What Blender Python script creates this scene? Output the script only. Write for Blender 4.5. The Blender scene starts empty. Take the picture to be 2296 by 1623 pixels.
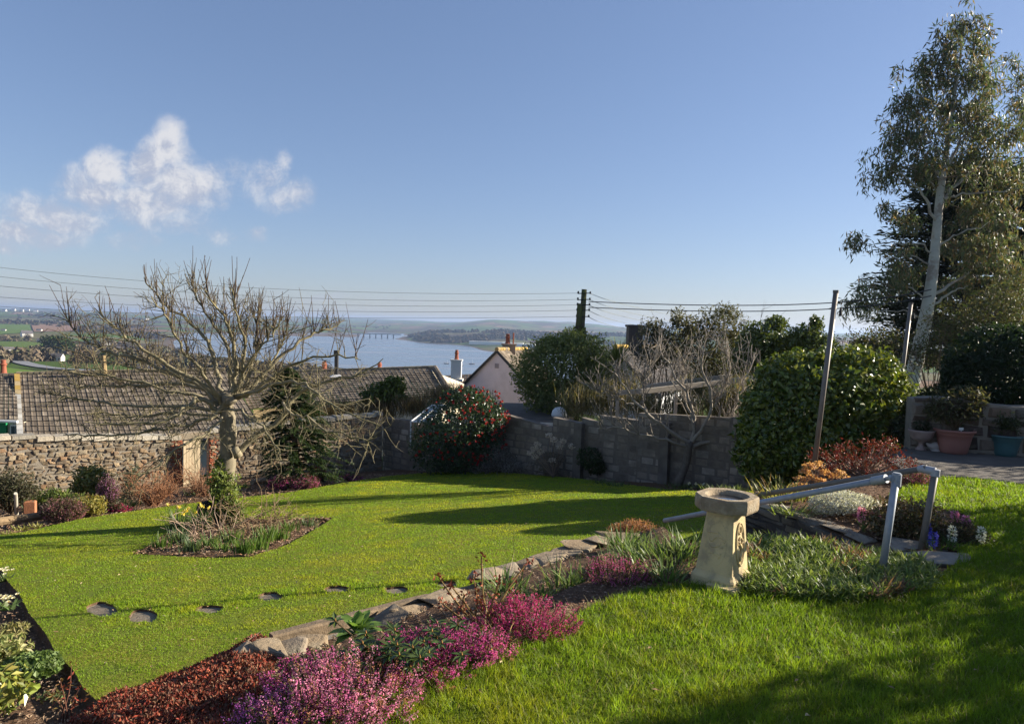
import bpy, bmesh, math
import numpy as np
from mathutils import Vector, Matrix
from mathutils.geometry import tessellate_polygon

SC = bpy.context.scene
COL = SC.collection
# ------------------------------------------------------------------ camera
F = 700.0                      # focal length in pixels of a 1024 px wide frame
CAM = np.array([0.0, 0.0, 2.2])
PITCH, ROLL = math.atan(37.5 / F), math.radians(1.7)
FWD = np.array([0, math.cos(PITCH), -math.sin(PITCH)])
UP0 = np.array([0, math.sin(PITCH), math.cos(PITCH)])
RT0 = np.array([1.0, 0, 0])
RT = RT0 * math.cos(ROLL) + UP0 * math.sin(ROLL)
UPV = -RT0 * math.sin(ROLL) + UP0 * math.cos(ROLL)
cam_d = bpy.data.cameras.new('camera'); cam = bpy.data.objects.new('camera', cam_d); COL.objects.link(cam)
cam_d.sensor_width = 36; cam_d.lens = F / 1024 * 36; cam_d.clip_start = .05; cam_d.clip_end = 60000
cam.matrix_world = Matrix(((RT[0], UPV[0], -FWD[0], CAM[0]), (RT[1], UPV[1], -FWD[1], CAM[1]), (RT[2], UPV[2], -FWD[2], CAM[2]), (0, 0, 0, 1)))
SC.camera = cam
# ------------------------------------------------------------------ light
SUN_AZ, SUN_EL = math.radians(15), math.radians(21.5)   # azimuth: ahead of the camera's right
SUN = np.array([math.cos(SUN_AZ) * math.cos(SUN_EL), math.sin(SUN_AZ) * math.cos(SUN_EL), math.sin(SUN_EL)])
ld = bpy.data.lights.new('sun', 'SUN'); ld.energy = 5.0; ld.angle = math.radians(.5); ld.color = (1, .90, .74)
lo = bpy.data.objects.new('sun', ld); COL.objects.link(lo)
lo.rotation_euler = Vector(-SUN).to_track_quat('-Z', 'Y').to_euler()
SC.view_settings.view_transform = 'Standard'; SC.view_settings.look = 'None'
SC.view_settings.exposure = 1.4; SC.view_settings.gamma = 1
SC.cycles.max_bounces = 6; SC.cycles.diffuse_bounces = 3; SC.cycles.glossy_bounces = 2
SC.cycles.transmission_bounces = 3; SC.cycles.transparent_max_bounces = 8; SC.cycles.volume_bounces = 0
SC.cycles.use_denoising = True
SC.cycles.caustics_reflective = False; SC.cycles.caustics_refractive = False

class NT:
    """small helper that wires shader nodes"""
    def __init__(s, tree): s.t = tree; s.n = tree.nodes; s.l = tree.links
    def new(s, k, **kw):
        n = s.n.new(k)
        for a, b in kw.items(): setattr(n, a, b)
        return n
    def put(s, sock, v):
        if isinstance(v, bpy.types.NodeSocket): s.l.new(v, sock)
        elif v is not None:
            if sock.type == 'RGBA' and len(v) == 3: v = (*v, 1)
            sock.default_value = v
    def math(s, op, a, b=None, c=None, clamp=False):
        n = s.new('ShaderNodeMath', operation=op, use_clamp=clamp)
        for i, v in enumerate((a, b, c)): s.put(n.inputs[i], v)
        return n.outputs[0]
    def smooth(s, v, a, b):
        n = s.new('ShaderNodeMapRange', interpolation_type='SMOOTHSTEP')
        for i, q in enumerate((v, a, b, 0., 1.)): s.put(n.inputs[i], q)
        return n.outputs[0]
    def mix(s, f, a, b, blend='MIX'):
        n = s.new('ShaderNodeMix', data_type='RGBA', blend_type=blend)
        s.put(n.inputs[0], f); s.put(n.inputs[6], a); s.put(n.inputs[7], b)
        return n.outputs[2]
    def noise(s, vec, scale, detail=4, rough=.55, out=0):
        n = s.new('ShaderNodeTexNoise'); s.put(n.inputs['Vector'], vec)
        n.inputs['Scale'].default_value = scale; n.inputs['Detail'].default_value = detail; n.inputs['Roughness'].default_value = rough
        return n.outputs[out]
    def vmath(s, op, a, b=None):
        n = s.new('ShaderNodeVectorMath', operation=op); s.put(n.inputs[0], a); s.put(n.inputs[1], b)
        return n.outputs[1] if op in ('DOT_PRODUCT', 'LENGTH') else n.outputs[0]

W = bpy.data.worlds.new('World'); SC.world = W; W.use_nodes = True
w = NT(W.node_tree); w.n.clear()
sky = w.new('ShaderNodeTexSky', sky_type='NISHITA'); sky.sun_disc = False
sky.sun_elevation = SUN_EL; sky.sun_rotation = math.pi / 2 - SUN_AZ; sky.altitude = 60; sky.air_density = 1.0; sky.dust_density = .4; sky.ozone_density = 4.5
gd = w.new('ShaderNodeTexCoord').outputs['Generated']
sp = w.new('ShaderNodeSeparateXYZ'); w.put(sp.inputs[0], gd)
yy = w.math('MAXIMUM', sp.outputs[1], .02)
cu = w.math('DIVIDE', sp.outputs[0], yy); cv = w.math('DIVIDE', sp.outputs[2], yy)
cb = w.new('ShaderNodeCombineXYZ'); w.put(cb.inputs[0], cu); w.put(cb.inputs[1], cv)
cl_vec = cb.outputs[0]
def cloud_dir(x, y):
    d = FWD + RT * (x / 2.2422 - 512) / F + UPV * (361.5 - y / 2.2422) / F
    return d[0] / d[1], d[2] / d[1]
# (x, y, rx, ry, strength): cumulus puffs as directions on the sky
PUFFS = [(382, 330, 50, 62, 1), (330, 365, 52, 60, .95), (250, 375, 58, 50, .95), (400, 415, 105, 60, 1), (330, 450, 120, 55, .85), (215, 430, 90, 55, .85),
         (120, 485, 120, 48, .9), (45, 530, 130, 34, .85), (-40, 555, 120, 26, .7), (600, 400, 62, 52, .62), (655, 440, 60, 42, .72), (640, 360, 26, 36, .6), (300, 535, 70, 34, .5),
         (420, 500, 70, 30, .5), (505, 525, 50, 26, .45), (578, 516, 38, 24, .46), (520, 375, 40, 30, .42), (740, 662, 90, 14, .42), (900, 672, 90, 12, .38)]
field = None
wv = w.noise(cl_vec, 9, 3, .6, 1)
wv = w.vmath('MULTIPLY', w.vmath('SUBTRACT', wv, (.5, .5, .5)), (.06, .05, 0))
warp = w.vmath('ADD', cl_vec, wv)
for x, y, rx, ry, st in PUFFS:
    u0, v0 = cloud_dir(x, y)
    q = w.vmath('SUBTRACT', warp, (u0, v0, 0))
    q = w.vmath('MULTIPLY', q, (F * 2.2422 / rx, F * 2.2422 / ry, 1))
    r = w.vmath('LENGTH', q)
    e = w.math('MULTIPLY', w.smooth(r, 1.8, 0.0), st)
    field = e if field is None else w.math('SMOOTH_MAX', field, e, .15)
n1 = w.noise(warp, 17, 10, .7)
dens = w.math('ADD', field, w.math('MULTIPLY', w.math('SUBTRACT', n1, .5), 1.5))
cov = w.math('MULTIPLY', w.smooth(dens, .08, .98), w.smooth(field, .12, .36))
shv = w.vmath('ADD', cl_vec, (.012, .016, 0))
n2 = w.noise(w.vmath('ADD', warp, (.012, .016, 0)), 17, 10, .7)
lit = w.math('ADD', w.math('MULTIPLY', w.math('SUBTRACT', n1, n2), 3.2), w.math('MULTIPLY', w.math('SUBTRACT', cv, .17), 4.2))
lit = w.smooth(lit, -.35, .45)
ccol = w.mix(lit, (2.4, 2.55, 3.05), (3.95, 3.9, 3.95))
gm = w.new('ShaderNodeGamma'); w.put(gm.inputs[0], sky.outputs[0]); gm.inputs[1].default_value = .70
skyc = w.mix(1., gm.outputs[0], (.97, .955, 1.08), 'MULTIPLY')
cov = w.math('MULTIPLY', cov, .86)
skyc = w.mix(cov, skyc, ccol)
bg = w.new('ShaderNodeBackground'); w.put(bg.inputs[0], skyc); bg.inputs[1].default_value = .079
w.l.new(bg.outputs[0], w.new('ShaderNodeOutputWorld').inputs[0])

# ------------------------------------------------------------------ placing helpers (pixel units: a 2296 px wide copy of the photograph)
def ray(x, y):
    return FWD + RT * (x / 2.2422 - 512) / F + UPV * (361.5 - y / 2.2422) / F
def at(x, y, Y):
    d = ray(x, y); return CAM + d * (Y / d[1])
def up(x, y, z=0.0):
    d = ray(x, y); return CAM + d * ((z - CAM[2]) / d[2])
LP = (-.019, .0545, -.1157)
def lowz(X, Y): return LP[0] + LP[1] * X + LP[2] * Y
def low(x, y, dz=0.0):
    d = ray(x, y)
    t = (LP[0] + dz - CAM[2] + LP[1] * CAM[0] + LP[2] * CAM[1]) / (d[2] - LP[1] * d[0] - LP[2] * d[1])
    return CAM + d * t
def wpx(Y): return Y / F / 2.2422           # metres per 2296-px pixel at depth Y

# ------------------------------------------------------------------ noise
def _h(ix, iy, iz, seed):
    n = (ix.astype(np.int64) * 374761393 + iy.astype(np.int64) * 668265263 + iz.astype(np.int64) * 2147483647 + seed * 144665) & 0xffffffff
    n = ((n ^ (n >> 13)) * 1274126177) & 0xffffffff
    return ((n ^ (n >> 16)) & 0xffffff) / float(0xffffff)
def vn(P, seed=0):
    P = np.asarray(P, float); i = np.floor(P); f = P - i; f = f * f * (3 - 2 * f); i = i.astype(np.int64); r = 0
    for a in (0, 1):
        for b in (0, 1):
            for c in (0, 1):
                wgt = (f[..., 0] if a else 1 - f[..., 0]) * (f[..., 1] if b else 1 - f[..., 1]) * (f[..., 2] if c else 1 - f[..., 2])
                r = r + wgt * _h(i[..., 0] + a, i[..., 1] + b, i[..., 2] + c, seed)
    return r
def fbm(P, seed=0, o=4):
    s = 0; a = .5; P = np.asarray(P, float)
    for k in range(o): s = s + a * vn(P * 2 ** k, seed + k); a *= .5
    return s / (1 - .5 ** o)
def unit(v): return v / np.maximum(np.linalg.norm(v, axis=-1, keepdims=True), 1e-9)
def rdir(g, n): return unit(g.normal(size=(n, 3)))
RNG = np.random.default_rng

# ------------------------------------------------------------------ mesh helpers
ORG = {}
class MB:
    """collects triangles with a colour per vertex; every build() is ONE mesh object"""
    def __init__(s): s.V = []; s.T = []; s.C = []; s.n = 0
    def add(s, V, T, c=(1, 1, 1)):
        V = np.asarray(V, float).reshape(-1, 3); T = np.asarray(T, int).reshape(-1, 3)
        c = np.asarray(c, float)
        if c.ndim == 1: c = np.tile(c, (len(V), 1))
        s.V.append(V); s.T.append(T + s.n); s.C.append(c); s.n += len(V); return s
    def quadgrid(s, G, c=(1, 1, 1)):
        a, b = G.shape[:2]; i = np.arange(a * b).reshape(a, b)
        q = np.stack([i[:-1, :-1], i[1:, :-1], i[1:, 1:], i[:-1, 1:]], -1).reshape(-1, 4)
        return s.add(G.reshape(-1, 3), np.concatenate([q[:, [0, 1, 2]], q[:, [0, 2, 3]]]), c)
    def box(s, c, size, rz=0, c2=(1, 1, 1), top=1.0, ax=None):
        x, y, z = np.array(size) / 2.
        V = np.array([(-x, -y, -z), (x, -y, -z), (x, y, -z), (-x, y, -z), (-x * top, -y * top, z), (x * top, -y * top, z), (x * top, y * top, z), (-x * top, y * top, z)])
        if ax is not None: V = V[:, :1] * ax[0] + V[:, 1:2] * ax[1] + V[:, 2:] * ax[2]
        else:
            a, b = math.cos(rz), math.sin(rz)
            V = np.stack([V[:, 0] * a - V[:, 1] * b, V[:, 0] * b + V[:, 1] * a, V[:, 2]], 1)
        q = [(0, 3, 2, 1), (4, 5, 6, 7), (0, 1, 5, 4), (1, 2, 6, 5), (2, 3, 7, 6), (3, 0, 4, 7)]
        return s.add(V + np.asarray(c), [t for a in q for t in ((a[0], a[1], a[2]), (a[0], a[2], a[3]))], c2)
    def tube(s, pts, rad, sides=6, c=(1, 1, 1), cap=True):
        pts = np.asarray(pts, float); n = len(pts); rad = np.broadcast_to(np.asarray(rad, float), (n,))
        t = unit(np.gradient(pts, axis=0)); ref = np.array([0, 0, 1.]) if abs(t[0, 2]) < .9 else np.array([1., 0, 0])
        a = unit(np.cross(t, ref)); b = np.cross(t, a)
        th = np.arange(sides) * 2 * np.pi / sides
        G = pts[:, None] + rad[:, None, None] * (np.cos(th)[None, :, None] * a[:, None] + np.sin(th)[None, :, None] * b[:, None])
        i = np.arange(n * sides).reshape(n, sides); j = np.roll(i, -1, 1)
        q = np.stack([i[:-1], j[:-1], j[1:], i[1:]], -1).reshape(-1, 4)
        T = np.concatenate([q[:, [0, 1, 2]], q[:, [0, 2, 3]]])
        V = G.reshape(-1, 3)
        if cap:
            V = np.concatenate([V, pts[:1], pts[-1:]])
            T = np.concatenate([T, np.stack([j[0], i[0], np.full(sides, n * sides)], 1), np.stack([i[-1], j[-1], np.full(sides, n * sides + 1)], 1)])
        c = np.asarray(c, float)
        if c.ndim == 2: c = np.concatenate([np.repeat(c, sides, 0)] + ([c[:1], c[-1:]] if cap else []))
        return s.add(V, T, c)
    def lathe(s, prof, c, n=24, c2=(1, 1, 1)):
        prof = np.asarray(prof, float); th = np.arange(n + 1) * 2 * np.pi / n
        G = np.stack([prof[:, :1] * np.cos(th), prof[:, :1] * np.sin(th), np.repeat(prof[:, 1:], n + 1, 1)], -1) + np.asarray(c)
        return s.quadgrid(G.transpose(1, 0, 2), c2)
    def build(s, name, m, parent=None, smooth=False, base=None):
        V = np.concatenate(s.V); T = np.concatenate(s.T); C = np.concatenate(s.C)
        if parent is not None: org = ORG[parent.name]
        else: org = np.array(base) if base is not None else np.array([*((V.min(0) + V.max(0)) / 2)[:2], V[:, 2].min()])
        me = bpy.data.meshes.new(name)
        me.vertices.add(len(V)); me.vertices.foreach_set('co', (V - org).astype(np.float32).ravel())
        me.loops.add(T.size); me.loops.foreach_set('vertex_index', T.astype(np.int32).ravel())
        me.polygons.add(len(T)); me.polygons.foreach_set('loop_start', np.arange(0, T.size, 3, dtype=np.int32))
        me.polygons.foreach_set('use_smooth', np.full(len(T), smooth))
        me.update(calc_edges=True)
        ca = me.color_attributes.new('col', 'FLOAT_COLOR', 'POINT')
        ca.data.foreach_set('color', np.concatenate([C, np.ones((len(C), 1))], 1).astype(np.float32).ravel())
        me.materials.append(m)
        o = bpy.data.objects.new(name, me); COL.objects.link(o)
        if parent is not None: o.parent = parent
        else: o.location = org
        ORG[o.name] = org
        return o
def thing(name, label, cat, base, group=None):
    o = bpy.data.objects.new(name, None); COL.objects.link(o); o.location = base; o.empty_display_size = .1
    ORG[o.name] = np.array(base, float); return tag(o, label, cat, group)
def tag(o, label, cat, group=None):
    o['label'] = label; o['category'] = cat
    if group: o['group'] = group
    return o
def kind(o, k='structure', label=None):
    o['kind'] = k
    if label: o['label'] = label
    return o
def bevel(o, wd, seg=2):
    m = o.modifiers.new('bevel', 'BEVEL'); m.width = wd; m.segments = seg; m.limit_method = 'ANGLE'; m.angle_limit = math.radians(40); return o
def poly(name, P, m, holes=()):
    R_ = [[Vector(p) for p in q] for q in (P, *holes)]; T = tessellate_polygon(R_); P = [p for q in R_ for p in q]
    T = [(a, b, c) if (P[b] - P[a]).cross(P[c] - P[a]).z > 0 else (a, c, b) for a, b, c in T]
    return MB().add([tuple(p) for p in P], T).build(name, m)
def edge(mb, P, dep, inward=False):
    """the cut earth face below the outline of a lawn"""
    P = np.array([*P, P[0]]); f = np.linspace(0, 1, len(P) * 6); Q = np.stack([np.interp(f, np.linspace(0, 1, len(P)), P[:, i]) for i in range(3)], 1); mb.quadgrid(np.stack([Q, Q - [0, 0, dep * .5], Q - [0, 0, dep]], 1))
def inpoly(X, Y, P):
    P = np.asarray(P)[:, :2]; r = np.zeros(len(X), bool); j = len(P) - 1
    for i in range(len(P)):
        (xi, yi), (xj, yj) = P[i], P[j]
        r ^= ((yi > Y) != (yj > Y)) & (X < (xj - xi) * (Y - yi) / (yj - yi + 1e-12) + xi); j = i
    return r
def dupe(root, loc, label=None, rz=0., sc=1.):
    r = root.copy(); COL.objects.link(r); r.location = loc; r.rotation_euler[2] = rz; r.scale = (sc,) * 3
    if label: r['label'] = label
    for ch in root.children:
        c = ch.copy(); COL.objects.link(c); c.parent = r
        for g in ch.children:
            d = g.copy(); COL.objects.link(d); d.parent = c
    return r

# ------------------------------------------------------------------ materials
def M(name, c=None, c2=None, var=.5, sc=8., rough=.8, spec=.3, metal=0., bump=0., bsc=30., tr=0., stain=None, ssc=1.5, samt=.5, det=5):
    """principled surface; c=None takes each vertex's own colour (leaf, stone or tile colour)"""
    m = bpy.data.materials.new(name); m.use_nodes = True; t = NT(m.node_tree); t.n.clear()
    ob = t.new('ShaderNodeTexCoord').outputs['Object']
    col = c if c is not None else t.new('ShaderNodeVertexColor', layer_name='col').outputs[0]
    nz = t.noise(ob, sc, det)
    if c2 is not None: col = t.mix(t.smooth(nz, .5 - var / 2, .5 + var / 2), col, c2)
    elif var: col = t.mix(1., col, t.mix(nz, (1 - var,) * 3, (1 + var,) * 3), 'MULTIPLY')
    if stain is not None:
        col = t.mix(t.math('MULTIPLY', t.smooth(t.noise(ob, ssc, 6, .65), .47, .62), samt), col, stain)
    b = t.new('ShaderNodeBsdfPrincipled'); t.put(b.inputs['Base Color'], col)
    b.inputs['Roughness'].default_value = rough; b.inputs['Metallic'].default_value = metal; b.inputs['Specular IOR Level'].default_value = spec
    if bump:
        bn = t.new('ShaderNodeBump'); bn.inputs['Strength'].default_value = bump; bn.inputs['Distance'].default_value = 1. / bsc
        t.put(bn.inputs['Height'], t.noise(ob, bsc, 6, .65)); t.l.new(bn.outputs[0], b.inputs['Normal'])
    out = t.new('ShaderNodeOutputMaterial'); sh = b.outputs[0]
    if tr:
        tl = t.new('ShaderNodeBsdfTranslucent'); t.put(tl.inputs[0], t.mix(1., col, (1.5, 1.5, .9), 'MULTIPLY'))
        mx = t.new('ShaderNodeMixShader'); mx.inputs[0].default_value = tr; t.l.new(sh, mx.inputs[1]); t.l.new(tl.outputs[0], mx.inputs[2]); sh = mx.outputs[0]
    t.l.new(sh, out.inputs[0]); return m
LEAF = M('leaf', None, var=.25, sc=3, rough=.5, spec=.35, tr=.36)
GLOSSY = M('glossy_leaf', None, var=.25, sc=3, rough=.3, spec=.55, tr=.24)
SEDUM = M('sedum_leaf', None, var=.3, sc=6, rough=.6, spec=.2, tr=.08)
PETAL = M('petal', None, var=.15, sc=6, rough=.6, spec=.2, tr=.3)
GRASS = M('grass_blade', None, var=.2, sc=2, rough=.5, spec=.2, tr=.48)
BARK = M('bark', None, var=.5, sc=14, rough=.9, spec=.15, bump=.5, bsc=40)
STONE = M('stone', None, var=.35, sc=7, rough=.9, spec=.2, bump=.55, bsc=22, stain=(.24, .23, .18), ssc=3.2, samt=.3)
MORTAR = M('mortar', (.23, .20, .16), var=.4, sc=9, rough=.95, bump=.4, bsc=30)
SOIL = M('soil', (.085, .052, .032), (.17, .10, .06), var=.35, sc=22, rough=.95, spec=.15, bump=.9, bsc=26)
TILE = M('roof_tile', None, var=.4, sc=3.0, rough=.85, spec=.2, bump=.3, bsc=30)
WHITE = M('white_paint', (.72, .71, .67), var=.12, sc=3, rough=.6)
TIMBER = M('weathered_timber', (.24, .175, .11), (.12, .09, .06), var=.4, sc=9, rough=.85, bump=.4, bsc=40)
GALV = M('galvanised_steel', (.30, .33, .37), var=.3, sc=16, rough=.6, metal=.3, bump=.08, bsc=60)
DARKST = M('dark_painted_steel', (.15, .135, .115), var=.3, sc=14, rough=.55, metal=0., bump=.08, bsc=60)

# ------------------------------------------------------------------ leaf builders
def rcol(g, n, cols, jit=.25):
    cols = np.asarray(cols, float); a = cols[g.integers(len(cols), size=n)]; b = cols[g.integers(len(cols), size=n)]; f = g.random((n, 1)) * .6
    return (a * (1 - f) + b * f) * (1 + jit * (g.random((n, 1)) * 2 - 1))
def diamonds(mb, P, D, N, L, Wd, c, fold=.18):
    n = len(P); D = unit(D); S = unit(np.cross(D, N)); N = np.cross(S, D); L = np.broadcast_to(L, (n,))[:, None]; Wd = np.broadcast_to(Wd, (n,))[:, None]
    V = np.stack([P, P + D * L * .45 + S * Wd / 2 + N * fold * Wd, P + D * L - N * fold * L * .3, P + D * L * .45 - S * Wd / 2 + N * fold * Wd], 1)
    i = np.arange(n)[:, None] * 4
    mb.add(V.reshape(-1, 3), np.concatenate([i + [0, 1, 2], i + [0, 2, 3]]), np.repeat(c, 4, 0))
def blades(mb, P, az, L, Wd, lean, bend, c, segs=2, g=None, up_ax=None):
    n = len(P); L = np.broadcast_to(L, (n,)); Wd = np.broadcast_to(Wd, (n,)); lean = np.broadcast_to(lean, (n,)); bend = np.broadcast_to(bend, (n,))
    h = np.stack([np.cos(az), np.sin(az), 0 * az], 1); tw = az + np.pi / 2 + (g.normal(size=n) * .6 if g is not None else 0)
    S = np.stack([np.cos(tw), np.sin(tw), 0 * az], 1); Z = np.array([0, 0, 1.])
    pos = P.copy(); rings = []
    for k in range(segs):
        wk = Wd * (1 - (k / segs) ** 1.6) * .5
        rings += [pos - S * wk[:, None], pos + S * wk[:, None]]
        a = lean + bend * (k + .5) / segs
        pos = pos + (h * np.sin(a)[:, None] + Z * np.cos(a)[:, None]) * (L / segs)[:, None]
    rings.append(pos); m = 2 * segs + 1
    V = np.stack(rings, 1).reshape(-1, 3); i = np.arange(n)[:, None] * m; T = []
    for k in range(segs - 1): T += [i + [2 * k, 2 * k + 1, 2 * k + 3], i + [2 * k, 2 * k + 3, 2 * k + 2]]
    T.append(i + [m - 3, m - 2, m - 1])
    mb.add(V, np.concatenate(T), np.repeat(c, m, 0))
def blobpts(blobs, n, g, shell=(.78, 1.04), amp=.22, fr=2.2, seed=3, fill=.2):
    B = np.asarray(blobs, float); A = (B[:, 3] * B[:, 4] * B[:, 5]) ** (2 / 3.); k = g.choice(len(B), size=n, p=A / A.sum())
    d = rdir(g, n); r = g.uniform(*shell, size=n); inner = g.random(n) < fill; r[inner] *= g.uniform(.45, 1, inner.sum())
    r = r * (1 + amp * 2 * (fbm(d * fr + B[k, :3] * .7, seed, 3) - .5)); P = B[k, :3] + d * B[k, 3:] * r[:, None]
    keep = np.ones(n, bool)
    for b in range(len(B)):
        q = np.linalg.norm((P - B[b, :3]) / B[b, 3:], axis=1); keep &= ~((q < .62) & (k != b))
    return P[keep], unit(d[keep] / B[k[keep], 3:])
def pb(x, y, Y, rx, ry, rd=None):
    p = at(x, y, Y); s = wpx(Y); return (*p, rx * s, (rd if rd is not None else rx) * s, ry * s)
def stems(mb, base, tips, g, r=.02, c=(.12, .09, .06), bow=.15):
    for t in tips:
        t = np.asarray(t); n = 5; s = np.linspace(0, 1, n)[:, None]; L = np.linalg.norm(t - base)
        p = base + (t - base) * s + g.normal(size=(n, 3)) * L * .04 * s; p[:, 2] += bow * L * (s * (1 - s))[:, 0]
        p[0] = base + g.normal(size=3) * [r, r, 0]
        mb.tube(p, np.linspace(r, r * .3, n), 4, c, cap=False)
def bush(name, label, cat, base, blobs, n, L, Wd, cols, m=None, g=None, shell=(.78, 1.04), amp=.22, group=None, fill=.2, droop=0., out=.8, nst=10, jit=.3, rst=.02, fr=2.2, stc=(.12, .09, .06)):
    g = g or RNG(abs(hash(label)) % 9999 if False else len(label) * 37 + n % 997); base = np.asarray(base, float)
    root = thing(name, label, cat, base, group)
    P, N = blobpts(blobs, n, g, shell, amp, fr=fr, fill=fill); k = len(P)
    D = unit(rdir(g, k) * .8 + N * out * .5 + np.array([0, 0, -droop])); Nn = unit(N * out + rdir(g, k) * .65 + [0, 0, .3])
    mb = MB(); sz = g.uniform(.65, 1.2, k); diamonds(mb, P - D * (L * sz * .5)[:, None], D, Nn, L * sz, Wd * sz, rcol(g, k, cols, jit))
    mb.build('foliage', m or LEAF, root)
    sb = MB(); idx = g.integers(k, size=nst); B = np.asarray(blobs)
    stems(sb, base, [P[i] * .8 + B[g.integers(len(B)), :3] * .2 for i in idx], g, rst, stc); sb.build('stems', BARK, root)
    return root

# ================================================================== FAR LANDSCAPE
WATER_Z = -66.0
def hz(u): return 324 + .0297 * (u - 512)
def prof(u, pts): return [(Y, 2.2 - Y * d / F) for Y, d in pts]
NEAR = [(14, 260), (22, 200), (30, 160), (45, 143), (70, 120), (120, 94)]
BANK = [(14, 118), (22, 88), (30, 76), (45, 62), (70, 56), (120, 60)]
COLS = [(-400, [*NEAR, (350, 62), (520, 48), (900, 36), (1300, 28), (2000, 16), (3000, 9), (7000, 0), (14000, -1)]),
        (0, [*NEAR, (350, 62), (520, 48), (900, 36), (1300, 28), (2000, 16), (3000, 9), (7000, 0), (14000, -1)]),
        (100, [*NEAR, (350, 62), (520, 50), (900, 39), (1300, 29), (2000, 18), (3000, 10), (7000, 0.5), (14000, -.5)]),
        (160, [*NEAR, (350, 60), (600, 52), (900, 44), (1300, 35), (1800, 26), (2400, 17), (3400, 10), (7000, 1), (14000, 0)]),
        (193, [*NEAR, (350, 58), (700, 51), (1000, 45), (1260, 37.8), (1400, 36), (1750, 28.5), (1900, 26), (2200, 23), (2650, 18), (3500, 11.5), (5000, 5), (8000, 0), (14000, 0)]),
        (225, [*NEAR, (350, 57), (700, 51), (1050, 45), (1200, 40.5), (1600, 33), (2200, 24), (2650, 18), (3500, 12), (5000, 5.5), (8000, .5), (14000, 0)]),
        (300, [*NEAR, (350, 55), (700, 53), (920, 51.5), (1100, 46), (2000, 25), (2650, 18), (3300, 13.5), (4000, 9), (6000, 4), (9000, 0), (14000, 0)]),
        (345, [*NEAR, (350, 57), (700, 57), (860, 56), (1000, 52), (2000, 26), (2700, 18), (2850, 15.6), (3400, 13.2), (4500, 7), (6500, 3), (10000, -1.5), (14000, -.5)]),
        (375, [*NEAR, (350, 57), (700, 57), (860, 56), (1000, 52), (2000, 26), (3000, 17), (3750, 13.4), (4300, 9.5), (5000, 6), (6500, 3), (10000, -1.5), (14000, -.5)]),
        (398, [*NEAR, (350, 57), (700, 57), (860, 56), (1000, 52), (2000, 26), (2420, 20.5), (2560, 18.5), (3000, 16), (3800, 12.8), (4600, 7), (5500, 3), (10000, -1), (14000, -.5)]),
        (440, [*NEAR, (350, 57), (700, 57), (860, 56), (1000, 52), (1900, 28), (2180, 22.4), (2330, 19), (2800, 9.5), (3300, 8.6), (4000, 9), (5200, 2), (8000, .5), (14000, -.5)]),
        (500, [*NEAR, (350, 57), (700, 57), (860, 56), (1000, 52), (1500, 35), (1690, 28.4), (1850, 24.5), (2100, 21), (2700, 8.2), (3400, 7.6), (4500, 1), (5500, -4), (14000, -1)]),
        (560, [*NEAR, (350, 57), (700, 57), (860, 56), (1000, 52), (1500, 35), (1690, 28.4), (1850, 24.5), (2200, 20), (2700, 10), (3500, 8), (4500, 2), (6000, -4), (14000, -1)]),
        (640, [*NEAR, (350, 50), (900, 38), (1600, 27), (2200, 17), (2700, 9), (3500, 6), (4500, 2.5), (6000, .5), (14000, 0)]),
        (760, [*NEAR, (200, 70), (500, 40), (1500, 18), (2200, 9), (3000, 4), (6000, 0), (14000, 0)]),
        (890, [*BANK, (200, 55), (500, 38), (1500, 18), (2200, 9), (3000, 4), (6000, 0), (14000, 0)]),
        (1500, [*BANK, (200, 70), (500, 40), (1500, 18), (2200, 9), (3000, 4), (6000, 0), (14000, 0)])]
CU = np.array([c[0] for c in COLS], float)
LYS = np.log(np.geomspace(14, 14000, 160))
CZ = np.array([np.interp(LYS, np.log([p[0] for p in c[1]]), [2.2 - p[0] * p[1] / F for p in c[1]]) for c in COLS])
def terrain(X, Y):
    X = np.asarray(X, float); Y = np.maximum(np.asarray(Y, float), 14.0); u = np.clip(512 + F * X / Y, -400, 1499); ly = np.clip(np.log(Y), LYS[0], LYS[-1] - 1e-6)
    i = np.clip(np.searchsorted(CU, u) - 1, 0, len(CU) - 2); f = (u - CU[i]) / (CU[i + 1] - CU[i]); f = f * f * (3 - 2 * f)
    g = (ly - LYS[0]) / (LYS[1] - LYS[0]); j = np.clip(g.astype(int), 0, len(LYS) - 2); g = g - j
    a = CZ[i, j] * (1 - g) + CZ[i, j + 1] * g; b = CZ[i + 1, j] * (1 - g) + CZ[i + 1, j + 1] * g
    z = a * (1 - f) + b * f
    nz = (fbm(np.stack([X / 260, Y / 420, 0 * X], -1), 5, 4) - .5) * np.clip(Y, 100, 6000) / F * 4.2
    land = np.clip((z - WATER_Z) / 5, 0, 1)
    z = z + nz * land * np.clip((Y - 250) / 400, 0, 1)
    return np.where(Y > 200, np.minimum(z, 1e9), z)
def onland(x, y, d0=40):
    """where the view ray of a photograph point meets the terrain"""
    d = ray(x, y); Ys = np.geomspace(d0, 13000, 900); p = CAM + d * (Ys / d[1])[:, None]
    h = p[:, 2] < np.maximum(terrain(p[:, 0], p[:, 1]), WATER_Z); k = np.argmax(h) if h.any() else 899
    return np.array([p[k, 0], p[k, 1], max(float(terrain(p[k, 0], p[k, 1])), WATER_Z)])

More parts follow.
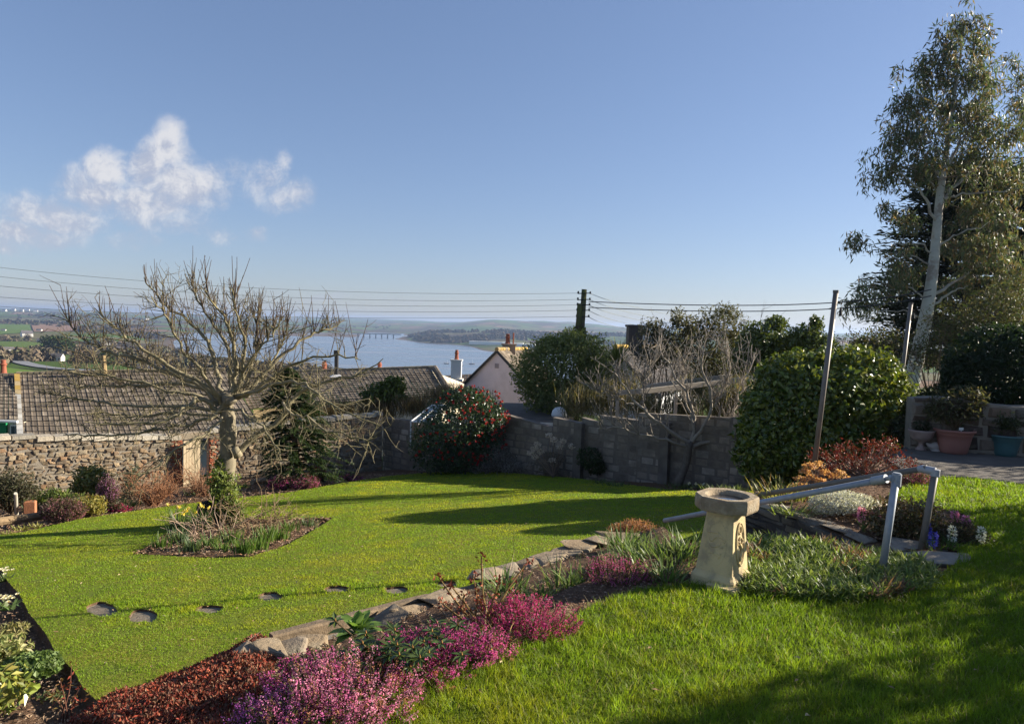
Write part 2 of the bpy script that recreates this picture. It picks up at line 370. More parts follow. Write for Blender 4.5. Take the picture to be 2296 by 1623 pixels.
us = np.concatenate([np.linspace(-700, -60, 22), np.linspace(-52, 760, 190), np.linspace(775, 1700, 26)]); Ys = np.geomspace(14.5, 11000, 250)
XX = ((us[:, None] - 512) / F) * Ys[None]; YY = np.repeat(Ys[None], len(us), 0)
G = np.stack([XX, YY, terrain(XX, YY)], -1)
m = bpy.data.materials.new('countryside'); m.use_nodes = True; t = NT(m.node_tree); t.n.clear()
ge = t.new('ShaderNodeNewGeometry').outputs['Position']
wp = t.vmath('ADD', ge, t.vmath('MULTIPLY', t.vmath('SUBTRACT', t.noise(ge, .004, 3, .5, 1), (.5, .5, .5)), (90, 90, 0)))
fl = t.vmath('MULTIPLY', wp, (1 / 150., 1 / 215., 0))
v1 = t.new('ShaderNodeTexVoronoi', voronoi_dimensions='2D'); t.put(v1.inputs['Vector'], fl); v1.inputs['Scale'].default_value = 1
v2 = t.new('ShaderNodeTexVoronoi', voronoi_dimensions='2D', feature='DISTANCE_TO_EDGE'); t.put(v2.inputs['Vector'], fl); v2.inputs['Scale'].default_value = 1
sc_ = t.new('ShaderNodeSeparateColor'); t.put(sc_.inputs[0], v1.outputs['Color'])
rp = t.new('ShaderNodeValToRGB'); t.put(rp.inputs[0], sc_.outputs[0]); rp.color_ramp.interpolation = 'CONSTANT'
for k, (p_, c_) in enumerate([(0, (.07, .115, .022)), (.22, (.105, .155, .03)), (.42, (.15, .135, .06)), (.58, (.22, .14, .085)), (.68, (.09, .15, .028)), (.85, (.14, .145, .05))]):
    e = rp.color_ramp.elements[k] if k < 2 else rp.color_ramp.elements.new(p_)
    e.position = p_; e.color = (*c_, 1)
fc = t.mix(1., rp.outputs[0], t.mix(t.noise(ge, .02, 5), (.52, .52, .52), (1.0, 1.0, 1.0)), 'MULTIPLY')
hd = t.smooth(t.math('ADD', v2.outputs['Distance'], t.math('MULTIPLY', t.math('SUBTRACT', t.noise(ge, .05, 3), .5), .04)), .045, .02)
fc = t.mix(hd, fc, (.035, .035, .018))
wd = t.math('ADD', t.noise(ge, .0028, 5, .6), 0)
spz = t.new('ShaderNodeSeparateXYZ'); t.put(spz.inputs[0], ge)
wd = t.math('ADD', wd, t.math('MULTIPLY', t.smooth(spz.outputs[2], -38, -62), .06))
fc = t.mix(t.smooth(wd, .545, .575), fc, t.mix(t.noise(ge, .06, 5), (.035, .028, .017), (.085, .062, .038)))
fc = t.mix(t.smooth(spz.outputs[2], WATER_Z + 2.2, WATER_Z + .4), fc, (.115, .085, .062))
b = t.new('ShaderNodeBsdfPrincipled'); t.put(b.inputs['Base Color'], fc); b.inputs['Roughness'].default_value = .95; b.inputs['Specular IOR Level'].default_value = .05
t.l.new(b.outputs[0], t.new('ShaderNodeOutputMaterial').inputs[0])
COUNTRY = m
kind(MB().quadgrid(G).build('terrain', COUNTRY, smooth=True), label='hillside and patchwork farmland round the estuary')

m = bpy.data.materials.new('estuary_water'); m.use_nodes = True; t = NT(m.node_tree); t.n.clear()
ge = t.new('ShaderNodeNewGeometry').outputs['Position']
b = t.new('ShaderNodeBsdfPrincipled'); b.inputs['Roughness'].default_value = .28; b.inputs['IOR'].default_value = 1.33
stv = t.vmath('MULTIPLY', ge, (.0022, .009, 0)); st = t.smooth(t.noise(stv, 1, 6, .6), .42, .64)
t.put(b.inputs['Base Color'], t.mix(st, (.10, .135, .185), (.20, .235, .29)))
t.put(b.inputs['Roughness'], t.math('ADD', t.math('MULTIPLY', st, .22), .2))
bn = t.new('ShaderNodeBump'); bn.inputs['Strength'].default_value = .25; bn.inputs['Distance'].default_value = .3
t.put(bn.inputs['Height'], t.noise(ge, .5, 4)); t.l.new(bn.outputs[0], b.inputs['Normal'])
t.l.new(b.outputs[0], t.new('ShaderNodeOutputMaterial').inputs[0])
kind(MB().add([(-4500, 500, WATER_Z), (4500, 500, WATER_Z), (4500, 6500, WATER_Z), (-4500, 6500, WATER_Z)], [(0, 1, 2), (0, 2, 3)]).build('water', m), label='pale blue estuary with wind streaks')

# ---- far woods: one mass of crowns
def crowns(name, spots, size, cols, seed, per=26, label=''):
    g = RNG(seed); mb = MB(); n = len(spots); s = size * g.uniform(.6, 1.3, n)
    P = np.repeat(spots, per, 0); ss = np.repeat(s, per)
    d = rdir(g, n * per); d[:, 2] = np.abs(d[:, 2]); c = np.repeat(rcol(g, n, cols, .35), per, 0) * g.uniform(.75, 1.25, (n * per, 1))
    P = P + d * ss[:, None] * [.55, .55, .85] * g.uniform(.6, 1, (n * per, 1)); D = rdir(g, n * per); kk = .7 if per < 30 else .42
    diamonds(mb, P - D * ss[:, None] * kk * .4, D, unit(d + rdir(g, n * per) * .5), ss * kk, ss * kk * .7, c, .1)
    return kind(mb.build(name, LEAFFAR), 'stuff', label)
LEAFFAR = M('distant_foliage', None, var=.2, sc=.1, rough=.95, spec=.03)
g = RNG(11); S = []
def scatter(n, x0, x1, Y0, Y1, thr, fr=.006, sd=2, zmin=-64):
    u = g.uniform(x0, x1, n); Y = np.exp(g.uniform(math.log(Y0), math.log(Y1), n)); X = (u - 512) / F * Y
    k = (fbm(np.stack([X * fr, Y * fr, 0 * X], -1), sd, 3) > thr); z = terrain(X, Y); k &= z > zmin
    return np.stack([X, Y, z], 1)[k]
WOODC = [(.05, .038, .024), (.075, .055, .034), (.06, .048, .03), (.045, .042, .022)]
crowns('woods', scatter(3000, 395, 660, 2180, 3300, .46), 13, WOODC, 1, 16, 'brown winter woodland covering the headland across the water')
crowns('woods', np.concatenate([scatter(2600, -20, 330, 420, 1250, .5, .011, 4), scatter(700, 120, 250, 500, 1000, .4, .02, 9)]), 8.5, [(.13, .10, .07), (.16, .125, .085), (.10, .085, .055), (.065, .075, .035)], 2, 44, 'mixed brown and green valley woodland on the near side of the estuary')
crowns('woods', scatter(1600, -20, 390, 1700, 5000, .56, .004, 6), 13, WOODC, 3, 12, 'far hedgerow woodland on the hills beyond the estuary')

# ---- road and fields in the left valley
pts = [(70, 858, 0), (95, 837, 0), (60, 824, 0), (34, 810, 0), (38, 797, 0), (62, 790, 0), (90, 789, 0), (120, 800, 0), (170, 802, 0), (215, 797, 0)]
rp_ = [onland(x, y, 150) for x, y in [(250, 838), (190, 830), (140, 828), (100, 824), (62, 817), (38, 809), (36, 801), (48, 795), (75, 791)]]
def strip(name, P, wid, m, dz=.6):
    P = np.array(P); s = np.linspace(0, len(P) - 1, 60); Q = np.stack([np.interp(s, np.arange(len(P)), P[:, k]) for k in range(3)], 1)
    for _ in range(3): Q[1:-1] = (Q[:-2] + Q[1:-1] * 2 + Q[2:]) / 4
    Tn = unit(np.gradient(Q[:, :2], axis=0)); nn = np.stack([-Tn[:, 1], Tn[:, 0]], 1)
    L = np.stack([Q[:, 0] + nn[:, 0] * wid, Q[:, 1] + nn[:, 1] * wid], 1); R_ = np.stack([Q[:, 0] - nn[:, 0] * wid, Q[:, 1] - nn[:, 1] * wid], 1)
    Gd = np.stack([np.concatenate([L, terrain(L[:, 0], L[:, 1])[:, None] + dz], 1), np.concatenate([R_, terrain(R_[:, 0], R_[:, 1])[:, None] + dz], 1)], 1)
    return MB().quadgrid(Gd).build(name, m, smooth=True)
kind(strip('road', rp_, 5.0, M('asphalt', (.17, .175, .19), var=.2, sc=.2, rough=.9)), label='pale grey road curving through the valley fields')

def field(P, c, label):
    P = np.array(P, float); a, b_ = np.meshgrid(np.linspace(0, 1, 14), np.linspace(0, 1, 8), indexing='ij'); a = a[..., None]; b_ = b_[..., None]; Q = (P[0] * (1 - a) + P[1] * a) * (1 - b_) + (P[3] * (1 - a) + P[2] * a) * b_
    G_ = np.array([[onland(*q, 300) + [0, 0, 1.5] for q in r_] for r_ in Q]); kind(MB().quadgrid(G_).build('field', M('field_soil', c, var=.2, sc=.05, rough=.95, spec=.05), smooth=True), label=label)
field([(70, 728), (166, 725), (206, 742), (76, 744)], (.20, .125, .085), 'brown ploughed field on the far left hillside')
field([(-20, 728), (66, 727), (72, 745), (-20, 752)], (.09, .14, .03), 'green field left of the ploughed one')
field([(70, 836), (0, 828), (-40, 846), (120, 850)], (.10, .16, .03), 'green field behind the left roof')

# ---- bridge over the far river mouth
BR = M('bridge_concrete', (.12, .115, .11), var=.2, sc=.05)
YB = 2650.0
b0 = at(797, 752, YB); b1 = at(890, 755, YB + 40); br = thing('road_bridge', 'long low bridge on slim piers across the river mouth', 'bridge', (*(b0 + b1)[:2] / 2, WATER_Z))
dv = unit(b1 - b0); nv = np.array([-dv[1], dv[0], 0]); ln = np.linalg.norm(b1 - b0)
zt = WATER_Z + 17
MB().box((*((b0 + b1) / 2)[:2], zt), (ln + 30, 9, 3.2), ax=(dv * [1, 1, 0], nv, np.array([0, 0, 1.]))).build('deck', BR, br)
for k in range(7):
    p = b0 + (b1 - b0) * (k + .4) / 7
    MB().box((p[0], p[1], (zt + WATER_Z) / 2 - 1), (4, 7, zt - WATER_Z - 1), ax=(dv * [1, 1, 0], nv, np.array([0, 0, 1.]))).build('pier', BR, br)

# ---- boats moored on the estuary
HULL = M('boat_hull', (.10, .09, .09), var=.3, sc=.5); CABIN = M('boat_cabin', (.7, .7, .68), var=.1, sc=.5)
def boat(x, y, label, L=9.0, rz=0.):
    p = onland(x, y, 700); p[2] = WATER_Z; r = thing('moored_boat', label, 'boat', p, 'boats moored on the estuary')
    a = np.linspace(-1, 1, 9); wd_ = np.sqrt(np.clip(1 - np.abs(a) ** 3, .02, 1)) * L * .17
    G = np.stack([np.stack([a * L / 2 * sc_, w_ * 1, z_ + .12 * L * np.abs(a) ** 2 * zz], 1) for sc_, w_, z_, zz in ((.9, wd_ * .3, -.2, 0), (1, wd_, .11 * L, .5), (1, -wd_, .11 * L, .5), (.9, -wd_ * .3, -.2, 0))])
    c_, s_ = math.cos(rz), math.sin(rz); G = np.stack([G[..., 0] * c_ - G[..., 1] * s_, G[..., 0] * s_ + G[..., 1] * c_, G[..., 2]], -1)
    MB().quadgrid(G + p).build('hull', HULL, r, True); MB().box(p + [0, 0, .17 * L], (L * .3, L * .2, L * .14), rz, top=.8).build('cabin', CABIN, r)
    MB().tube([p + [L * .12 * c_, L * .12 * s_, .1 * L], p + [L * .12 * c_, L * .12 * s_, .75 * L]], .09, 5).build('mast', CABIN, r)
boat(1058, 816, 'small dark boat with white cabin moored beside the gable roof', 10, .2)
boat(1001, 815, 'pale motor boat moored just above the white chimney', 9, -.1)
boat(1036, 819, 'smallest boat moored between the white chimney and the gable', 6, .4)

# ---- distant houses
WALLW = M('render_wall', (.68, .66, .61), var=.12, sc=.3); SLATE = M('slate_roof', (.11, .10, .10), var=.3, sc=.3); GLASSD = M('dark_window', (.03, .035, .045), rough=.15, spec=.6, var=0)
def cottage(x, y, label, L=12., Wd=8., H=5., rz=.2, wall=None, roof=None, grp='houses in the valley', win=True, Y=None):
    p = onland(x, y) if Y is None else at(x, y, Y)
    r = thing('distant_house', label, 'house', p, grp); c_, s_ = math.cos(rz), math.sin(rz)
    rot = lambda V: np.stack([np.array(V)[..., 0] * c_ - np.array(V)[..., 1] * s_, np.array(V)[..., 0] * s_ + np.array(V)[..., 1] * c_, np.array(V)[..., 2]], -1) + p
    l, ww = L / 2, Wd / 2; rh = Wd * .38
    MB().add(rot([(-l, -ww, -1), (l, -ww, -1), (l, ww, -1), (-l, ww, -1), (-l, -ww, H), (l, -ww, H), (l, ww, H), (-l, ww, H), (-l, 0, H + rh), (l, 0, H + rh)]),
             [(0, 1, 5), (0, 5, 4), (1, 2, 6), (1, 6, 5), (2, 3, 7), (2, 7, 6), (3, 0, 4), (3, 4, 7), (4, 8, 7), (5, 6, 9)]).build('wall', wall or WALLW, r)
    e = .4; MB().add(rot([(-l - e, -ww - e, H - .3), (l + e, -ww - e, H - .3), (l + e, 0, H + rh + .15), (-l - e, 0, H + rh + .15), (-l - e, ww + e, H - .3), (l + e, ww + e, H - .3)]), [(0, 1, 2), (0, 2, 3), (3, 2, 5), (3, 5, 4)]).build('roof', roof or SLATE, r)
    if win:
        for k in range(3):
            for h in ((.25, .7) if H > 4 else (.4,)):
                xx = -l + L * (k + .5) / 3; zz = H * h
                MB().add(rot([(xx - .6, -ww - .05, zz - .6), (xx + .6, -ww - .05, zz - .6), (xx + .6, -ww - .05, zz + .7), (xx - .6, -ww - .05, zz + .7)]), [(0, 1, 2), (0, 2, 3)]).build('window', GLASSD, r)
    return r
for x, y, lb, L_, W_, H_, rz in [(272, 790, 'tall white gabled villa among the valley trees', 13, 9, 6.5, .5), (292, 806, 'long white flat fronted house below the villa', 15, 8, 4.5, .1),
        (205, 800, 'white bungalow at the foot of the villa trees', 12, 8, 3.2, .15), (403, 786, 'cream house with wide hipped roof by the shore', 13, 9, 4, -.5), (240, 772, 'white cottage behind the dark pine', 10, 7, 4, .7),
        (165, 778, 'cream farmhouse half hidden right of the dark pine', 10, 7, 5, .3), (90, 765, 'small white house on the left edge of the valley wood', 10, 7, 4, .2), (18, 790, 'white house beside the road bend', 10, 7, 4, .9), (128, 808, 'grey roofed house left of the valley trees', 10, 7, 4, .1),
        (8, 742, 'white farmhouse at the foot of the pale field', 11, 7, 4, .3), (88, 742, 'white barn below the green far field', 14, 8, 4, .1), (330, 838, 'white walled house just over the long roof', 10, 7, 3.5, .2)]:
    cottage(x, y, lb, L_ * .8, W_ * .8, H_ * .8, rz)
for k, (x, y) in enumerate([(10, 697), (30, 696), (48, 698), (62, 696), (80, 698), (205, 699), (225, 700), (330, 716), (60, 754), (620, 718)]):
    cottage(x, y, 'tiny white house of the hilltop village on the far skyline' if k < 5 else ['white farm on the dark hill above the ploughed field', 'white cottage next to the hilltop farm', 'white farmhouse across the estuary under the tree twigs', 'white farm building low in the left fields', 'lone white farm above the river valley'][k - 5],
            26 if k < 7 else 18, 16, 9 if k < 7 else 6, .1 * k, grp='far white houses', win=False)
fs = thing('waterside_sheds', 'long white industrial sheds on the wooded far shore', 'industrial building', onland(1100, 772, 700))
for x, y, L_ in ((1075, 771, 60), (1108, 772, 80), (1150, 775, 60), (1180, 778, 50)):
    p = onland(x, y, 700); MB().box(p + [0, 0, 4], (L_, 22, 10), -.1).build('shed', WHITE, fs)

# ---- single trees in the valley
def fartree(x, y, Hh, label, cols, cat='tree', rw=.5, Y=None, name='broadleaf_tree', n=700, gap=.2):
    p = onland(x, y) if Y is None else at(x, y, Y); g_ = RNG(int(x * 7 + y)); r = thing(name, label, cat, p, 'single trees in the valley')
    MB().tube([p - [0, 0, .5], p + [0, 0, Hh * .6]], [Hh * .035, Hh * .015], 6, (.09, .07, .05)).build('trunk', BARK, r)
    bl = [(*(p + [g_.normal() * Hh * rw * .35, g_.normal() * Hh * .15, Hh * g_.uniform(.4, .85)]), Hh * rw * .55, Hh * rw * .5, Hh * .17) for _ in range(8)]
    P, N = blobpts(bl, n, g_, (.6, 1.05), .3); D = rdir(g_, len(P)); mb = MB(); diamonds(mb, P, D, unit(N + .5 * rdir(g_, len(P))), Hh * .09, Hh * .06, rcol(g_, len(P), cols, .3)); mb.build('crown', LEAFFAR, r)
GRN = [(.03, .05, .016), (.045, .065, .02)]; BRN = [(.10, .075, .045), (.075, .06, .035)]
fartree(130, 796, 24, 'large dark pine spreading above the valley cottages', GRN, name='pine_tree', rw=.62, n=1500)
for x, y, h_, lb, c_ in [(195, 832, 14, 'bare brown tree in front of the valley road', BRN), (232, 834, 12, 'dark green tree nearest the long roof', GRN), (170, 836, 10, 'low brown thicket tree by the road junction', BRN), (300, 772, 13, 'dark green tree behind the white villa', GRN),
        (330, 770, 12, 'brown tree between villa and water', BRN), (255, 828, 9, 'bushy brown tree right of the roof pole', BRN), (62, 764, 13, 'brown tree in front of the far left field', BRN), (355, 800, 10, 'hedge tree by the waterside field', GRN), (415, 770, 12, 'dark tree on the end of the spit', BRN)]:
    fartree(x, y, h_, lb, c_)

# ---- the air
hb = MB().box((0, 5400, -10), (40000, 12600, 140)); hz_ = hb.build('haze', bpy.data.materials.new('haze_air')); kind(hz_, 'stuff', 'blue haze over the far hills')
m = hz_.data.materials[0]; m.use_nodes = True; t = NT(m.node_tree); t.n.clear()
pv = t.new('ShaderNodeVolumePrincipled'); pv.inputs['Color'].default_value = (.44, .60, .92, 1); pv.inputs['Density'].default_value = .0001; pv.inputs['Anisotropy'].default_value = .3
t.l.new(pv.outputs[0], t.new('ShaderNodeOutputMaterial').inputs['Volume'])

# ================================================================== NEIGHBOURING HOUSES
def tiles(mb, e0, e1, r0, r1, nu, nv, cols, g, roll=.013, lip=.034):
    e0, e1, r0, r1 = map(np.asarray, (e0, e1, r0, r1)); nrm = unit(np.cross(e1 - e0, r0 - e0))
    if nrm[2] < 0: nrm = -nrm
    i, j = np.meshgrid(np.arange(nu), np.arange(nv), indexing='ij'); i = i.ravel(); j = j.ravel()
    s = np.array([0, .12, .26, .42, .96]); hh = np.array([.1, 1, .8, 0, 0]) * roll
    u = (i[:, None] + s) / nu
    def pt(u, v, h): return (e0 + (e1 - e0) * u[..., None]) * (1 - v[..., None]) + (r0 + (r1 - r0) * u[..., None]) * v[..., None] + nrm * h[..., None]
    jit = g.normal(size=(len(i), 1)) * .006; v0 = (j[:, None] + 0 * u) / nv; v1 = (j[:, None] + 1.06 + 0 * u) / nv
    rows = [pt(u, v0, hh + lip - .05 + jit + 0 * u), pt(u, v0, hh + lip + jit + 0 * u), pt(u, np.minimum(v1, 1), hh + jit * .3 + 0 * u)]
    G = np.stack(rows, 1); c = rcol(g, len(i), cols, .28); idx = np.arange(15).reshape(3, 5)
    q = np.stack([idx[:-1, :-1], idx[:-1, 1:], idx[1:, 1:], idx[1:, :-1]], -1).reshape(-1, 4); T = np.concatenate([q[:, [0, 1, 2]], q[:, [0, 2, 3]]])
    mb.add(G.reshape(-1, 3), (np.arange(len(i))[:, None, None] * 15 + T).reshape(-1, 3), np.repeat(c, 15, 0))
TC = [(.17, .135, .10), (.13, .105, .08), (.20, .165, .125), (.11, .09, .07)]
LICH = [(.50, .26, .04), (.42, .28, .08), (.2, .17, .11), (.25, .2, .12)]
def ridge(mb, a, b, g, cols, n=30, r=.13):
    a = np.asarray(a); b = np.asarray(b); d = unit(b - a)
    for k in range(n):
        p = a + (b - a) * k / n; q = a + (b - a) * (k + .94) / n
        mb.tube([p, q], [r, r * .93], 7, rcol(g, 1, cols, .25)[0])
PINK = M('pink_render', (.60, .52, .545), var=.16, sc=1.2, rough=.9, bump=.15, bsc=40, stain=(.45, .38, .39), ssc=.8, samt=.4)
CREAM = M('cream_render', (.66, .57, .42), var=.12, sc=2, rough=.9)
TERRA = M('terracotta', (.27, .085, .05), var=.25, sc=9, rough=.8)
LEAD = M('lead_flashing', (.45, .46, .48), var=.2, sc=9, rough=.5)
BLACK = M('black_pipe', (.02, .02, .022), var=.2, rough=.5)
GREENP = M('green_paint', (.01, .22, .08), var=.1, rough=.5)
WIN = M('window_glass', (.06, .08, .10), var=.1, rough=.12, spec=.8)
BRICKR = M('red_brick', None, var=.25, sc=12, rough=.9, bump=.3, bsc=40)

def pot(mb, p, h=.75, r=.13):
    h *= .8; r *= .82
    mb.lathe([(r * 1.15, 0), (r * 1.15, .08), (r, .1), (r * .85, h * .55), (r * .85, h * .6), (r * 1.12, h * .66), (r * 1.12, h * .72), (r * .8, h * .76), (r * .75, h), (r * .6, h), (r * .6, h * .8), (0, h * .8)], p, 14)
g = RNG(21)
# long brown roof behind the left boundary wall
R0, R1 = at(38, 838, 34), at(505, 828, 36); E0, E1 = at(46, 992, 27.5), at(600, 985, 30.5)
h1 = thing('bungalow', 'bungalow with long brown tiled roof behind the left stone wall', 'house', (*((E0 + E1) / 2)[:2], E0[2] - 2.5))
mb = MB(); tiles(mb, E0, E1, R0, R1, 44, 15, TC, g); rf = mb.build('roof', TILE, h1)
mb = MB(); ridge(mb, R0, R1, g, [LICH[3], TC[0], LICH[2]], 36); mb.build('ridge', TILE, rf)
mb = MB(); L_ = R0 + (E0 - R0) * .0; 
for k in range(14):
    p = R0 + (E0 - R0) * k / 14; q = R0 + (E0 - R0) * (k + .95) / 14; mb.box((p + q) / 2 + [0, 0, .03], (.22, np.linalg.norm(q - p), .07), ax=(unit(E1 - E0), unit(q - p), unit(np.cross(E1 - E0, q - p))), c2=rcol(g, 1, LICH[:2] if k < 2 else ([LICH[1], (.3, .29, .26)] if k < 5 else [(.42, .41, .38), (.34, .32, .28)]), .2)[0])
mb.build('verge', TILE, rf)
B0, B1 = R0 * 2 - E0, R1 * 2 - E1; B0[2] = E0[2]; B1[2] = E1[2]
MB().add([*[e + [0, .5, -.1] for e in (E0, E1)], *[b - [0, .5, .1] for b in (B0, B1)], *[e + [0, .5, -2.6] for e in (E0, E1)], *[b - [0, .5, 2.6] for b in (B0, B1)], R0 - [0, 0, .12], R1 - [0, 0, .12]],
         [(0, 4, 5), (0, 5, 1), (0, 2, 6), (0, 6, 4), (1, 5, 7), (1, 7, 3), (2, 3, 7), (2, 7, 6), (0, 8, 2), (1, 3, 9), (2, 8, 9), (2, 9, 3)]).build('wall', CREAM, h1)
pp = at(372, 842, 34.5); 
t = tag(MB().tube([at(238, 838, 34.5) - [0, 0, 1], at(232, 796, 34.5)], .11, 7, (.28, .20, .10)).build('wooden_pole', M('old_pole', None, var=.3, sc=9, rough=.9), None), 'short weathered wooden pole standing beyond the long roof', 'pole')
# lower roof joining it on the far left with cream wall
R2, R3 = at(-90, 843, 33.5), at(36, 841, 34.2); E2, E3 = at(-110, 935, 28.5), at(41, 941, 28.8)
h2 = thing('house', 'cream walled house with a green shutter at the left edge', 'house', (*((E2 + E3) / 2)[:2], E2[2] - 2.6))
mb = MB(); tiles(mb, E2, E3, R2, R3, 14, 13, TC, g); rf2 = mb.build('roof', TILE, h2)
mb = MB(); ridge(mb, R2, R3, g, TC, 9); mb.build('ridge', TILE, rf2)
a, b_ = E2 + [0, .35, -.12], E3 + [0, .35, -.12]; dn = np.array([0, 0, -3.0]); bk = np.array([0, 9., 0])
MB().add([a, b_, b_ + dn, a + dn, a + bk, b_ + bk, b_ + bk + dn, a + bk + dn], [(0, 2, 1), (0, 3, 2), (1, 2, 6), (1, 6, 5), (0, 4, 7), (0, 7, 3), (4, 5, 6), (4, 6, 7)]).build('wall', CREAM, h2)
MB().tube([E2 + [0, -.05, -.06], E3 + [0, -.05, -.06]], .07, 6).build('gutter', WHITE, h2)
p = at(36, 962, 29.0); wn = bevel(MB().box(p + [0, 0, -.35], (.42, .10, 1.15)).build('window', WHITE, h2), .01); 
for k in (-1, 1): MB().box(p + [k * .09, -.06, -.35], (.14, .02, 1.0)).build('pane', WIN, wn)
bevel(MB().box(at(2, 968, 29.0) + [0, 0, -.25], (.5, .1, 1.3)).build('shutter', GREENP, h2), .01)
c = at(8, 838, 35); mb = MB(); mb.box(c + [0, 0, -.35], (.8, .6, .7)); ck = bevel(mb.build('chimney', M('chimney_render', (.3, .27, .24), var=.3, rough=.9), h2), .02); mb = MB(); pot(mb, c + [0, 0, 0], .9, .17); mb.build('chimney_pot', TERRA, ck)

# second brown roof, right of the dark conifer
R4, R5 = at(520, 838, 43), at(975, 823, 41); E4, E5 = at(560, 925, 35), at(1012, 884, 35)
E4 = at(560, 916, 35.5)
h3 = thing('bungalow', 'bungalow with brown pantile roof right of the dark conifer', 'house', (*((E4 + E5) / 2)[:2], E4[2] - 3))
mb = MB(); tiles(mb, E4, E5, R4, R5, 46, 15, TC, g); rf3 = mb.build('roof', TILE, h3)
mb = MB(); ridge(mb, R4, R5, g, [TC[0], LICH[2], LICH[3]], 34); mb.build('ridge', TILE, rf3)
mb = MB()
for k in range(12):
    p = R5 + (E5 - R5) * k / 12; q = R5 + (E5 - R5) * (k + .95) / 12; mb.tube([p, q], [.15, .14], 7, rcol(g, 1, TC, .25)[0])
mb.build('hip', TILE, rf3)
MB().add([E4 + [0, .5, -.1], E5 + [-.5, .5, -.1], E5 + [-.5, .5, -3], E4 + [0, .5, -3], R4 - [0, 0, .2], R5 - [.2, 0, .2], E5 + [0, 10, -.3], E5 + [0, 10, -3]], [(0, 2, 1), (0, 3, 2), (1, 2, 7), (1, 7, 6), (1, 6, 5), (4, 5, 6)]).build('wall', CREAM, h3)
for x, y, hh, rr in ((727, 829, .75, .2), (851, 827, .62, .17)):
    c = at(x, y + 2, 43.3); ck = bevel(MB().box(c - [0, 0, .3], (rr * 5, .6, .62)).build('chimney', M('chimney_brick', (.26, .2, .15), var=.3, rough=.9), h3), .02); mb = MB(); pot(mb, c, hh, rr); mb.build('chimney_pot', TERRA, ck)
c = at(754, 842, 39.5); fl_ = MB().tube([c, c + [0, 0, 1.25]], .12, 8).tube([c + [0, 0, 1.2], c + [0, 0, 1.45]], .17, 8).build('flue', BLACK, h3); MB().box(c + [0, 0, .02], (.7, .7, .12), .3, top=.5).build('flashing', LEAD, fl_)
# small far roof with white chimney
R6, R7 = at(975, 842, 60), at(1085, 836, 60); E6, E7 = at(960, 905, 52), at(1090, 900, 52)
h4 = thing('house', 'small dark roofed house carrying a white square chimney', 'house', (*((E6 + E7) / 2)[:2], E6[2] - 4))
mb = MB(); tiles(mb, E6, E7, R6, R7, 18, 14, [(.13, .10, .08), (.10, .08, .065)], g); mb.build('roof', TILE, h4)
MB().add([E6 + [0, .5, -.1], E7 + [0, .5, -.1], E7 + [0, .5, -4], E6 + [0, .5, -4]], [(0, 2, 1), (0, 3, 2)]).build('wall', CREAM, h4)
c = at(1023, 838, 57.5); ck = bevel(MB().box(c + [0, 0, .45], (.85, .7, 1.5)).box(c + [0, 0, 1.16], (1.0, .85, .12)).box(c + [0, -.1, -.45], (1.15, .9, .2)).build('chimney', WHITE, h4), .02); mb = MB(); pot(mb, c + [0, 0, 1.2], 1.0, .2); mb.build('chimney_pot', TERRA, ck)

# pink gable house and white gable house
def gable(name, label, apex, lft, rgt, bot, ridge_end, wallm, tcols, g, cname=None):
    r = thing(name, label, 'house', (*((lft + rgt) / 2)[:2], bot))
    off = ridge_end - apex; lb, rb = lft.copy(), rgt.copy(); lb[2] = rb[2] = bot
    V = [lb, rb, rgt, apex, lft]; V = V + [v + off * np.array([1, 1, 0]) for v in V]
    n = unit(off); T = [(0, 1, 2), (0, 2, 3), (0, 3, 4), (1, 6, 7), (1, 7, 2), (0, 4, 9), (0, 9, 5), (5, 7, 6), (5, 8, 7), (5, 9, 8)]
    MB().add(V, T).build('wall', wallm, r)
    f = -n * .18; dl, dr = unit(lft - apex), unit(rgt - apex); z = np.array([0, 0, .10])
    mb = MB(); tiles(mb, rgt + dr * .45 + f + z, rgt + dr * .45 + off + z, apex + f + z, apex + off + z, 22, 13, tcols, g); tiles(mb, lft + dl * .45 + off + z, lft + dl * .45 + f + z, apex + off + z, apex + f + z, 22, 13, tcols, g); rf = mb.build('roof', TILE, r)
    mb = MB(); ridge(mb, apex + f + z * 1.5, apex + off + z * 1.5, g, [tcols[0], LICH[1]], 14, .14); mb.build('ridge', TILE, rf)
    mb = MB()
    for d, e in ((dl, lft), (dr, rgt)):
        L_ = np.linalg.norm(e - apex) + .45; cn = apex + d * L_ / 2 + f * .8 + [0, 0, .02]; mb.box(cn, (L_, .06, .17), ax=(d, n, unit(np.cross(d, n))))
    mb.build('bargeboard', BLACK, r)
    return r, rf, n
ap = at(1115, 787, 46); 
h5, rf5, n5 = gable('house', 'house with pink rendered gable and brown roof beside the red camellia', ap, at(1008, 893, 47.5), at(1212, 893, 44.5), at(1100, 960, 46)[2], at(1180, 784.5, 57), PINK, TC, RNG(5))
mb = MB(); vp = ap + [0, -.05, -.95]; mb.box(vp, (.28, .08, .3)); vt = mb.build('vent', M('vent_grey', (.3, .25, .26), var=.1), h5)
c = at(1141, 786, 50); ck = bevel(MB().box(c + [0, 0, .1], (.95, .7, .7)).box(c + [0, 0, .47], (1.1, .85, .1)).build('chimney', M('chimney_stone', (.3, .24, .19), var=.3, rough=.9), h5), .02); mb = MB(); pot(mb, c + [-.1, 0, .5], .9, .2); mb.tube([c + [.3, 0, .5], c + [.3, 0, 1.3]], .06, 6); mb.build('chimney_pot', TERRA, ck)
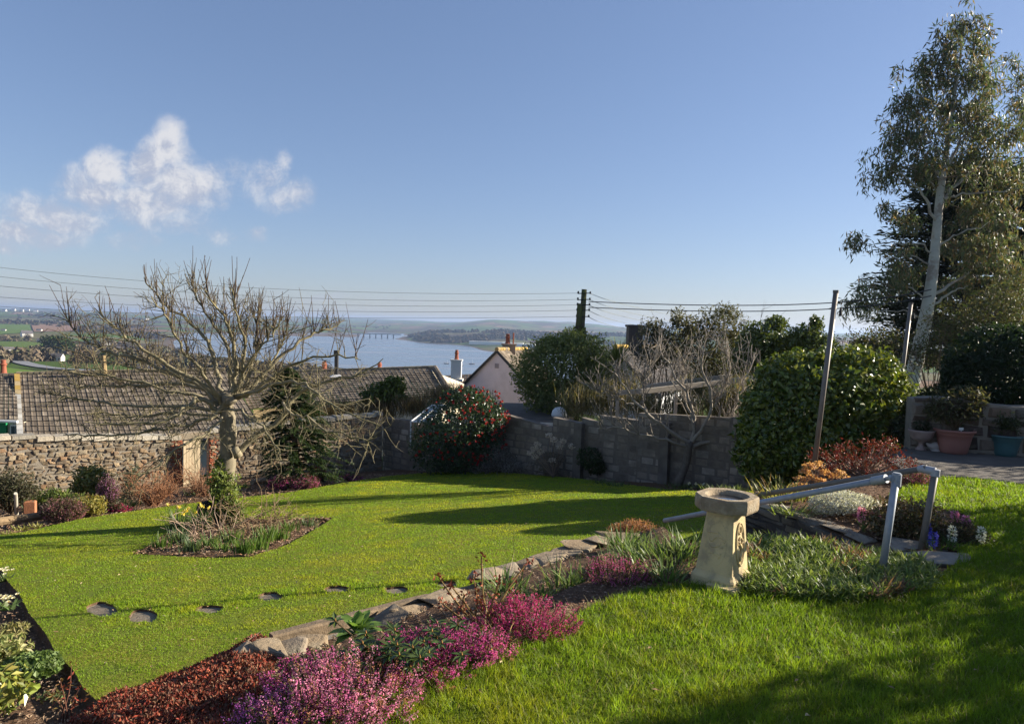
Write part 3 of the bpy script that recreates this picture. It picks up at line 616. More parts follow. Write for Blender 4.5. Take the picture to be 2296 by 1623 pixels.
h6, rf6, n6 = gable('house', 'white gabled house with dark slate roof and tall chimney', at(1382, 782, 40), at(1290, 890, 41), at(1462, 880, 39), at(1400, 935, 40)[2], at(1500, 780, 52), M('white_render', (.66, .67, .70), var=.1, sc=1.5, rough=.9, stain=(.4, .4, .42), ssc=1, samt=.3), [(.045, .04, .04), (.06, .05, .048), (.035, .033, .035)], RNG(6))
c = at(1421, 790, 42.5); ck = bevel(MB().box(c + [0, 0, .6], (.85, 1.0, 2.0)).box(c + [0, 0, 1.63], (1.0, 1.15, .14)).build('chimney', M('dark_chimney', (.07, .065, .065), var=.3, rough=.9), h6), .02)

# flat roofed garage, white bowl, lean-to greenhouse
FELT = M('roof_felt', (.075, .065, .055), (.13, .11, .09), var=.5, sc=2.5, rough=.9, bump=.2)
ga, gb, gc, gd_ = at(1118, 905, 33), at(1290, 914, 33), at(1283, 942, 26.5), at(1085, 936, 26.5)
zg = ga[2]; Q = np.array([ga, gb, gc, gd_]); Q[:, 2] = np.array([Q[0, 2], Q[1, 2], Q[2, 2], Q[3, 2]]).mean() ; 
gr = thing('garage', 'flat roofed garage with dark felt top behind the block wall', 'garage', (*Q.mean(0)[:2], Q[0, 2] - 2.4))
bevel(MB().add([*Q, *(Q - [0, 0, .16])], [(0, 2, 1), (0, 3, 2), (0, 1, 5), (0, 5, 4), (1, 2, 6), (1, 6, 5), (2, 3, 7), (2, 7, 6), (3, 0, 4), (3, 4, 7)]).build('roof', FELT, gr), .01)
Qw = Q.mean(0) + (Q - Q.mean(0)) * .93; MB().add([*(Qw - [0, 0, .17]), *(Qw - [0, 0, 2.4])], [(0, 5, 1), (0, 4, 5), (1, 6, 2), (1, 5, 6), (2, 7, 3), (2, 6, 7), (3, 4, 0), (3, 7, 4)]).build('wall', PINK, gr)
mb = MB(); d = Q[2] - Q[3]; mb.box((Q[2] + Q[3]) / 2 + [0, -.05, -.06], (np.linalg.norm(d), .05, .16), ax=(unit(d), unit(np.cross([0, 0, 1], d)), np.array([0, 0, 1.]))); mb.build('fascia', WHITE, gr)
cz_ = at(1254, 922, 27.6); cz_[2] = Q[0, 2]
bw = thing('white_cowl', 'white upturned bowl shaped cowl on the garage roof edge', 'vent cowl', cz_)
MB().lathe([(.22, 0), (.3, .02), (.31, .1), (.27, .26), (.17, .36), (.05, .40), (0, .4)], cz_ + [0, 0, .1], 20).build('dome', WHITE, bw, True); MB().lathe([(.24, 0), (.24, .1), (.2, .11)], cz_, 16).build('collar', LEAD, bw)
gh = thing('greenhouse', 'white framed lean-to greenhouse tucked behind the red camellia', 'greenhouse', at(945, 975, 25.5))
A_, B_, C_, D_ = at(922, 944, 25.6), at(968, 908, 27), at(1000, 908, 26.5), at(960, 946, 25.2)
mb = MB()
for p, q in ((A_, B_), (D_, C_), (A_, D_), (B_, C_), ((A_ + D_) / 2, (B_ + C_) / 2), (A_, A_ - [0, 0, 1]), (D_, D_ - [0, 0, 1])): mb.tube([p, q], .035, 5)
mb.build('frame', WHITE, gh); nn_ = unit(np.cross(D_ - A_, B_ - A_)); MB().add([A_, D_, C_, B_, A_ - [0, 0, 1], D_ - [0, 0, 1]], [(0, 1, 2), (0, 2, 3), (4, 5, 1), (4, 1, 0)]).build('glazing', M('greenhouse_glass', (.07, .085, .08), var=.2, rough=.15, spec=.8), gh)

# ================================================================== TELEGRAPH POLE AND WIRES
YP = 33.0; pt, pbm = at(1310, 648, YP), at(1296, 800, YP); pbm = pbm - [0, 0, 3]
POLE = M('mossy_pole', (.085, .065, .045), (.10, .11, .03), var=.4, sc=3, rough=.95, bump=.4, bsc=30)
tp = thing('telegraph_pole', 'leaning mossy telegraph pole with five tiers of insulators', 'telegraph pole', pbm)
MB().tube([pbm, pbm + (pt - pbm) * .5, pt], [.17, .15, .125], 10).build('pole', POLE, tp, True)
q_ = at(1298, 730, YP); MB().tube([q_ - [.06, .1, .9], q_ + [-.0, -.1, 1.05]], [.15, .12], 8).build('splint', POLE, tp, True)
IR = M('black_iron', (.02, .02, .02), var=.2, rough=.5); tips = []
for yk in (657, 671, 683, 695, 709):
    c = pt + (pbm - pt) * ((yk - 648) / (800 - 648 + 3 / wpx(YP)) )
    hb = MB().tube([c + [-.30, -.12, -.02], c + [.30, -.12, .02]], .024, 6).build('bracket', IR, tp)
    for k in (-1, 1): MB().lathe([(.0, -.04), (.04, -.04), (.05, 0), (.03, .025), (.045, .05), (.025, .075), (0, .075)], c + [k * .28, -.12, .02], 8).build('insulator', IR, hb)
    tips.append(c)
CAB = M('wire_cable', (.05, .05, .055), var=.1, rough=.6); CABL = M('pale_wire', (.17, .19, .17), var=.1, rough=.5)
def wire(label, P, r, m, grp):
    P = np.array(P); s = np.linspace(0, 1, 40); k = np.linspace(0, 1, len(P))
    co = [np.polyfit(k, P[:, i], min(2, len(P) - 1)) for i in range(3)]; Q = np.stack([np.polyval(c_, s) for c_ in co], 1)
    return tag(MB().tube(Q, r, 5).build('overhead_wire', m, base=Q[0]), label, 'wire', grp)
lw = [[(-60, 592, 26), (640, 648, 29)], [(-60, 613, 26), (650, 666, 29)], [(-60, 635, 26), (650, 680, 29)], [(-60, 661, 26), (650, 695, 29)], [(-60, 683, 26), (650, 710, 29)]]
nm = ['topmost of the five wires running left from the pole', 'second wire down on the left side of the pole', 'middle of the five wires running left from the pole', 'fourth wire down on the left side of the pole', 'lowest of the five wires running left from the pole']
for k in range(5): wire(nm[k], [at(*q) for q in lw[k]] + [tips[k] + [-.28, -.12, 0]], .0075, CABL, 'wires left of the telegraph pole')
nm = ['highest thin wire dropping right behind the evergreen trees', 'second thin wire dropping right from the pole', 'third thin wire dropping right from the pole', 'fourth thin wire dropping right from the pole', 'lowest thin wire dropping right to the slate roof']
e_ = [(1560, 714), (1540, 726), (1500, 728), (1470, 735), (1440, 741)]
for k in range(5): wire(nm[k], [tips[k] + [.28, -.12, 0], at((1310 + e_[k][0]) / 2, (tips and (657 + 13 * k + e_[k][1]) / 2) + 5, 45), at(*e_[k], 60)], .013, CABL, 'thin wires right of the telegraph pole')
for lb, y0, y1, y2, y3 in (('upper thick black cable running right to the tall gum tree', 674, 688, 672, 650), ('lower thick black cable running right to the tall gum tree', 687, 701, 686, 664)):
    wire(lb, [at(1315, y0, YP), at(1640, y1, 30), at(1866, y2, 27), at(2095, y3, 24)], .02, CAB, 'thick cables')

# ================================================================== TREES AND SHRUBS BEYOND THE GARDEN
DKG = [(.022, .04, .013), (.035, .055, .018), (.05, .07, .02)]; OLV = [(.15, .18, .055), (.19, .21, .07), (.10, .13, .04)]; MIDG = [(.085, .115, .022), (.12, .15, .028), (.06, .08, .018)]; YEL = [(.14, .16, .03), (.10, .13, .025), (.2, .2, .04)]
gz = lambda p, dz=0: np.array([p[0], p[1], float(terrain(p[0], p[1])) + dz])
EV = 'evergreens beyond the block wall'
bush('evergreen_tree', 'broad olive green evergreen growing round the telegraph pole', 'tree', gz(at(1275, 900, 30)), [pb(1225, 830, 30, 80, 66), pb(1262, 825, 30, 92, 72), pb(1310, 790, 30, 62, 48), pb(1215, 850, 30, 62, 62), pb(1330, 850, 30, 72, 72), pb(1365, 835, 29, 45, 50), pb(1270, 800, 30, 70, 50), pb(1262, 890, 30, 90, 45), pb(1280, 760, 30.5, 28, 26), pb(1230, 775, 30, 30, 26)], 34000, .17, .07, OLV, g=RNG(31), shell=(.7, 1.1), amp=.3, fill=.5, nst=30, fr=3)
bush('ivy_shrub', 'ivy tuft wrapped round the telegraph pole above the evergreen', 'ivy', at(1298, 745, YP), [pb(1298, 750, YP, 17, 26), pb(1296, 772, YP, 24, 20)], 900, .14, .1, MIDG, g=RNG(32), nst=3)
bush('evergreen_tree', 'loose grey leaved tree against the sky right of the slate house', 'tree', gz(at(1470, 830, 27)), [pb(1462, 740, 27, 34, 28), pb(1500, 770, 27, 45, 42), pb(1520, 715, 27, 20, 25), pb(1460, 790, 27, 38, 40), pb(1545, 735, 27, 22, 30)], 4200, .16, .06, [(.09, .09, .05), (.12, .11, .06)], g=RNG(33), shell=(.35, 1.15), amp=.5, group=EV, nst=40, fr=3)
bush('evergreen_tree', 'dark bronze green conical tree tallest behind the bare fruit tree', 'tree', gz(at(1600, 850, 28)), [pb(1600, 800, 28, 92, 75), pb(1610, 740, 28, 66, 52), pb(1632, 705, 28, 28, 26), pb(1560, 770, 28, 40, 45), pb(1660, 790, 28, 40, 55)], 11000, .17, .05, [(.075, .068, .025), (.10, .09, .035), (.05, .058, .022)], g=RNG(34), shell=(.5, 1.12), amp=.4, group=EV, nst=30)
bush('evergreen_tree', 'bright leaved bushy tree between the bronze tree and the gum', 'tree', gz(at(1715, 840, 25)), [pb(1710, 765, 25, 55, 42), pb(1740, 725, 25, 26, 18), pb(1680, 800, 25, 45, 45), pb(1750, 790, 25, 45, 45)], 7000, .17, .075, MIDG, m=GLOSSY, g=RNG(35), shell=(.5, 1.12), amp=.4, group=EV, nst=20)
bush('evergreen_tree', 'small bright shrubby tree just left of the leaning washing pole', 'tree', gz(at(1810, 830, 24)), [pb(1805, 758, 24, 40, 30), pb(1830, 725, 24, 16, 18), pb(1830, 780, 24, 50, 35)], 4200, .17, .075, MIDG, m=GLOSSY, g=RNG(36), shell=(.5, 1.12), amp=.4, group=EV, nst=20)
bush('bay_shrub', 'leafy bay shrub in front of the second brown roof', 'shrub', gz(at(865, 930, 28.5)), [pb(862, 885, 28.5, 46, 28), pb(885, 862, 28.5, 26, 20), pb(838, 892, 28.5, 25, 18)], 2600, .2, .1, MIDG, g=RNG(37), shell=(.5, 1.15), amp=.4, nst=14)
def scrub(label, name, blobs, n, cols, seed, L=.5, wd=.02):
    g_ = RNG(seed); P, N = blobpts(blobs, n, g_, (.2, 1.1), .4, fill=.6); mb = MB(); k = len(P)
    blades(mb, P, g_.uniform(0, 6.28, k), L * g_.uniform(.4, 1.2, k), wd, g_.normal(.6, .5, k), g_.normal(.6, .6, k), rcol(g_, k, cols, .4), 2, g_)
    return kind(mb.build(name, LEAF, base=np.asarray(blobs[0][:3])), 'stuff', label)
scrub('dry brown brambles and grass along the bank below the roofs', 'undergrowth', [pb(x, y, Y, 60, h, 60) for x, y, Y, h in ((760, 925, 27, 26), (850, 925, 28, 26), (930, 915, 28, 28), (1000, 890, 29, 26), (690, 935, 26, 20), (1060, 905, 29, 22), (830, 945, 27.3, 20))], 14000, [(.20, .13, .06), (.26, .17, .08), (.13, .085, .045), (.12, .11, .04)], 41)
scrub('tangle of pale canes and dead stems over the block wall', 'undergrowth', [pb(x, y, Y, 55, h, 70) for x, y, Y, h in ((1300, 905, 25.5, 45), (1370, 910, 25, 45), (1450, 920, 24, 40), (1530, 920, 23.5, 42), (1610, 915, 22.5, 45), (1660, 900, 22, 50), (1400, 880, 26, 45), (1560, 880, 25, 35))], 13000, [(.16, .12, .06), (.22, .18, .09), (.10, .10, .03), (.07, .08, .025), (.28, .23, .13)], 42, .55, .022)
# spiky cordyline
cp = at(1385, 815, 27); cr = thing('cordyline', 'spiky cordyline palm beside the white gable', 'palm', gz(cp)); g_ = RNG(43); n = 160; mb = MB(); az = g_.uniform(0, 6.28, n)
blades(mb, np.repeat(cp[None], n, 0), az, g_.uniform(.8, 1.25, n), .07, g_.uniform(.05, 1.7, n), g_.uniform(.1, .5, n), rcol(g_, n, [(.09, .12, .03), (.15, .16, .05)], .3), 3, g_); mb.build('leaves', LEAF, cr); MB().tube([gz(cp), cp], [.12, .1], 7, (.13, .1, .07)).build('trunk', BARK, cr)
# white weathered pergola
PG = M('pale_timber', (.36, .31, .24), var=.3, sc=8, rough=.85); pgr = thing('pergola', 'pale weathered timber pergola in the neighbouring garden', 'pergola', gz(at(1500, 940, 22.5)))
def beam(name, a, b, w_, h_, par, m, up_=np.array([0, 0, 1.])):
    a, b = np.asarray(a), np.asarray(b); d = unit(b - a); s = unit(np.cross(d, up_) if abs(d[2]) < .95 else np.array([1., 0, 0])); return bevel(MB().box((a + b) / 2, (np.linalg.norm(b - a), w_, h_), ax=(d, s, np.cross(s, d))).build(name, m, par), .008)
for a, b in (((1386, 880, 23.5), (1490, 872, 24.5)), ((1438, 877, 21.5), (1700, 846, 23)), ((1440, 868, 24), (1640, 842, 25.5))): beam('beam', at(*a), at(*b), .09, .16, pgr, PG)
for a in ((1385, 882, 23.6), (1355 + 52, 884, 25), (1516, 880, 22.3), (1480, 880, 24.4), (1600, 868, 22.6)): p = at(*a); beam('post', p - [0, 0, .02], gz(p, -.2), .1, .1, pgr, PG)

# ================================================================== BARE TREES
def smoothpath(P, n):
    P = np.asarray(P, float); k = np.linspace(0, len(P) - 1, n); Q = np.stack([np.interp(k, np.arange(len(P)), P[:, i]) for i in range(3)], 1)
    for _ in range(2): Q[1:-1] = (Q[:-2] + 2 * Q[1:-1] + Q[2:]) / 4
    return Q
def sprout(mb, p, d, L, r, g, depth, upb, col, col2, wig=.25, kids=3):
    n = 6 if depth else 5; pts = [p]; dd = d.copy()
    for _ in range(n - 1):
        dd = unit(dd + g.normal(size=3) * wig * .6 + np.array([0, 0, upb * .16])); pts.append(pts[-1] + dd * L / (n - 1))
    pts = np.array(pts); f = np.linspace(0, 1, n)[:, None]; mb.tube(pts, np.linspace(r, r * .45, n), 5 if r > .012 else 4, np.asarray(col) * (1 - f) + np.asarray(col2) * f, cap=False)
    if depth:
        for k in range(kids):
            i = int(g.integers(1, n)); dirn = unit(dd * .55 + g.normal(size=3) * .65 + np.array([0, 0, upb * .5])); sprout(mb, pts[i], dirn, L * g.uniform(.3, .62), r * .62, g, depth - 1, upb, col, col2, wig, max(2, kids - 1))
AB, AB2, ASH = (.25, .215, .145), (.20, .175, .095), (.075, .055, .042)
g = RNG(77)
base = low(490, 1172); TY = base[1]
at_ = thing('apple_tree', 'old bare apple tree with wide spreading crown in the lawn bed', 'tree', base)
tr = [(492, 1178), (500, 1120), (507, 1060), (512, 1000), (511, 950), (508, 905)]
mb = MB(); TP = smoothpath([at(x, y, TY) for x, y in tr], 16); k_ = np.linspace(0, 1, 16)
rr = np.interp(k_, [0, .1, .3, .7, 1], [.28, .21, .175, .15, .14]) * (1 + .07 * g.normal(size=16))
mb.tube(TP, rr, 12, (.21, .18, .125)); 
mb.tube([at(537, 1020, TY) + [.02, -.1, 0], at(533, 1000, TY) + [0, -.16, 0]], [.09, .07], 8, AB); mb.tube([at(520, 905, TY - .2), at(505, 880, TY - .2)], [.13, .09], 8, (.2, .17, .12))
mb.build('trunk', BARK, at_, True)
LIMBS = [  # (pixel path, depth swing, start radius, upward bias)
 ([(508, 900), (480, 872), (390, 823), (313, 766), (277, 749), (243, 716), (196, 668)], -1.0, .062, .7),
 ([(508, 900), (494, 862), (474, 778), (452, 727), (395, 687), (344, 648), (313, 592)], .5, .07, .9),
 ([(512, 900), (525, 862), (528, 778), (517, 721), (485, 665), (440, 610)], -.6, .075, 1.),
 ([(515, 900), (522, 850), (512, 760), (470, 700), (430, 640), (420, 585)], .9, .06, 1.),
 ([(520, 900), (553, 862), (576, 763), (581, 693), (590, 660)], .8, .062, .9),
 ([(520, 900), (545, 830), (552, 740), (530, 680), (520, 620)], -.8, .055, 1.),
 ([(520, 905), (572, 857), (650, 781), (700, 745), (738, 738), (772, 716)], 1.2, .06, .5),
 ([(525, 905), (574, 871), (665, 806), (778, 795), (809, 806)], -.5, .05, .4),
 ([(518, 1015), (545, 1010), (585, 970), (636, 936), (653, 897), (682, 866), (763, 851), (823, 834), (859, 803)], .3, .095, .3),
 ([(530, 900), (600, 860), (682, 853), (721, 894), (778, 928), (851, 953)], -1.4, .045, .0),
 ([(640, 935), (679, 930), (738, 964), (817, 990), (845, 976)], -1.1, .03, .1),
 ([(500, 900), (447, 857), (306, 862), (249, 865), (179, 868), (140, 850)], 1.4, .055, .4),
 ([(498, 890), (441, 851), (317, 809), (258, 792), (204, 772), (159, 738), (142, 696)], .2, .055, .6),
 ([(500, 905), (441, 892), (410, 915), (385, 941), (264, 953), (190, 945)], -1.5, .07, .1),
 ([(495, 905), (390, 914), (264, 907), (193, 899), (137, 885), (86, 876)], .8, .05, .2),
 ([(505, 915), (470, 940), (390, 958), (221, 978), (142, 974)], -.9, .05, .0),
 ([(505, 925), (480, 960), (420, 990), (375, 1015), (330, 1060), (250, 1062)], -1.7, .04, -.2),
 ([(510, 910), (470, 880), (400, 840), (330, 830), (250, 815), (120, 775)], 1.8, .05, .5),
 ([(500, 930), (450, 930), (370, 925), (300, 935), (240, 925), (170, 930)], 1.0, .04, .0),
 ([(500, 915), (430, 880), (350, 870), (280, 840), (215, 845), (120, 830)], -.6, .042, .3),
 ([(505, 900), (460, 840), (410, 780), (370, 700), (330, 640)], -1.5, .045, .9),
 ([(518, 900), (560, 800), (610, 740), (640, 690)], -.9, .04, .9),
 ([(515, 905), (545, 880), (600, 830), (640, 760), (660, 690)], 1.7, .05, .8),
 ([(512, 905), (530, 920), (575, 940), (620, 1000), (640, 1040)], -1.2, .035, -.2),
]
bm = MB()
for path, dz, r0, ub in LIMBS:
    if ub > .6: path = [(508 + (x - 508) * .95, 905 + (y - 905) * .91) for x, y in path]
    n = len(path); P = smoothpath([at(x, y, TY + dz * (i / (n - 1)) ** .8) for i, (x, y) in enumerate(path)], 22); P[1:-1] += g.normal(size=(20, 3)) * .022
    fr_ = np.linspace(0, 1, 22); rad = (r0 * .66 * (1 - fr_) ** .9 + .008) * (1 + .08 * g.normal(size=22)); f = fr_[:, None]
    P[:3] += np.array([[1.], [.6], [.2]]) * g.normal(size=3) * [.05, .05, .13]
    bm.tube(P, rad, 7, np.array(AB) * (1 - f) + np.array(AB2) * f, cap=False)
    tg = unit(np.gradient(P, axis=0)); L = np.linalg.norm(np.diff(P, axis=0), axis=1).sum()
    for k in range(int(8 + L * 6)):
        s = g.uniform(.2, .93); i = min(21, int(s * 21)); d = unit(tg[i] * .55 + g.normal(size=3) * .6 + np.array([0, 0, .55 * ub]))
        sprout(bm, P[i], d, g.uniform(.3, .8) * (1 if s < .85 else .6), g.uniform(.0065, .011), g, 2 if g.random() < .45 else 1, .7 * ub - .1, AB2, ASH if ub > .3 else (.2, .17, .11), .24, 3)
    if ub > .35:
        for k in range(int(7 + 9 * ub)):
            i = int(g.uniform(.4, 1) * 21); sprout(bm, P[i], unit(np.array([g.normal() * .2 + (tg[i][0]) * .25, g.normal() * .2, 1.])), g.uniform(.35, .85), .0095, g, 1 if g.random() < .3 else 0, .25, (.10, .075, .055), ASH, .05, 2)
    if ub > .45:
        for k in range(int(6 + 6 * ub)):
            i = int(g.uniform(.45, 1) * 21); sprout(bm, P[i], unit(np.array([g.normal() * .22, g.normal() * .22, 1.])), g.uniform(.25, .5), .0072, g, 0, .6, (.13, .10, .07), ASH, .12, 2)
bm.build('branches', BARK, at_, True)
b_ = bush('ivy', 'leafy ivy climbing the lower apple trunk', 'ivy', base, [pb(504, 1100, TY - .2, 30, 52), pb(490, 1085, TY - .15, 24, 50), pb(512, 1130, TY - .2, 24, 30), pb(506, 1150, TY - .25, 22, 30), pb(497, 1050, TY - .1, 13, 28), pb(530, 1150, TY - .3, 18, 25)], 3000, .08, .045, [(.13, .17, .035), (.19, .22, .05), (.08, .12, .025)], g=RNG(78), shell=(.5, 1.2), amp=.4, fill=.3, nst=12, rst=.012)
sm = MB(); p = at(470, 1178, TY - .35); cut = thing('tree_stump', 'charred black cut stump beside the apple trunk', 'stump', p)
sm.tube([p - [0, 0, .05], p + [-.04, 0, .2], p + [-.10, -.02, .40], p + [-.12, -.03, .47]], [.19, .17, .15, .09], 10, (.012, .010, .009)); sm.build('stump', M('charred_wood', None, var=.5, sc=14, rough=.95, bump=.5, bsc=30), cut)
cut2 = MB(); sc_p = []
g2 = RNG(79)
for k in range(70):
    p = low(g2.uniform(480, 640), g2.uniform(1168, 1200)); sprout(cut2, p, unit(np.array([g2.normal() * .5 + (.55 if g2.random() < .7 else -.7), -.2 + g2.normal() * .3, .75])), g2.uniform(.4, .85), .008, g2, 1, -.2, (.27, .19, .11), (.2, .14, .09), .3, 3)
tag(cut2.build('twiggy_shrub', BARK, base=low(560, 1185)), 'leafless tan twiggy shrub sprawling right of the apple trunk', 'shrub')
cut3 = MB()
for k in range(26):
    p = low(g2.uniform(440, 500), g2.uniform(1190, 1215)); sprout(cut3, p, unit(np.array([g2.normal() * .8, -.5 + g2.normal() * .3, .35])), g2.uniform(.4, .8), .010, g2, 1, .15, (.3, .2, .14), (.34, .26, .2), .4, 2)
tag(cut3.build('twiggy_shrub', BARK, base=low(470, 1205)), 'arching bare pinkish stems low among the daffodil leaves', 'shrub')

def baretree(label, name, base, H, spread, n, col, col2, seed, cat='tree', group=None, r=.06, depth=2, fork=.25, upb=.6, wig=.25, lean=(0, 0), twr=.016):
    g_ = RNG(seed); base = np.asarray(base, float); root = thing(name, label, cat, base, group); top = base + [lean[0] * fork, lean[1] * fork, H * fork]
    MB().tube(smoothpath([base - [0, 0, .1], (base + top) / 2 + g_.normal(size=3) * .03, top], 6), np.linspace(r * 1.25, r, 6), 8, col).build('trunk', BARK, root, True); mb_ = MB()
    for k in range(n):
        a = 6.283 * (k + g_.random()) / n; d = unit(np.array([math.cos(a) * spread, math.sin(a) * spread * .6, 1.])); st = base + (top - base) * g_.uniform(.75, 1)
        L = H * (1 - fork) * g_.uniform(.75, 1.1); Q = [st]; dd = d
        for _ in range(7): dd = unit(dd + g_.normal(size=3) * wig * .7 + [0, 0, .12 * upb]); Q.append(Q[-1] + dd * L / 7)
        Q = np.array(Q); mb_.tube(Q, np.linspace(r * .62, twr * .8, 8), 6, col, cap=False)
        for _ in range(9): i = int(g_.integers(1, 8)); sprout(mb_, Q[i], unit(dd * .5 + g_.normal(size=3) * .6 + [0, 0, upb * .6]), L * g_.uniform(.25, .5), twr, g_, depth - 1, upb, col, col2, wig, 3)
    mb_.build('branches', BARK, root, True); return root
baretree('faint tall bare tree rising above the bronze evergreen', 'bare_tree', gz(at(1640, 850, 36)), (at(1640, 655, 36)[2] - float(terrain(at(1640, 850, 36)[0], 36))) * .74, .32, 12, (.15, .12, .10), (.2, .165, .13), 81, group='bare trees on the skyline', depth=2, twr=.012, r=.08, wig=.12)
baretree('small pale bare tree on the skyline left of the gum tree', 'bare_tree', gz(at(1875, 790, 40)), 4.6, .55, 8, (.2, .16, .13), (.24, .19, .15), 82, group='bare trees on the skyline', twr=.025, r=.1)
baretree('wide pale bare tree between the gum trunk and leaning pole', 'bare_tree', gz(at(1960, 790, 38)), 3.4, .9, 9, (.17, .13, .10), (.22, .16, .13), 83, group='bare trees on the skyline', twr=.022, r=.1)

# ================================================================== GARDEN GROUND
kind(poly('soil', [(x, y, lowz(x, y) - .13) for x, y in [(-22, 2.5), (-3.4, 2.5), (2.6, 8.2), (5.6, 12.5), (9.5, 12.6), (10.5, 15.2), (5.2, 19.4), (-4.2, 26.6), (-18, 17)]], SOIL), label='brown garden soil of the lower beds')
kind(poly('soil', [(x, y, -.03) for x, y in [(-1.0, 1.0), (14, 1.0), (14, 6.7), (3.3, 6.75), (2.3, 7.5), (1.6, 7.0), (.3, 5.6), (-1.2, 3.2)]], SOIL), label='brown soil under the near lawn and leafy mat')
kind(poly('soil', [(x, y, -.03) for x, y in [(14, 6.7), (17, 15.5), (9.9, 15.6), *[tuple(up(*q)[:2]) for q in [(1985, 1012), (1900, 1030), (1830, 1055), (1760, 1087), (1652, 1108), (1660, 1114), (1918, 1205)]], (4.0, 6.7)]], SOIL), label='brown soil of the rock garden beds')
kind(poly('soil', [(2.25, 7.45, -.04), (3.3, 6.76, -.04), (1.95, 8.9, -.5), (1.6, 8.6, -.45)], SOIL), label='soil sloping to the steps behind the birdbath')
LAWN_U = [up(*q) for q in [(640, 1700), (740, 1600), (900, 1530), (1080, 1470), (1260, 1395), (1340, 1352), (1440, 1318), (1550, 1308), (1690, 1318), (1800, 1335), (1950, 1342), (2060, 1310), (2140, 1268), (2150, 1228), (2188, 1215), (2200, 1195), (2160, 1150), (2060, 1140), (1990, 1110), (2080, 1068), (2180, 1073), (2330, 1092), (2500, 1120)]] + [np.array([9.5, 2.5, 0]), np.array([-.4, 2.5, 0])]
LG = M('lawn', (.10, .135, .02), (.16, .155, .022), var=.5, sc=2.2, rough=.95, spec=.1, bump=.6, bsc=14)
kind(poly('lawn', LAWN_U, LG), label='near upper lawn crossed by long shadows')
LAWN_L = [low(*q) for q in [(-160, 1240), (0, 1268), (16, 1300), (44, 1331), (66, 1374), (102, 1418), (126, 1463), (164, 1500), (188, 1544), (228, 1578), (300, 1560), (420, 1510), (540, 1462)]] + [np.array([x, y, lowz(x, y)]) for x, y in [(-1.7, 5.7), (-.6, 6.5), (.2, 7.5), (1.1, 8.5), (2.2, 9.3), (3.2, 10.4)]] + [low(*q) for q in [(1690, 1100), (1600, 1102), (1480, 1094), (1300, 1072), (1120, 1057), (985, 1056), (870, 1066), (760, 1083), (650, 1102), (560, 1112), (420, 1128), (330, 1140), (180, 1162), (60, 1190), (0, 1198), (-160, 1215)]]
BED = [low(*q) for q in [(298, 1240), (335, 1222), (385, 1185), (430, 1165), (500, 1155), (600, 1166), (690, 1160), (748, 1160), (690, 1195), (640, 1222), (560, 1247), (480, 1250), (400, 1246)]]
kind(poly('soil', [b - np.array([0, 0, .085]) for b in BED], SOIL), label='diamond shaped soil bed under the apple tree')
CONC = M('old_concrete', (.13, .105, .08), (.085, .08, .072), var=.6, sc=1.2, rough=.9, bump=.4, bsc=30, stain=(.17, .15, .13), ssc=1.5, samt=.5)
kind(poly('path', [*[up(*q) + [0, 0, .004] for q in [(2040, 1062), (2100, 1066), (2200, 1072), (2340, 1090), (2600, 1125)]], np.array([14, 9., .004]), np.array([15, 14.6, .004]), up(2296, 1010) + [0, .6, .004], up(2060, 1005) + [0, .4, .004], up(1990, 1030) + [0, 0, .004]], CONC), label='old concrete path in front of the pots')
# slope of the rock bed between the upper lawn and the rocks
ROCKL = [at(600, 1475, 5.35), at(640, 1450, 5.6), at(740, 1425, 5.9), at(860, 1385, 6.2), at(960, 1350, 6.5), at(1050, 1315, 7.0), at(1160, 1268, 7.5), at(1250, 1240, 7.95), at(1360, 1213, 8.35), at(1440, 1190, 8.7), at(1488, 1174, 8.85)]
LAWNE = [up(560, 1640), up(690, 1640), up(820, 1575), up(960, 1515), up(1080, 1475), up(1200, 1420), up(1290, 1385), up(1360, 1350), up(1460, 1318), up(1560, 1308), up(1640, 1300)]
A_ = smoothpath(LAWNE, 40); B_ = smoothpath(ROCKL, 40); s = np.linspace(0, 1, 9)[None, :, None]
G = A_[:, None] * (1 - s) + B_[:, None] * s; G[..., 2] += (fbm(G * 4, 3) - .5) * .09 * np.sin(np.pi * s[..., 0]) - .03
kind(MB().quadgrid(G[:, ::-1]).build('soil', SOIL, smooth=True), label='sloping soil of the heather bed above the rocks')
# sedum slope down to the lawn corner
S0 = [low(150, 1640), low(228, 1582), low(330, 1552), low(430, 1508), low(545, 1466)]; S1 = [up(330, 1700, -.28), up(480, 1660, -.2), up(570, 1600, -.2), up(610, 1530, -.25), at(620, 1478, 5.4)]
A_ = smoothpath(S0, 24); B_ = smoothpath(S1, 24); G = A_[:, None] * (1 - s) + B_[:, None] * s; G[..., 2] += np.sin(np.pi * s[..., 0]) * .10 + (fbm(G * 5, 8) - .5) * .08
SEDG = G
kind(MB().quadgrid(G[:, ::-1]).build('soil', SOIL, smooth=True), label='soil slope under the red ground cover')
g = RNG(91); i = g.integers(0, 23, 26000); j = g.integers(0, 8, 26000); u_, v_ = g.random((2, 26000, 1))
P = G[i, j] * (1 - u_) * (1 - v_) + G[i + 1, j] * u_ * (1 - v_) + G[i, j + 1] * (1 - u_) * v_ + G[i + 1, j + 1] * u_ * v_
P = P[fbm(P * 3.2, 4) > .25]; k = len(P); D = unit(rdir(g, k) + [0, 0, .5]); mb = MB(); tn = fbm(P * 2.5, 9)[:, None]
P = P + np.array([0, 0, 1.]) * (g.random((k, 1)) * .05 + .16 * np.clip(fbm(P * 3.6, 15)[:, None] - .42, 0, 1))
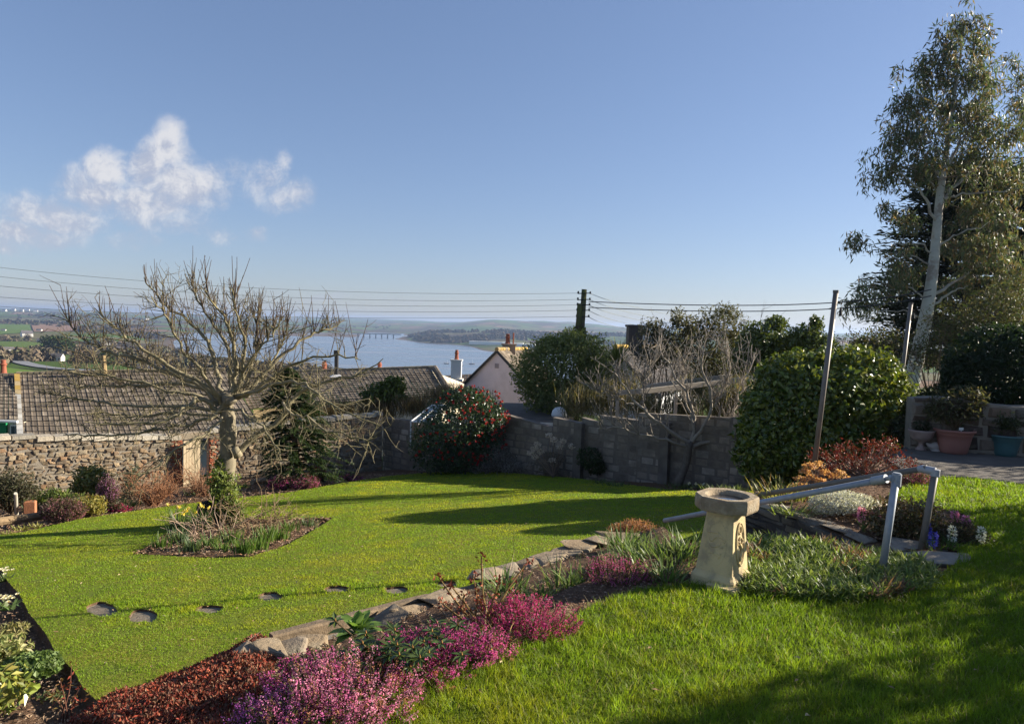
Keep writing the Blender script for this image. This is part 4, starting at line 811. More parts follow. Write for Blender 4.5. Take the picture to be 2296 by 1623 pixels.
diamonds(mb, P, D, unit(rdir(g, k) * .7 + [0, 0, 1]), g.uniform(.016, .042, k), g.uniform(.008, .02, k), rcol(g, k, [(.22, .035, .02), (.17, .028, .018), (.27, .065, .03), (.12, .04, .025), (.12, .07, .045), (.2, .12, .07)], .35) * (.75 + .6 * tn))
kind(mb.build('ground_cover', SEDUM), 'stuff', 'rust red ground cover tumbling to the lawn corner')

# ------------------------------------------------------------------ grass
def grass(name, label, poly_, zf, n, hmin, hmax, w0, holes=(), seed=1, yref=4.0, pw=1.4, tall=None, mb0=0., gain=1., vr=1.):
    g_ = RNG(seed); Pp = np.asarray(poly_)[:, :2]; lo_, hi_ = Pp.min(0), Pp.max(0); lo_ = np.maximum(lo_, [-14, 3.3]); X = g_.uniform(lo_[0], hi_[0], n * 3); Y = g_.uniform(lo_[1], hi_[1], n * 3)
    keep = inpoly(X, Y, Pp) & (g_.random(n * 3) < np.clip((yref / Y) ** pw, 0, 1)) & ((np.abs(X / Y) < .80) | ((np.abs(X / Y) < 1.4) & (g_.random(n * 3) < .45)))
    for h_ in holes: keep &= ~inpoly(X, Y, h_)
    X, Y = X[keep], Y[keep]; k = len(X); P = np.stack([X, Y, zf(X, Y) - .004], 1); q = np.stack([X, Y, 0 * X], 1)
    a = fbm(q * .8, 12); b = fbm(q * 4.2, 17); c_ = fbm(q * 9, 23)
    Ls = (hmin + (hmax - hmin) * g_.random(k) ** 1.4) * (.3 + .8 * b + .65 * c_)
    if tall is not None: Ls = Ls * tall(X, Y)
    moss = np.clip((a * .6 + b * .4 - .46 - mb0) * 2.6 + (g_.random(k) - .5) * .5 * vr, 0, 1)[:, None]
    gc_ = np.array([.19, .29, .02]) * (1 - moss) + np.array([.42, .385, .025]) * moss; gc_ = gc_ * (1 + vr * (.98 * c_[:, None] - .5)) * gain * g_.uniform(1 - .14 * vr, 1 + .14 * vr, (k, 1))
    dry = g_.random(k) < .03 * vr; gc_[dry] = (.30, .26, .12)
    az = g_.uniform(0, 6.28, k) ; mb_ = MB(); blades(mb_, P, az, Ls, w0 * np.clip(Y / yref, 1, 4.5) * g_.uniform(.7, 1.3, k), np.abs(g_.normal(.35, .3, k)), g_.uniform(.2, 1.1, k), gc_, 2, g_)
    return kind(mb_.build(name, GRASS, base=(0, 5, 0)), 'stuff', label)
STONES = [(228, 1364, 36, 15), (321, 1379, 32, 15), (471, 1364, 32, 9), (606, 1336, 27, 10), (755, 1319, 30, 7), (889, 1321, 28, 8), (1003, 1308, 26, 7)]
def outline(x, y, rx, ry, n=18, gg=None): return [low(x + rx * math.cos(a) * (1 + .1 * gg.normal()), y + ry * math.sin(a) * (1 + .1 * gg.normal())) for a in np.arange(n) * 2 * math.pi / n]
g = RNG(101); SO = [outline(*q, gg=g) for q in STONES]
PAVE = M('paving_stone', (.15, .12, .085), (.20, .165, .125), var=.5, sc=6, rough=.9, bump=.5, bsc=25, stain=(.22, .22, .2), ssc=5, samt=.45)
kind(poly('lawn', LAWN_L, LG, [BED, *SO]), label='lower sloping lawn round the apple tree')
mb = MB(); edge(mb, LAWN_L, .16); edge(mb, BED, .1); [edge(mb, o_, .05) for o_ in SO]; kind(mb.build('lawn_edge', SOIL), label='cut earth edges of the lower lawn')
ws = ['furthest left stepping stone, tilted beside the lawn edge', 'palest stepping stone, second from the left lawn edge', 'flat stepping stone third from the left lawn edge', 'fourth stepping stone, in the middle of the row', 'brown stepping stone third from the rock wall', 'stepping stone second from the rock wall', 'last stepping stone beside the timber edge']
for o_, lb in zip(SO, ws):
    o_ = np.array(o_) - [0, 0, .03]; c = o_.mean(0); o_ = c + (o_ - c) * 1.02; n = len(o_); V = np.concatenate([o_ + [0, 0, .008], c + (o_ - c) * .93 + [0, 0, .003], o_ - [0, 0, .08], [c + [0, 0, .004]]]); T = []
    for k in range(n):
        l = (k + 1) % n; T += [(k, l, n + l), (k, n + l, n + k), (2 * n + k, 2 * n + l, l), (2 * n + k, l, k), (n + k, n + l, 3 * n)]
    tag(MB().add(V, T).build('stepping_stone', PAVE), lb, 'paving stone', 'stepping stones across the lower lawn')
cen = np.array([np.mean(o_, 0) for o_ in SO])
def tall(X, Y):
    t_ = np.ones(len(X))
    for c in cen: t_ += 1.5 * np.exp(-(((X - c[0] - .08) / .32) ** 2 + ((Y - c[1] - .10) / .26) ** 2))
    return t_
grass('grass', 'yellowish mossy grass of the lower lawn', LAWN_L, lowz, 430000, .012, .03, .0075, [BED, *SO], 1, 6.5, 1.1, tall, 0., 1., .3)
grass('grass', 'fresh green grass of the near upper lawn', LAWN_U, lambda X, Y: 0 * X, 350000, .02, .085, .0045, [], 2, 4.2, 1.5, None, .12, .8)


# ================================================================== WALLS
def masonry(mb, p0, p1, zb, zt, g, hc=(.14, .24), wr=(.2, .5), bulge=.035, cols=((.3, .25, .19),), gap=.012, face=None, jit=.02, start=0.):
    """stones standing proud of a wall face from p0 to p1; zb, zt give the bottom and top heights along it"""
    p0, p1 = np.array([*p0[:2], 0.]), np.array([*p1[:2], 0.]); L = np.linalg.norm(p1 - p0); d = (p1 - p0) / L; n = np.array([d[1], -d[0], 0])
    if face is not None and n @ np.asarray(face) < 0: n = -n
    z0 = min(zb(0), zb(1)); z = z0 + start; Q = []; ztm = max(zt(0), zt(1))
    while z < ztm:
        h = g.uniform(*hc); x = -g.random() * wr[0]
        while x < L:
            w_ = g.uniform(*wr); a, b = max(x, 0), min(x + w_, L); x += w_
            if b - a < .05: continue
            f0, f1 = a / L, b / L; top = min(z + h, zt((f0 + f1) / 2))
            if top - z < .04 or z + h < zb(f0): continue
            Q.append((a, b, z, top))
        z += h
    Q = np.array(Q); m = len(Q); c = np.stack([np.stack([Q[:, 0] + gap, Q[:, 2] + gap], 1), np.stack([Q[:, 1] - gap, Q[:, 2] + gap], 1), np.stack([Q[:, 1] - gap, Q[:, 3] - gap], 1), np.stack([Q[:, 0] + gap, Q[:, 3] - gap], 1)], 1)
    c = c + g.normal(size=c.shape) * jit * .6; ce = c.mean(1, keepdims=True); inn = ce + (c - ce) * .72 + g.normal(size=c.shape) * jit * .3
    bo = bulge * g.uniform(.35, 1.3, (m, 1)) * (1 + .35 * g.normal(size=(m, 4)))
    def W3(uv, o_): return p0 + d * uv[..., :1] + n * o_[..., None] + np.array([0, 0, 1.]) * uv[..., 1:]
    V = np.concatenate([W3(c, np.full((m, 4), -.012)), W3(inn, bo), W3(ce, bo.mean(1, keepdims=True) * 1.15)], 1)
    T = [];
    for k in range(4): l = (k + 1) % 4; T += [(k, l, 4 + l), (k, 4 + l, 4 + k), (4 + k, 4 + l, 8)]
    flip = np.cross(d, [0, 0, 1.]) @ n < 0; T = np.array(T); T = T[:, ::-1] if flip else T
    mb.add(V.reshape(-1, 3), (np.arange(m)[:, None, None] * 9 + T).reshape(-1, 3), np.repeat(rcol(g, m, cols, .3), 9, 0)); return n
def slab(p0, p1, zb, zt, thick, n, mb, ns=14, c=(1, 1, 1)):
    p0, p1 = np.array([*p0[:2], 0.]), np.array([*p1[:2], 0.]); f = np.linspace(0, 1, ns)[:, None]; q = p0 + (p1 - p0) * f; b_ = np.array([[zb(a)] for a in f[:, 0]]); t_ = np.array([[zt(a)] for a in f[:, 0]]); Z = np.array([0, 0, 1.])
    G = np.stack([q + Z * b_ - n * thick, q + Z * t_ - n * thick, q + Z * t_, q + Z * b_], 1)
    mb.quadgrid(G if np.cross(p1 - p0, Z) @ n > 0 else G[::-1], c)
    for k in (0, -1): mb.add(G[k], [(0, 1, 2), (0, 2, 3)], c)
RUB = [(.23, .17, .105), (.18, .135, .09), (.27, .205, .13), (.14, .11, .08), (.21, .175, .13), (.25, .155, .09)]
g = RNG(111)
# left boundary wall with coping, gate opening
w0, wg0, wg1, w1 = at(-60, 985, 18.6), at(407, 990, 22.2), at(470, 985, 22.75), at(858, 930, 26.1)
zl = lambda a, b: (lambda f: a + (b - a) * f)
face = np.array([.6, -.8, 0])
def wallrun(name, label, p0, p1, zt, g, cope=True):
    r = thing(name, label, 'wall', (*((p0 + p1) / 2)[:2], -3.6)); mb = MB(); n = masonry(mb, p0, p1, lambda f: -3.7, zt, g, (.06, .16), (.08, .3), .032, RUB, .009, face, .04); mb.build('stonework', STONE, r)
    mb = MB(); slab(p0, p1, lambda f: -3.8, zt, .45, n, mb); mb.build('core', MORTAR, r); mb = MB()
    L = np.linalg.norm((p1 - p0)[:2]); d = (p1 - p0) * [1, 1, 0] / L; x = 0.
    while x < L - .1:
        w_ = min(g.uniform(.25, .6), L - x); c = np.array([*p0[:2], 0]) + d * (x + w_ / 2) - n * .2; c[2] = zt((x + w_ / 2) / L) + .05 + g.normal() * .012
        mb.box(c, (w_ - .02, .52 + g.normal() * .03, .10 + g.random() * .05), ax=(unit(d + [0, 0, g.normal() * .02]), n, np.array([0, 0, 1.])), c2=rcol(g, 1, [(.36, .31, .24), (.42, .38, .31), (.30, .27, .22)], .2)[0], top=.93); x += w_
    mb.build('coping', STONE, r); return r, n
rw, nw = wallrun('stone_wall', 'old rubble stone boundary wall left of the garden gate', w0, wg0, zl(w0[2], wg0[2] + .1), g)
wallrun('stone_wall', 'rubble stone wall right of the gate ending in the dark corner', wg1, w1, zl(wg1[2] + .25, w1[2]), g)
# gate
gt = thing('garden_gate', 'tan boarded garden gate standing half open between brick piers', 'gate', (*((wg0 + wg1) / 2)[:2], -3.5))
dw = unit((wg1 - wg0) * [1, 1, 0]); nw = np.array([dw[1], -dw[0], 0.]); zb_ = at(430, 1103, 22.3)[2]; ztp = at(430, 985, 22.3)[2]
for nm_, pp_ in (('brick_pier', wg0 - dw * .16), ('brick_pier', wg1 + dw * .17)):
    mb = MB(); masonry(mb, pp_ - dw * .19 + nw * .02, pp_ + dw * .19 + nw * .02, lambda f: zb_ - .3, lambda f: ztp, g, (.075, .076), (.16, .23), .012, [(.36, .10, .045), (.42, .14, .07), (.28, .08, .04)], .006, nw, .004)
    mb.box((*(pp_ - nw * .12)[:2], (zb_ + ztp) / 2 - .15), (.38, .24, ztp - zb_ + .3), ax=(dw, nw, np.array([0, 0, 1.])), c2=(.3, .2, .14)); mb.build(nm_, BRICKR, gt)
a_, b_ = at(411, 985, 22.0), at(449, 985, 22.35); dg = unit((b_ - a_) * [1, 1, 0]); ng = np.array([dg[1], -dg[0], 0]); wid = np.linalg.norm((b_ - a_)[:2]); mb = MB(); gh_ = ztp - zb_
for k in range(6):
    c = a_ + dg * wid * (k + .5) / 6; c = np.array([*c[:2], zb_ + gh_ * .5 + .02]); mb.box(c, (wid / 6 - .008, .03, gh_ - .03 * abs(k - 2.5) * .3), ax=(dg, ng, np.array([0, 0, 1.])), c2=rcol(g, 1, [(.50, .40, .26), (.44, .35, .23)], .12)[0])
mb.build('boards', M('gate_board', None, var=.25, sc=9, rough=.8, bump=.2), gt); mb = MB()
for zz in (.1, .5, .88): mb.box((*((a_ + b_) / 2 - ng * .035)[:2], zb_ + gh_ * zz), (wid - .03, .03, .09), ax=(dg, ng, np.array([0, 0, 1.])), c2=(.4, .32, .2))
mb.build('rail', TIMBER, gt); mb = MB(); mb.tube([a_ * [1, 1, 0] + ng * .03 + dg * .12 + [0, 0, zb_ + gh_ * .86], a_ * [1, 1, 0] + ng * .03 + dg * .3 + [0, 0, zb_ + gh_ * .86]], .015, 5); mb.build('latch', IR, gt)
mb = MB(); mb.box((*((wg0 + wg1) / 2 - nw * .15)[:2], ztp + .11), (np.linalg.norm(wg1 - wg0) + .9, .3, .2), ax=(dw, nw, np.array([0, 0, 1.])), c2=(.30, .24, .17)); mb.build('lintel', STONE, gt)
# dark block wall on the right
BLK = [(.26, .215, .17), (.225, .185, .145), (.30, .26, .215), (.20, .165, .13)]
BLOCKM = M('block_stone', None, var=.45, sc=5, rough=.95, bump=.5, bsc=24, stain=(.035, .033, .03), ssc=1.6, samt=.35)
k0, k1 = np.array([-4.2, 26.25, 0]), np.array([7.6, 17.4, 0]); dk = unit(k1 - k0); nk = np.array([dk[1], -dk[0], 0]); nk = nk if nk[1] < 0 else -nk
bw_ = thing('block_wall', 'dark grey concrete block wall with a stepped top in shade', 'wall', (*((k0 + k1) / 2)[:2], -3.0))
def onk(x, y):   # where a photo point meets the wall face
    d = ray(x, y); tt = ((k0 - CAM) @ nk) / (d @ nk); return CAM + d * tt
steps = [(860, 935, 985, 950), (985, 950, 1130, 945), (1130, 928, 1240, 958), (1240, 935, 1305, 948), (1305, 935, 1345, 948), (1345, 930, 1432, 942), (1432, 925, 1560, 932), (1560, 932, 1640, 936), (1640, 934, 1760, 940)]
mb = MB(); mc = MB()
for x0, y0, x1, y1 in steps:
    a, b = onk(x0, y0), onk(x1, y1); zt = zl(a[2], b[2]); zb2 = lambda f: lowz(*((a + (b - a) * f)[:2])) - .25
    masonry(mb, a, b, lambda f: min(zb2(0), zb2(1)), zt, g, (.224, .226), (.44, .46), .007, BLK, .0035, nk, .006); slab(a, b, lambda f: -3.6, zt, .22, nk, mc)
mb.build('blockwork', BLOCKM, bw_); mc.build('core', M('block_mortar', (.16, .135, .11), var=.4, sc=6, rough=.95, bump=.4), bw_)
for x in (1303, 1496):
    p = onk(x, 950); p2 = onk(x, 1085); zz = zl(0, 0); MB().box((*(p + nk * .10)[:2], (p[2] + p2[2]) / 2 - .1), (.28, .2, p[2] - p2[2] + .3), ax=(dk, nk, np.array([0, 0, 1.]))).build('pier', M('pier_block', (.17, .145, .12), (.11, .095, .08), var=.5, sc=4, rough=.95, bump=.4), bw_)
# right stone wall behind the pots
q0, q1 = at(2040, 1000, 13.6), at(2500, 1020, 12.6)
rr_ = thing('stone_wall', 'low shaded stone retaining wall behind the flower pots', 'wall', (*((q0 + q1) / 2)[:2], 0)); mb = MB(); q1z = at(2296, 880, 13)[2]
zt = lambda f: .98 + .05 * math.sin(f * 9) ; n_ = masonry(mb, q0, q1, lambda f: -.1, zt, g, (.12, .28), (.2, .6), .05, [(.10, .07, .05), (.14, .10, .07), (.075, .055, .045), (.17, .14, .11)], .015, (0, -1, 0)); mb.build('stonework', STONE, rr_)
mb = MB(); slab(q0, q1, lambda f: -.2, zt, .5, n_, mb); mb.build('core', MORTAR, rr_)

# ------------------------------------------------------------------ rocks
def rock(name, p, size, label, g, cat='rock', group=None, cols=((.27, .20, .125), (.33, .26, .175), (.21, .17, .125)), rz=0., tilt=0., parent=None, flat=1.):
    bm_ = bmesh.new(); R_ = Matrix.Rotation(rz, 3, 'Z') @ Matrix.Rotation(tilt, 3, 'Y')
    for _ in range(18):
        q = g.uniform(-1, 1, 3); q = q / max(np.abs(q).max(), .01) * g.uniform(.75, 1) if g.random() < .75 else q; bm_.verts.new(R_ @ Vector(q * np.array(size) / 2))
    r_ = bmesh.ops.convex_hull(bm_, input=bm_.verts); bmesh.ops.delete(bm_, geom=[v for v in bm_.verts if not v.link_faces], context='VERTS')
    bmesh.ops.bevel(bm_, geom=bm_.edges[:], offset=min(size) * .06, segments=1, affect='EDGES', profile=.5); bmesh.ops.triangulate(bm_, faces=bm_.faces); bmesh.ops.subdivide_edges(bm_, edges=[e for e in bm_.edges if e.calc_length() > min(size) * .3], cuts=1, use_grid_fill=False); bmesh.ops.triangulate(bm_, faces=bm_.faces)
    bm_.verts.index_update(); V = np.array([v.co[:] for v in bm_.verts]); T = np.array([[v.index for v in f.verts] for f in bm_.faces]); bm_.free()
    V = V * (1 + .10 * (fbm(V * 9 / max(size) * .3 + p, 6)[:, None] - .5)); c = rcol(g, 1, cols, .25)[0]
    return tag(MB().add(V + p, T, c).build(name, STONE, base=p), label, cat, group)
g = RNG(121)
rl = smoothpath(ROCKL, 60)
RK = [(560, 1452, .26, .12, 'flat grey offcut lying where the red ground cover meets the lawn'), (600, 1452, .3, .2, 'lumpy brown rock at the end of the timber edge'), (655, 1440, .28, .22, 'dark angular rock under the near end of the timber'), (700, 1432, .26, .2, 'shadowed rock behind the broad leaved plant'),
      (860, 1385, .34, .18, 'flat brown rock just right of the broad leaved plant'), (918, 1368, .36, .22, 'large angular tan rock with a dark hollow beside it'), (965, 1360, .22, .24, 'upright pale slab wedged at the far end of the timber'), (1005, 1328, .40, .14, 'flat grey slab at the corner past the timber'), (1060, 1322, .38, .15, 'flat pinkish slab behind the rose stems'),
      (1100, 1285, .34, .2, 'wedge shaped grey rock above the rose'), (1140, 1275, .34, .22, 'tan block in the middle of the rock edging'), (1185, 1262, .34, .24, 'rounded brown boulder in the rock edging'), (1228, 1245, .36, .16, 'flat grey slab leaning right in the rock edging'), (1262, 1238, .42, .18, 'broad pale flat rock ahead of the red leaved rose tip'),
      (1312, 1222, .40, .15, 'broken flat slab beside the pink heather'), (1352, 1210, .32, .16, 'small pale stone near the end of the edging'), (1388, 1195, .36, .2, 'last rock of the edging below the brown sedum')]
for k, (x, y, sx, sz, lb) in enumerate(RK):
    rx_ = np.interp(x, [600, 740, 960, 1160, 1360, 1440], [5.35, 5.85, 6.5, 7.5, 8.35, 8.8]) - .05
    rock('rock', at(x, y, rx_) - [0, 0, sz * (.25 if k < 7 else .18)], (sx * (1.0 if k < 4 else 1.45), .36 * g.uniform(.85, 1.2), sz * (.75 if k < 7 else .62)), lb, g, group='rocks edging the heather bed', rz=g.normal() * .3 + .6, tilt=g.normal() * (.15 if k < 7 else .05))
# rough stone face below the rocks
rwl = thing('retaining_wall', 'low dry stone retaining wall under the rock edging', 'wall', (*rl[30][:2], -1)); mb = MB(); mc = MB()
for k in range(0, 55, 5):
    a, b = rl[k], rl[k + 5]; z_ = min(a[2], b[2]) - .04; dd = unit((b - a) * [1, 1, 0]); n_ = np.array([-dd[1], dd[0], 0])
    masonry(mb, a + n_ * .1, b + n_ * .1, lambda f: -1.2, lambda f: z_, g, (.12, .2), (.2, .4), .05, RUB, .01, n_); slab(a + n_ * .1, b + n_ * .1, lambda f: -1.3, lambda f: z_, .4, n_, mc, 3)
mb.build('stonework', STONE, rwl); mc.build('core', MORTAR, rwl)
# timber edge
a, b = at(608, 1426, 5.75), at(962, 1336, 6.75); d = unit(b - a); s_ = unit(np.cross(d, [0, 0, 1])); ss_ = np.cross(s_, d)
te = thing('timber_sleeper', 'long weathered timber edging board on top of the rocks', 'timber', (a + b) / 2 - [0, 0, .1]); G = []
for f in np.linspace(0, 1, 26):
    p = a + (b - a) * f; wv_ = (fbm(np.array([[f * 14, 2., 3.]]), 4)[0] - .5) * .014
    G.append([p + s_ * (-.045) + ss_ * (.02 + wv_), p + s_ * (.04) + ss_ * (.025 + wv_), p + s_ * (.05 + wv_) + ss_ * .008, p + s_ * .05 - ss_ * (.11 + wv_), p - s_ * .05 - ss_ * .11, p - s_ * .05 + ss_ * .01, p + s_ * (-.045) + ss_ * (.02 + wv_)])
G = np.array(G); mb = MB().quadgrid(G); mb.add(G[0, :6], [(0, 1, 2), (0, 2, 3), (0, 3, 4), (0, 4, 5)]); mb.add(G[-1, :6], [(0, 2, 1), (0, 3, 2), (0, 4, 3), (0, 5, 4)]); mb.build('board', TIMBER, te)
pg_ = at(968, 1342, 6.7); MB().tube([pg_ - [0, 0, .5], pg_ + [0, 0, .0]], .055, 10).build('peg', TIMBER, te)

# steps between the handrails, with a stone flank
stp = thing('stone_steps', 'stone steps going down beside the handrails', 'steps', (2.4, 8.6, -1)); p0, p1 = np.array([3.62, 6.85, 0]), np.array([2.4, 9.3, -.95]); d = unit((p1 - p0) * [1, 1, 0]); n_ = np.array([-d[1], d[0], 0])
for k in range(5):
    c = p0 + (p1 - p0) * (k + .5) / 5; c[2] = -.17 * k - .22; bevel(MB().box(c, (.66, .84, .34), ax=(d, n_, np.array([0, 0, 1.])), c2=(.2, .17, .13)).build('step', STONE, stp), .015)
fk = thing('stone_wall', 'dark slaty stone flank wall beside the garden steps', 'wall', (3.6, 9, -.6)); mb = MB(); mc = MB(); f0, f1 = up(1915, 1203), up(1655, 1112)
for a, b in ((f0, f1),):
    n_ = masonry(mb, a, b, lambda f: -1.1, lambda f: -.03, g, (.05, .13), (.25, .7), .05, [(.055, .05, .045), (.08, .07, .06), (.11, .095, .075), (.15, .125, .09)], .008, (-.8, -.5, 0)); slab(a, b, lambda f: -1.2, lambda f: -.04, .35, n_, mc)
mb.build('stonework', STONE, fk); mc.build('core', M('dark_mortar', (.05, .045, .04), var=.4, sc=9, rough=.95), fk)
for k, f in enumerate((.02, .17, .34, .52, .72, .9)):
    rock('coping_stone', f0 + (f1 - f0) * f + [.09, .05, -.01], (.5, .26, .075), ['cap slab beside the bronze azalea end of the step wall', 'second cap slab of the step wall', 'long dark cap slab mid step wall', 'cap slab below the silver shrub', 'pale cap slab behind the birdbath rim', 'flat tan cap slab at the top end behind the birdbath'][k], g, 'stone slab', 'cap slabs on the step wall', rz=math.atan2((f1 - f0)[1], (f1 - f0)[0]), tilt=.03, cols=((.15, .13, .11), (.22, .18, .13)) if k < 4 else ((.40, .33, .24), (.35, .29, .22)))
for x, y, sx, sy, lb in ((2062, 1222, .62, .4, 'grey slab at the foot of the dark rail post'), (2105, 1252, .7, .45, 'large tan slab bordering the lawn below the posts')):
    rock('stone_slab', up(x, y) - [0, 0, .01], (sx, sy, .09), lb, g, 'stone slab', 'slabs at the head of the steps', rz=-.25, cols=((.30, .25, .18), (.26, .23, .19)))

# ------------------------------------------------------------------ handrails
def pipe(mb, P, r): mb.tube(P, r, 14)
hr = thing('handrail', 'shiny galvanised tube handrail sloping down behind the birdbath', 'handrail', (3.42, 6.4, 0))
tb, tt = up(1984, 1268) , at(2010, 1064, 6.35); tb[2] = 0; pb_ = at(1978, 1262, 6.3)
r_ = .033; MB().tube([pb_ - [0, 0, .1], tt], r_, 16).build('post', GALV, hr, True)
ej = at(1992, 1071, 6.4); le = at(1490, 1166, 8.9); dr_ = unit(le - ej)
MB().tube([ej + dr_ * .03, le], r_ * .92, 16).build('rail', GALV, hr, True)
mb = MB(); mb.tube([tt - [0, 0, .10], tt + [.004, 0, .012]], r_ * 1.28, 16); mb.tube([tt + [.004, 0, .01], tt + [.005, 0, .022]], r_ * 1.0, 14); mb.build('post_collar', GALV, hr)
mb = MB(); mb.tube([ej + dr_ * .02, ej + dr_ * .16], r_ * 1.25, 16); mb.build('rail_collar', GALV, hr); mb = MB(); e2 = tt - [.045, 0, .03]; mb.tube([e2 + [0, -.022, 0], e2 + [0, .022, 0]], .028, 14); mb.tube([e2 + [0, -.035, 0], e2 + [0, .035, 0]], .011, 8); mb.tube([e2, ej + dr_ * .03], .02, 8); mb.tube([tt - [.0, .03, .05], tt - [0, .048, .05]], .012, 8); mb.build('swivel_joint', GALV, hr, False)
hd = thing('handrail', 'darker far handrail with grey elbow fitting and tall post', 'handrail', (4.2, 7.2, 0))
tb2, tt2 = at(2064, 1220, 7.15), at(2098, 1052, 7.15); MB().tube([tb2 - [0, 0, .15], tt2], .034, 16).build('post', DARKST, hd, True)
er, le2 = at(2078, 1048, 7.2), at(1640, 1118, 9.6); MB().tube([er, le2], .032, 14).build('rail', DARKST, hd, True)
d2 = unit(le2 - er); ELB = M('grey_fitting', (.33, .34, .36), var=.2, sc=12, rough=.55, metal=.1); mb = MB(); mb.tube(smoothpath([tt2 - [.004, 0, .07], tt2 + [0, 0, .005]], 3), .044, 16); mb.tube([tt2 + [0, 0, -.02], er + d2 * .05, er + d2 * .09], [.044, .043, .034], 16); bevel(mb.build('elbow_fitting', ELB, hd), .006)
# washing poles
def wpole(label, a, b, r):
    p = thing('washing_line_pole', label, 'pole', a, 'washing line poles'); MB().tube([a - [0, 0, .2], b], r, 14).build('post', M('dull_steel', (.17, .145, .125), var=.3, sc=10, rough=.5, metal=.2), p, True)
    cp_ = MB().tube([b, b + [0, 0, .04]], r * 1.12, 12).build('cap', DARKST, p); mb = MB(); mb.tube([b + [r, 0, -.12], b + [r + .05, 0, -.13], b + [r + .05, 0, -.2]], .008, 6); mb.tube([b + [r + .05, 0, -.2], b + [r + .05, 0, -.33]], [.012, .028], 8); mb.build('hook', IR, p)
wpole('tall leaning washing line pole behind the red leaved shrub', up(1818, 1085), at(1874, 656, up(1818, 1085)[1]), .036)
wpole('washing line pole behind the hedge beside the gum trunk', gz(at(2010, 870, 17)), at(2042, 682, 17), .045)

# ------------------------------------------------------------------ birdbath
BST = M('cast_stone', (.62, .49, .26), (.50, .39, .21), var=.5, sc=5, rough=.9, bump=.35, bsc=50, stain=(.23, .19, .14), ssc=6, samt=.45)
BOWL = M('weathered_stone', (.34, .26, .165), (.22, .17, .11), var=.5, sc=8, rough=.95, bump=.6, bsc=45, stain=(.40, .35, .26), ssc=9, samt=.5)
bc = up(1616, 1298); bb = thing('birdbath', 'pale cast stone birdbath on a tapered pedestal with carved oval', 'birdbath', bc); ra = math.radians(-42); sc_b = 1.0
ax_ = np.array([math.cos(ra), math.sin(ra), 0]), np.array([-math.sin(ra), math.cos(ra), 0]), np.array([0.03, 0, 1.])
H = at(1613, 1138, bc[1])[2]; hw0, hw1 = .172, .122
def loc(x, y, z): return bc + ax_[0] * x + ax_[1] * y + ax_[2] * z
def sq(h_, z, ch=.012):
    c = h_ - ch; return [loc(x, y, z) for x, y in ((c, -h_), (h_, -c), (h_, c), (c, h_), (-c, h_), (-h_, c), (-h_, -c), (-c, -h_), (c, -h_))]
mb = MB(); mb.quadgrid(np.array([sq(hw0 * .985, .10), *[sq(hw0 * .985 + (hw1 - hw0 * .985) * f, .10 + (H - .10) * f) for f in (.2, .4, .6, .8, 1)]])[::-1].transpose(1, 0, 2)); mb.build('pedestal', BST, bb)
mb = MB(); pl_ = [(hw0 * 1.16, -.05), (hw0 * 1.16, .055), (hw0 * 1.12, .07), (hw0 * 1.05, .085), (hw0 * 1.0, .105)]; mb.quadgrid(np.array([sq(h_, z, .02) for h_, z in pl_])[::-1].transpose(1, 0, 2)); mb.build('base', BST, bb)
bevel(MB().box(loc(.12, -.2, .01), (.26, .16, .05), ra, c2=(1, 1, 1)).build('foot_slab', BST, bb), .01)
def octo(h_, z, cut, n=1): c = h_ * cut; return [loc(x, y, z) for x, y in ((c, -h_), (h_, -c), (h_, c), (c, h_), (-c, h_), (-h_, c), (-h_, -c), (-c, -h_), (c, -h_))]
def blend(h_, z, k):  # square with cut corners passing into a circle
    n = 40; a = np.arange(n + 1) * 2 * np.pi / n; o_ = []
    for t_ in a:
        c, s__ = math.cos(t_), math.sin(t_); e = min(1 / max(abs(c), 1e-6), 1 / max(abs(s__), 1e-6), 1.5 / (abs(c) + abs(s__) + 1e-9)); e = e * k + 1 * (1 - k); o_.append(loc(h_ * e * c, h_ * e * s__, z))
    return o_
hb_ = .242; T_ = .125; mb = MB()
mb.quadgrid(np.array([blend(hb_ * .6, H - .002, .9), blend(hb_ * .97, H + .0, 1), blend(hb_ * 1.0, H + .015, 1), blend(hb_ * 1.01, H + T_ * .5, 1), blend(hb_ * 1.0, H + T_ - .012, 1), blend(hb_ * .975, H + T_, 1), blend(hb_ * .76, H + T_ - .003, .35), blend(hb_ * .70, H + T_ - .018, .1), blend(hb_ * .60, H + T_ - .06, 0), blend(hb_ * .3, H + T_ - .075, 0), blend(.005, H + T_ - .078, 0)])[::-1].transpose(1, 0, 2)); mb.build('bowl', BOWL, bb)
WT = M('still_water', (.03, .03, .035), var=0, rough=.04, spec=1.0); mb = MB(); w_ = blend(hb_ * .66, H + T_ - .04, 0); mb.add([loc(0, 0, H + T_ - .04), *w_[:-1]], [(0, k + 1, (k + 1) % 40 + 1) for k in range(40)]); mb.build('water', WT, bb)
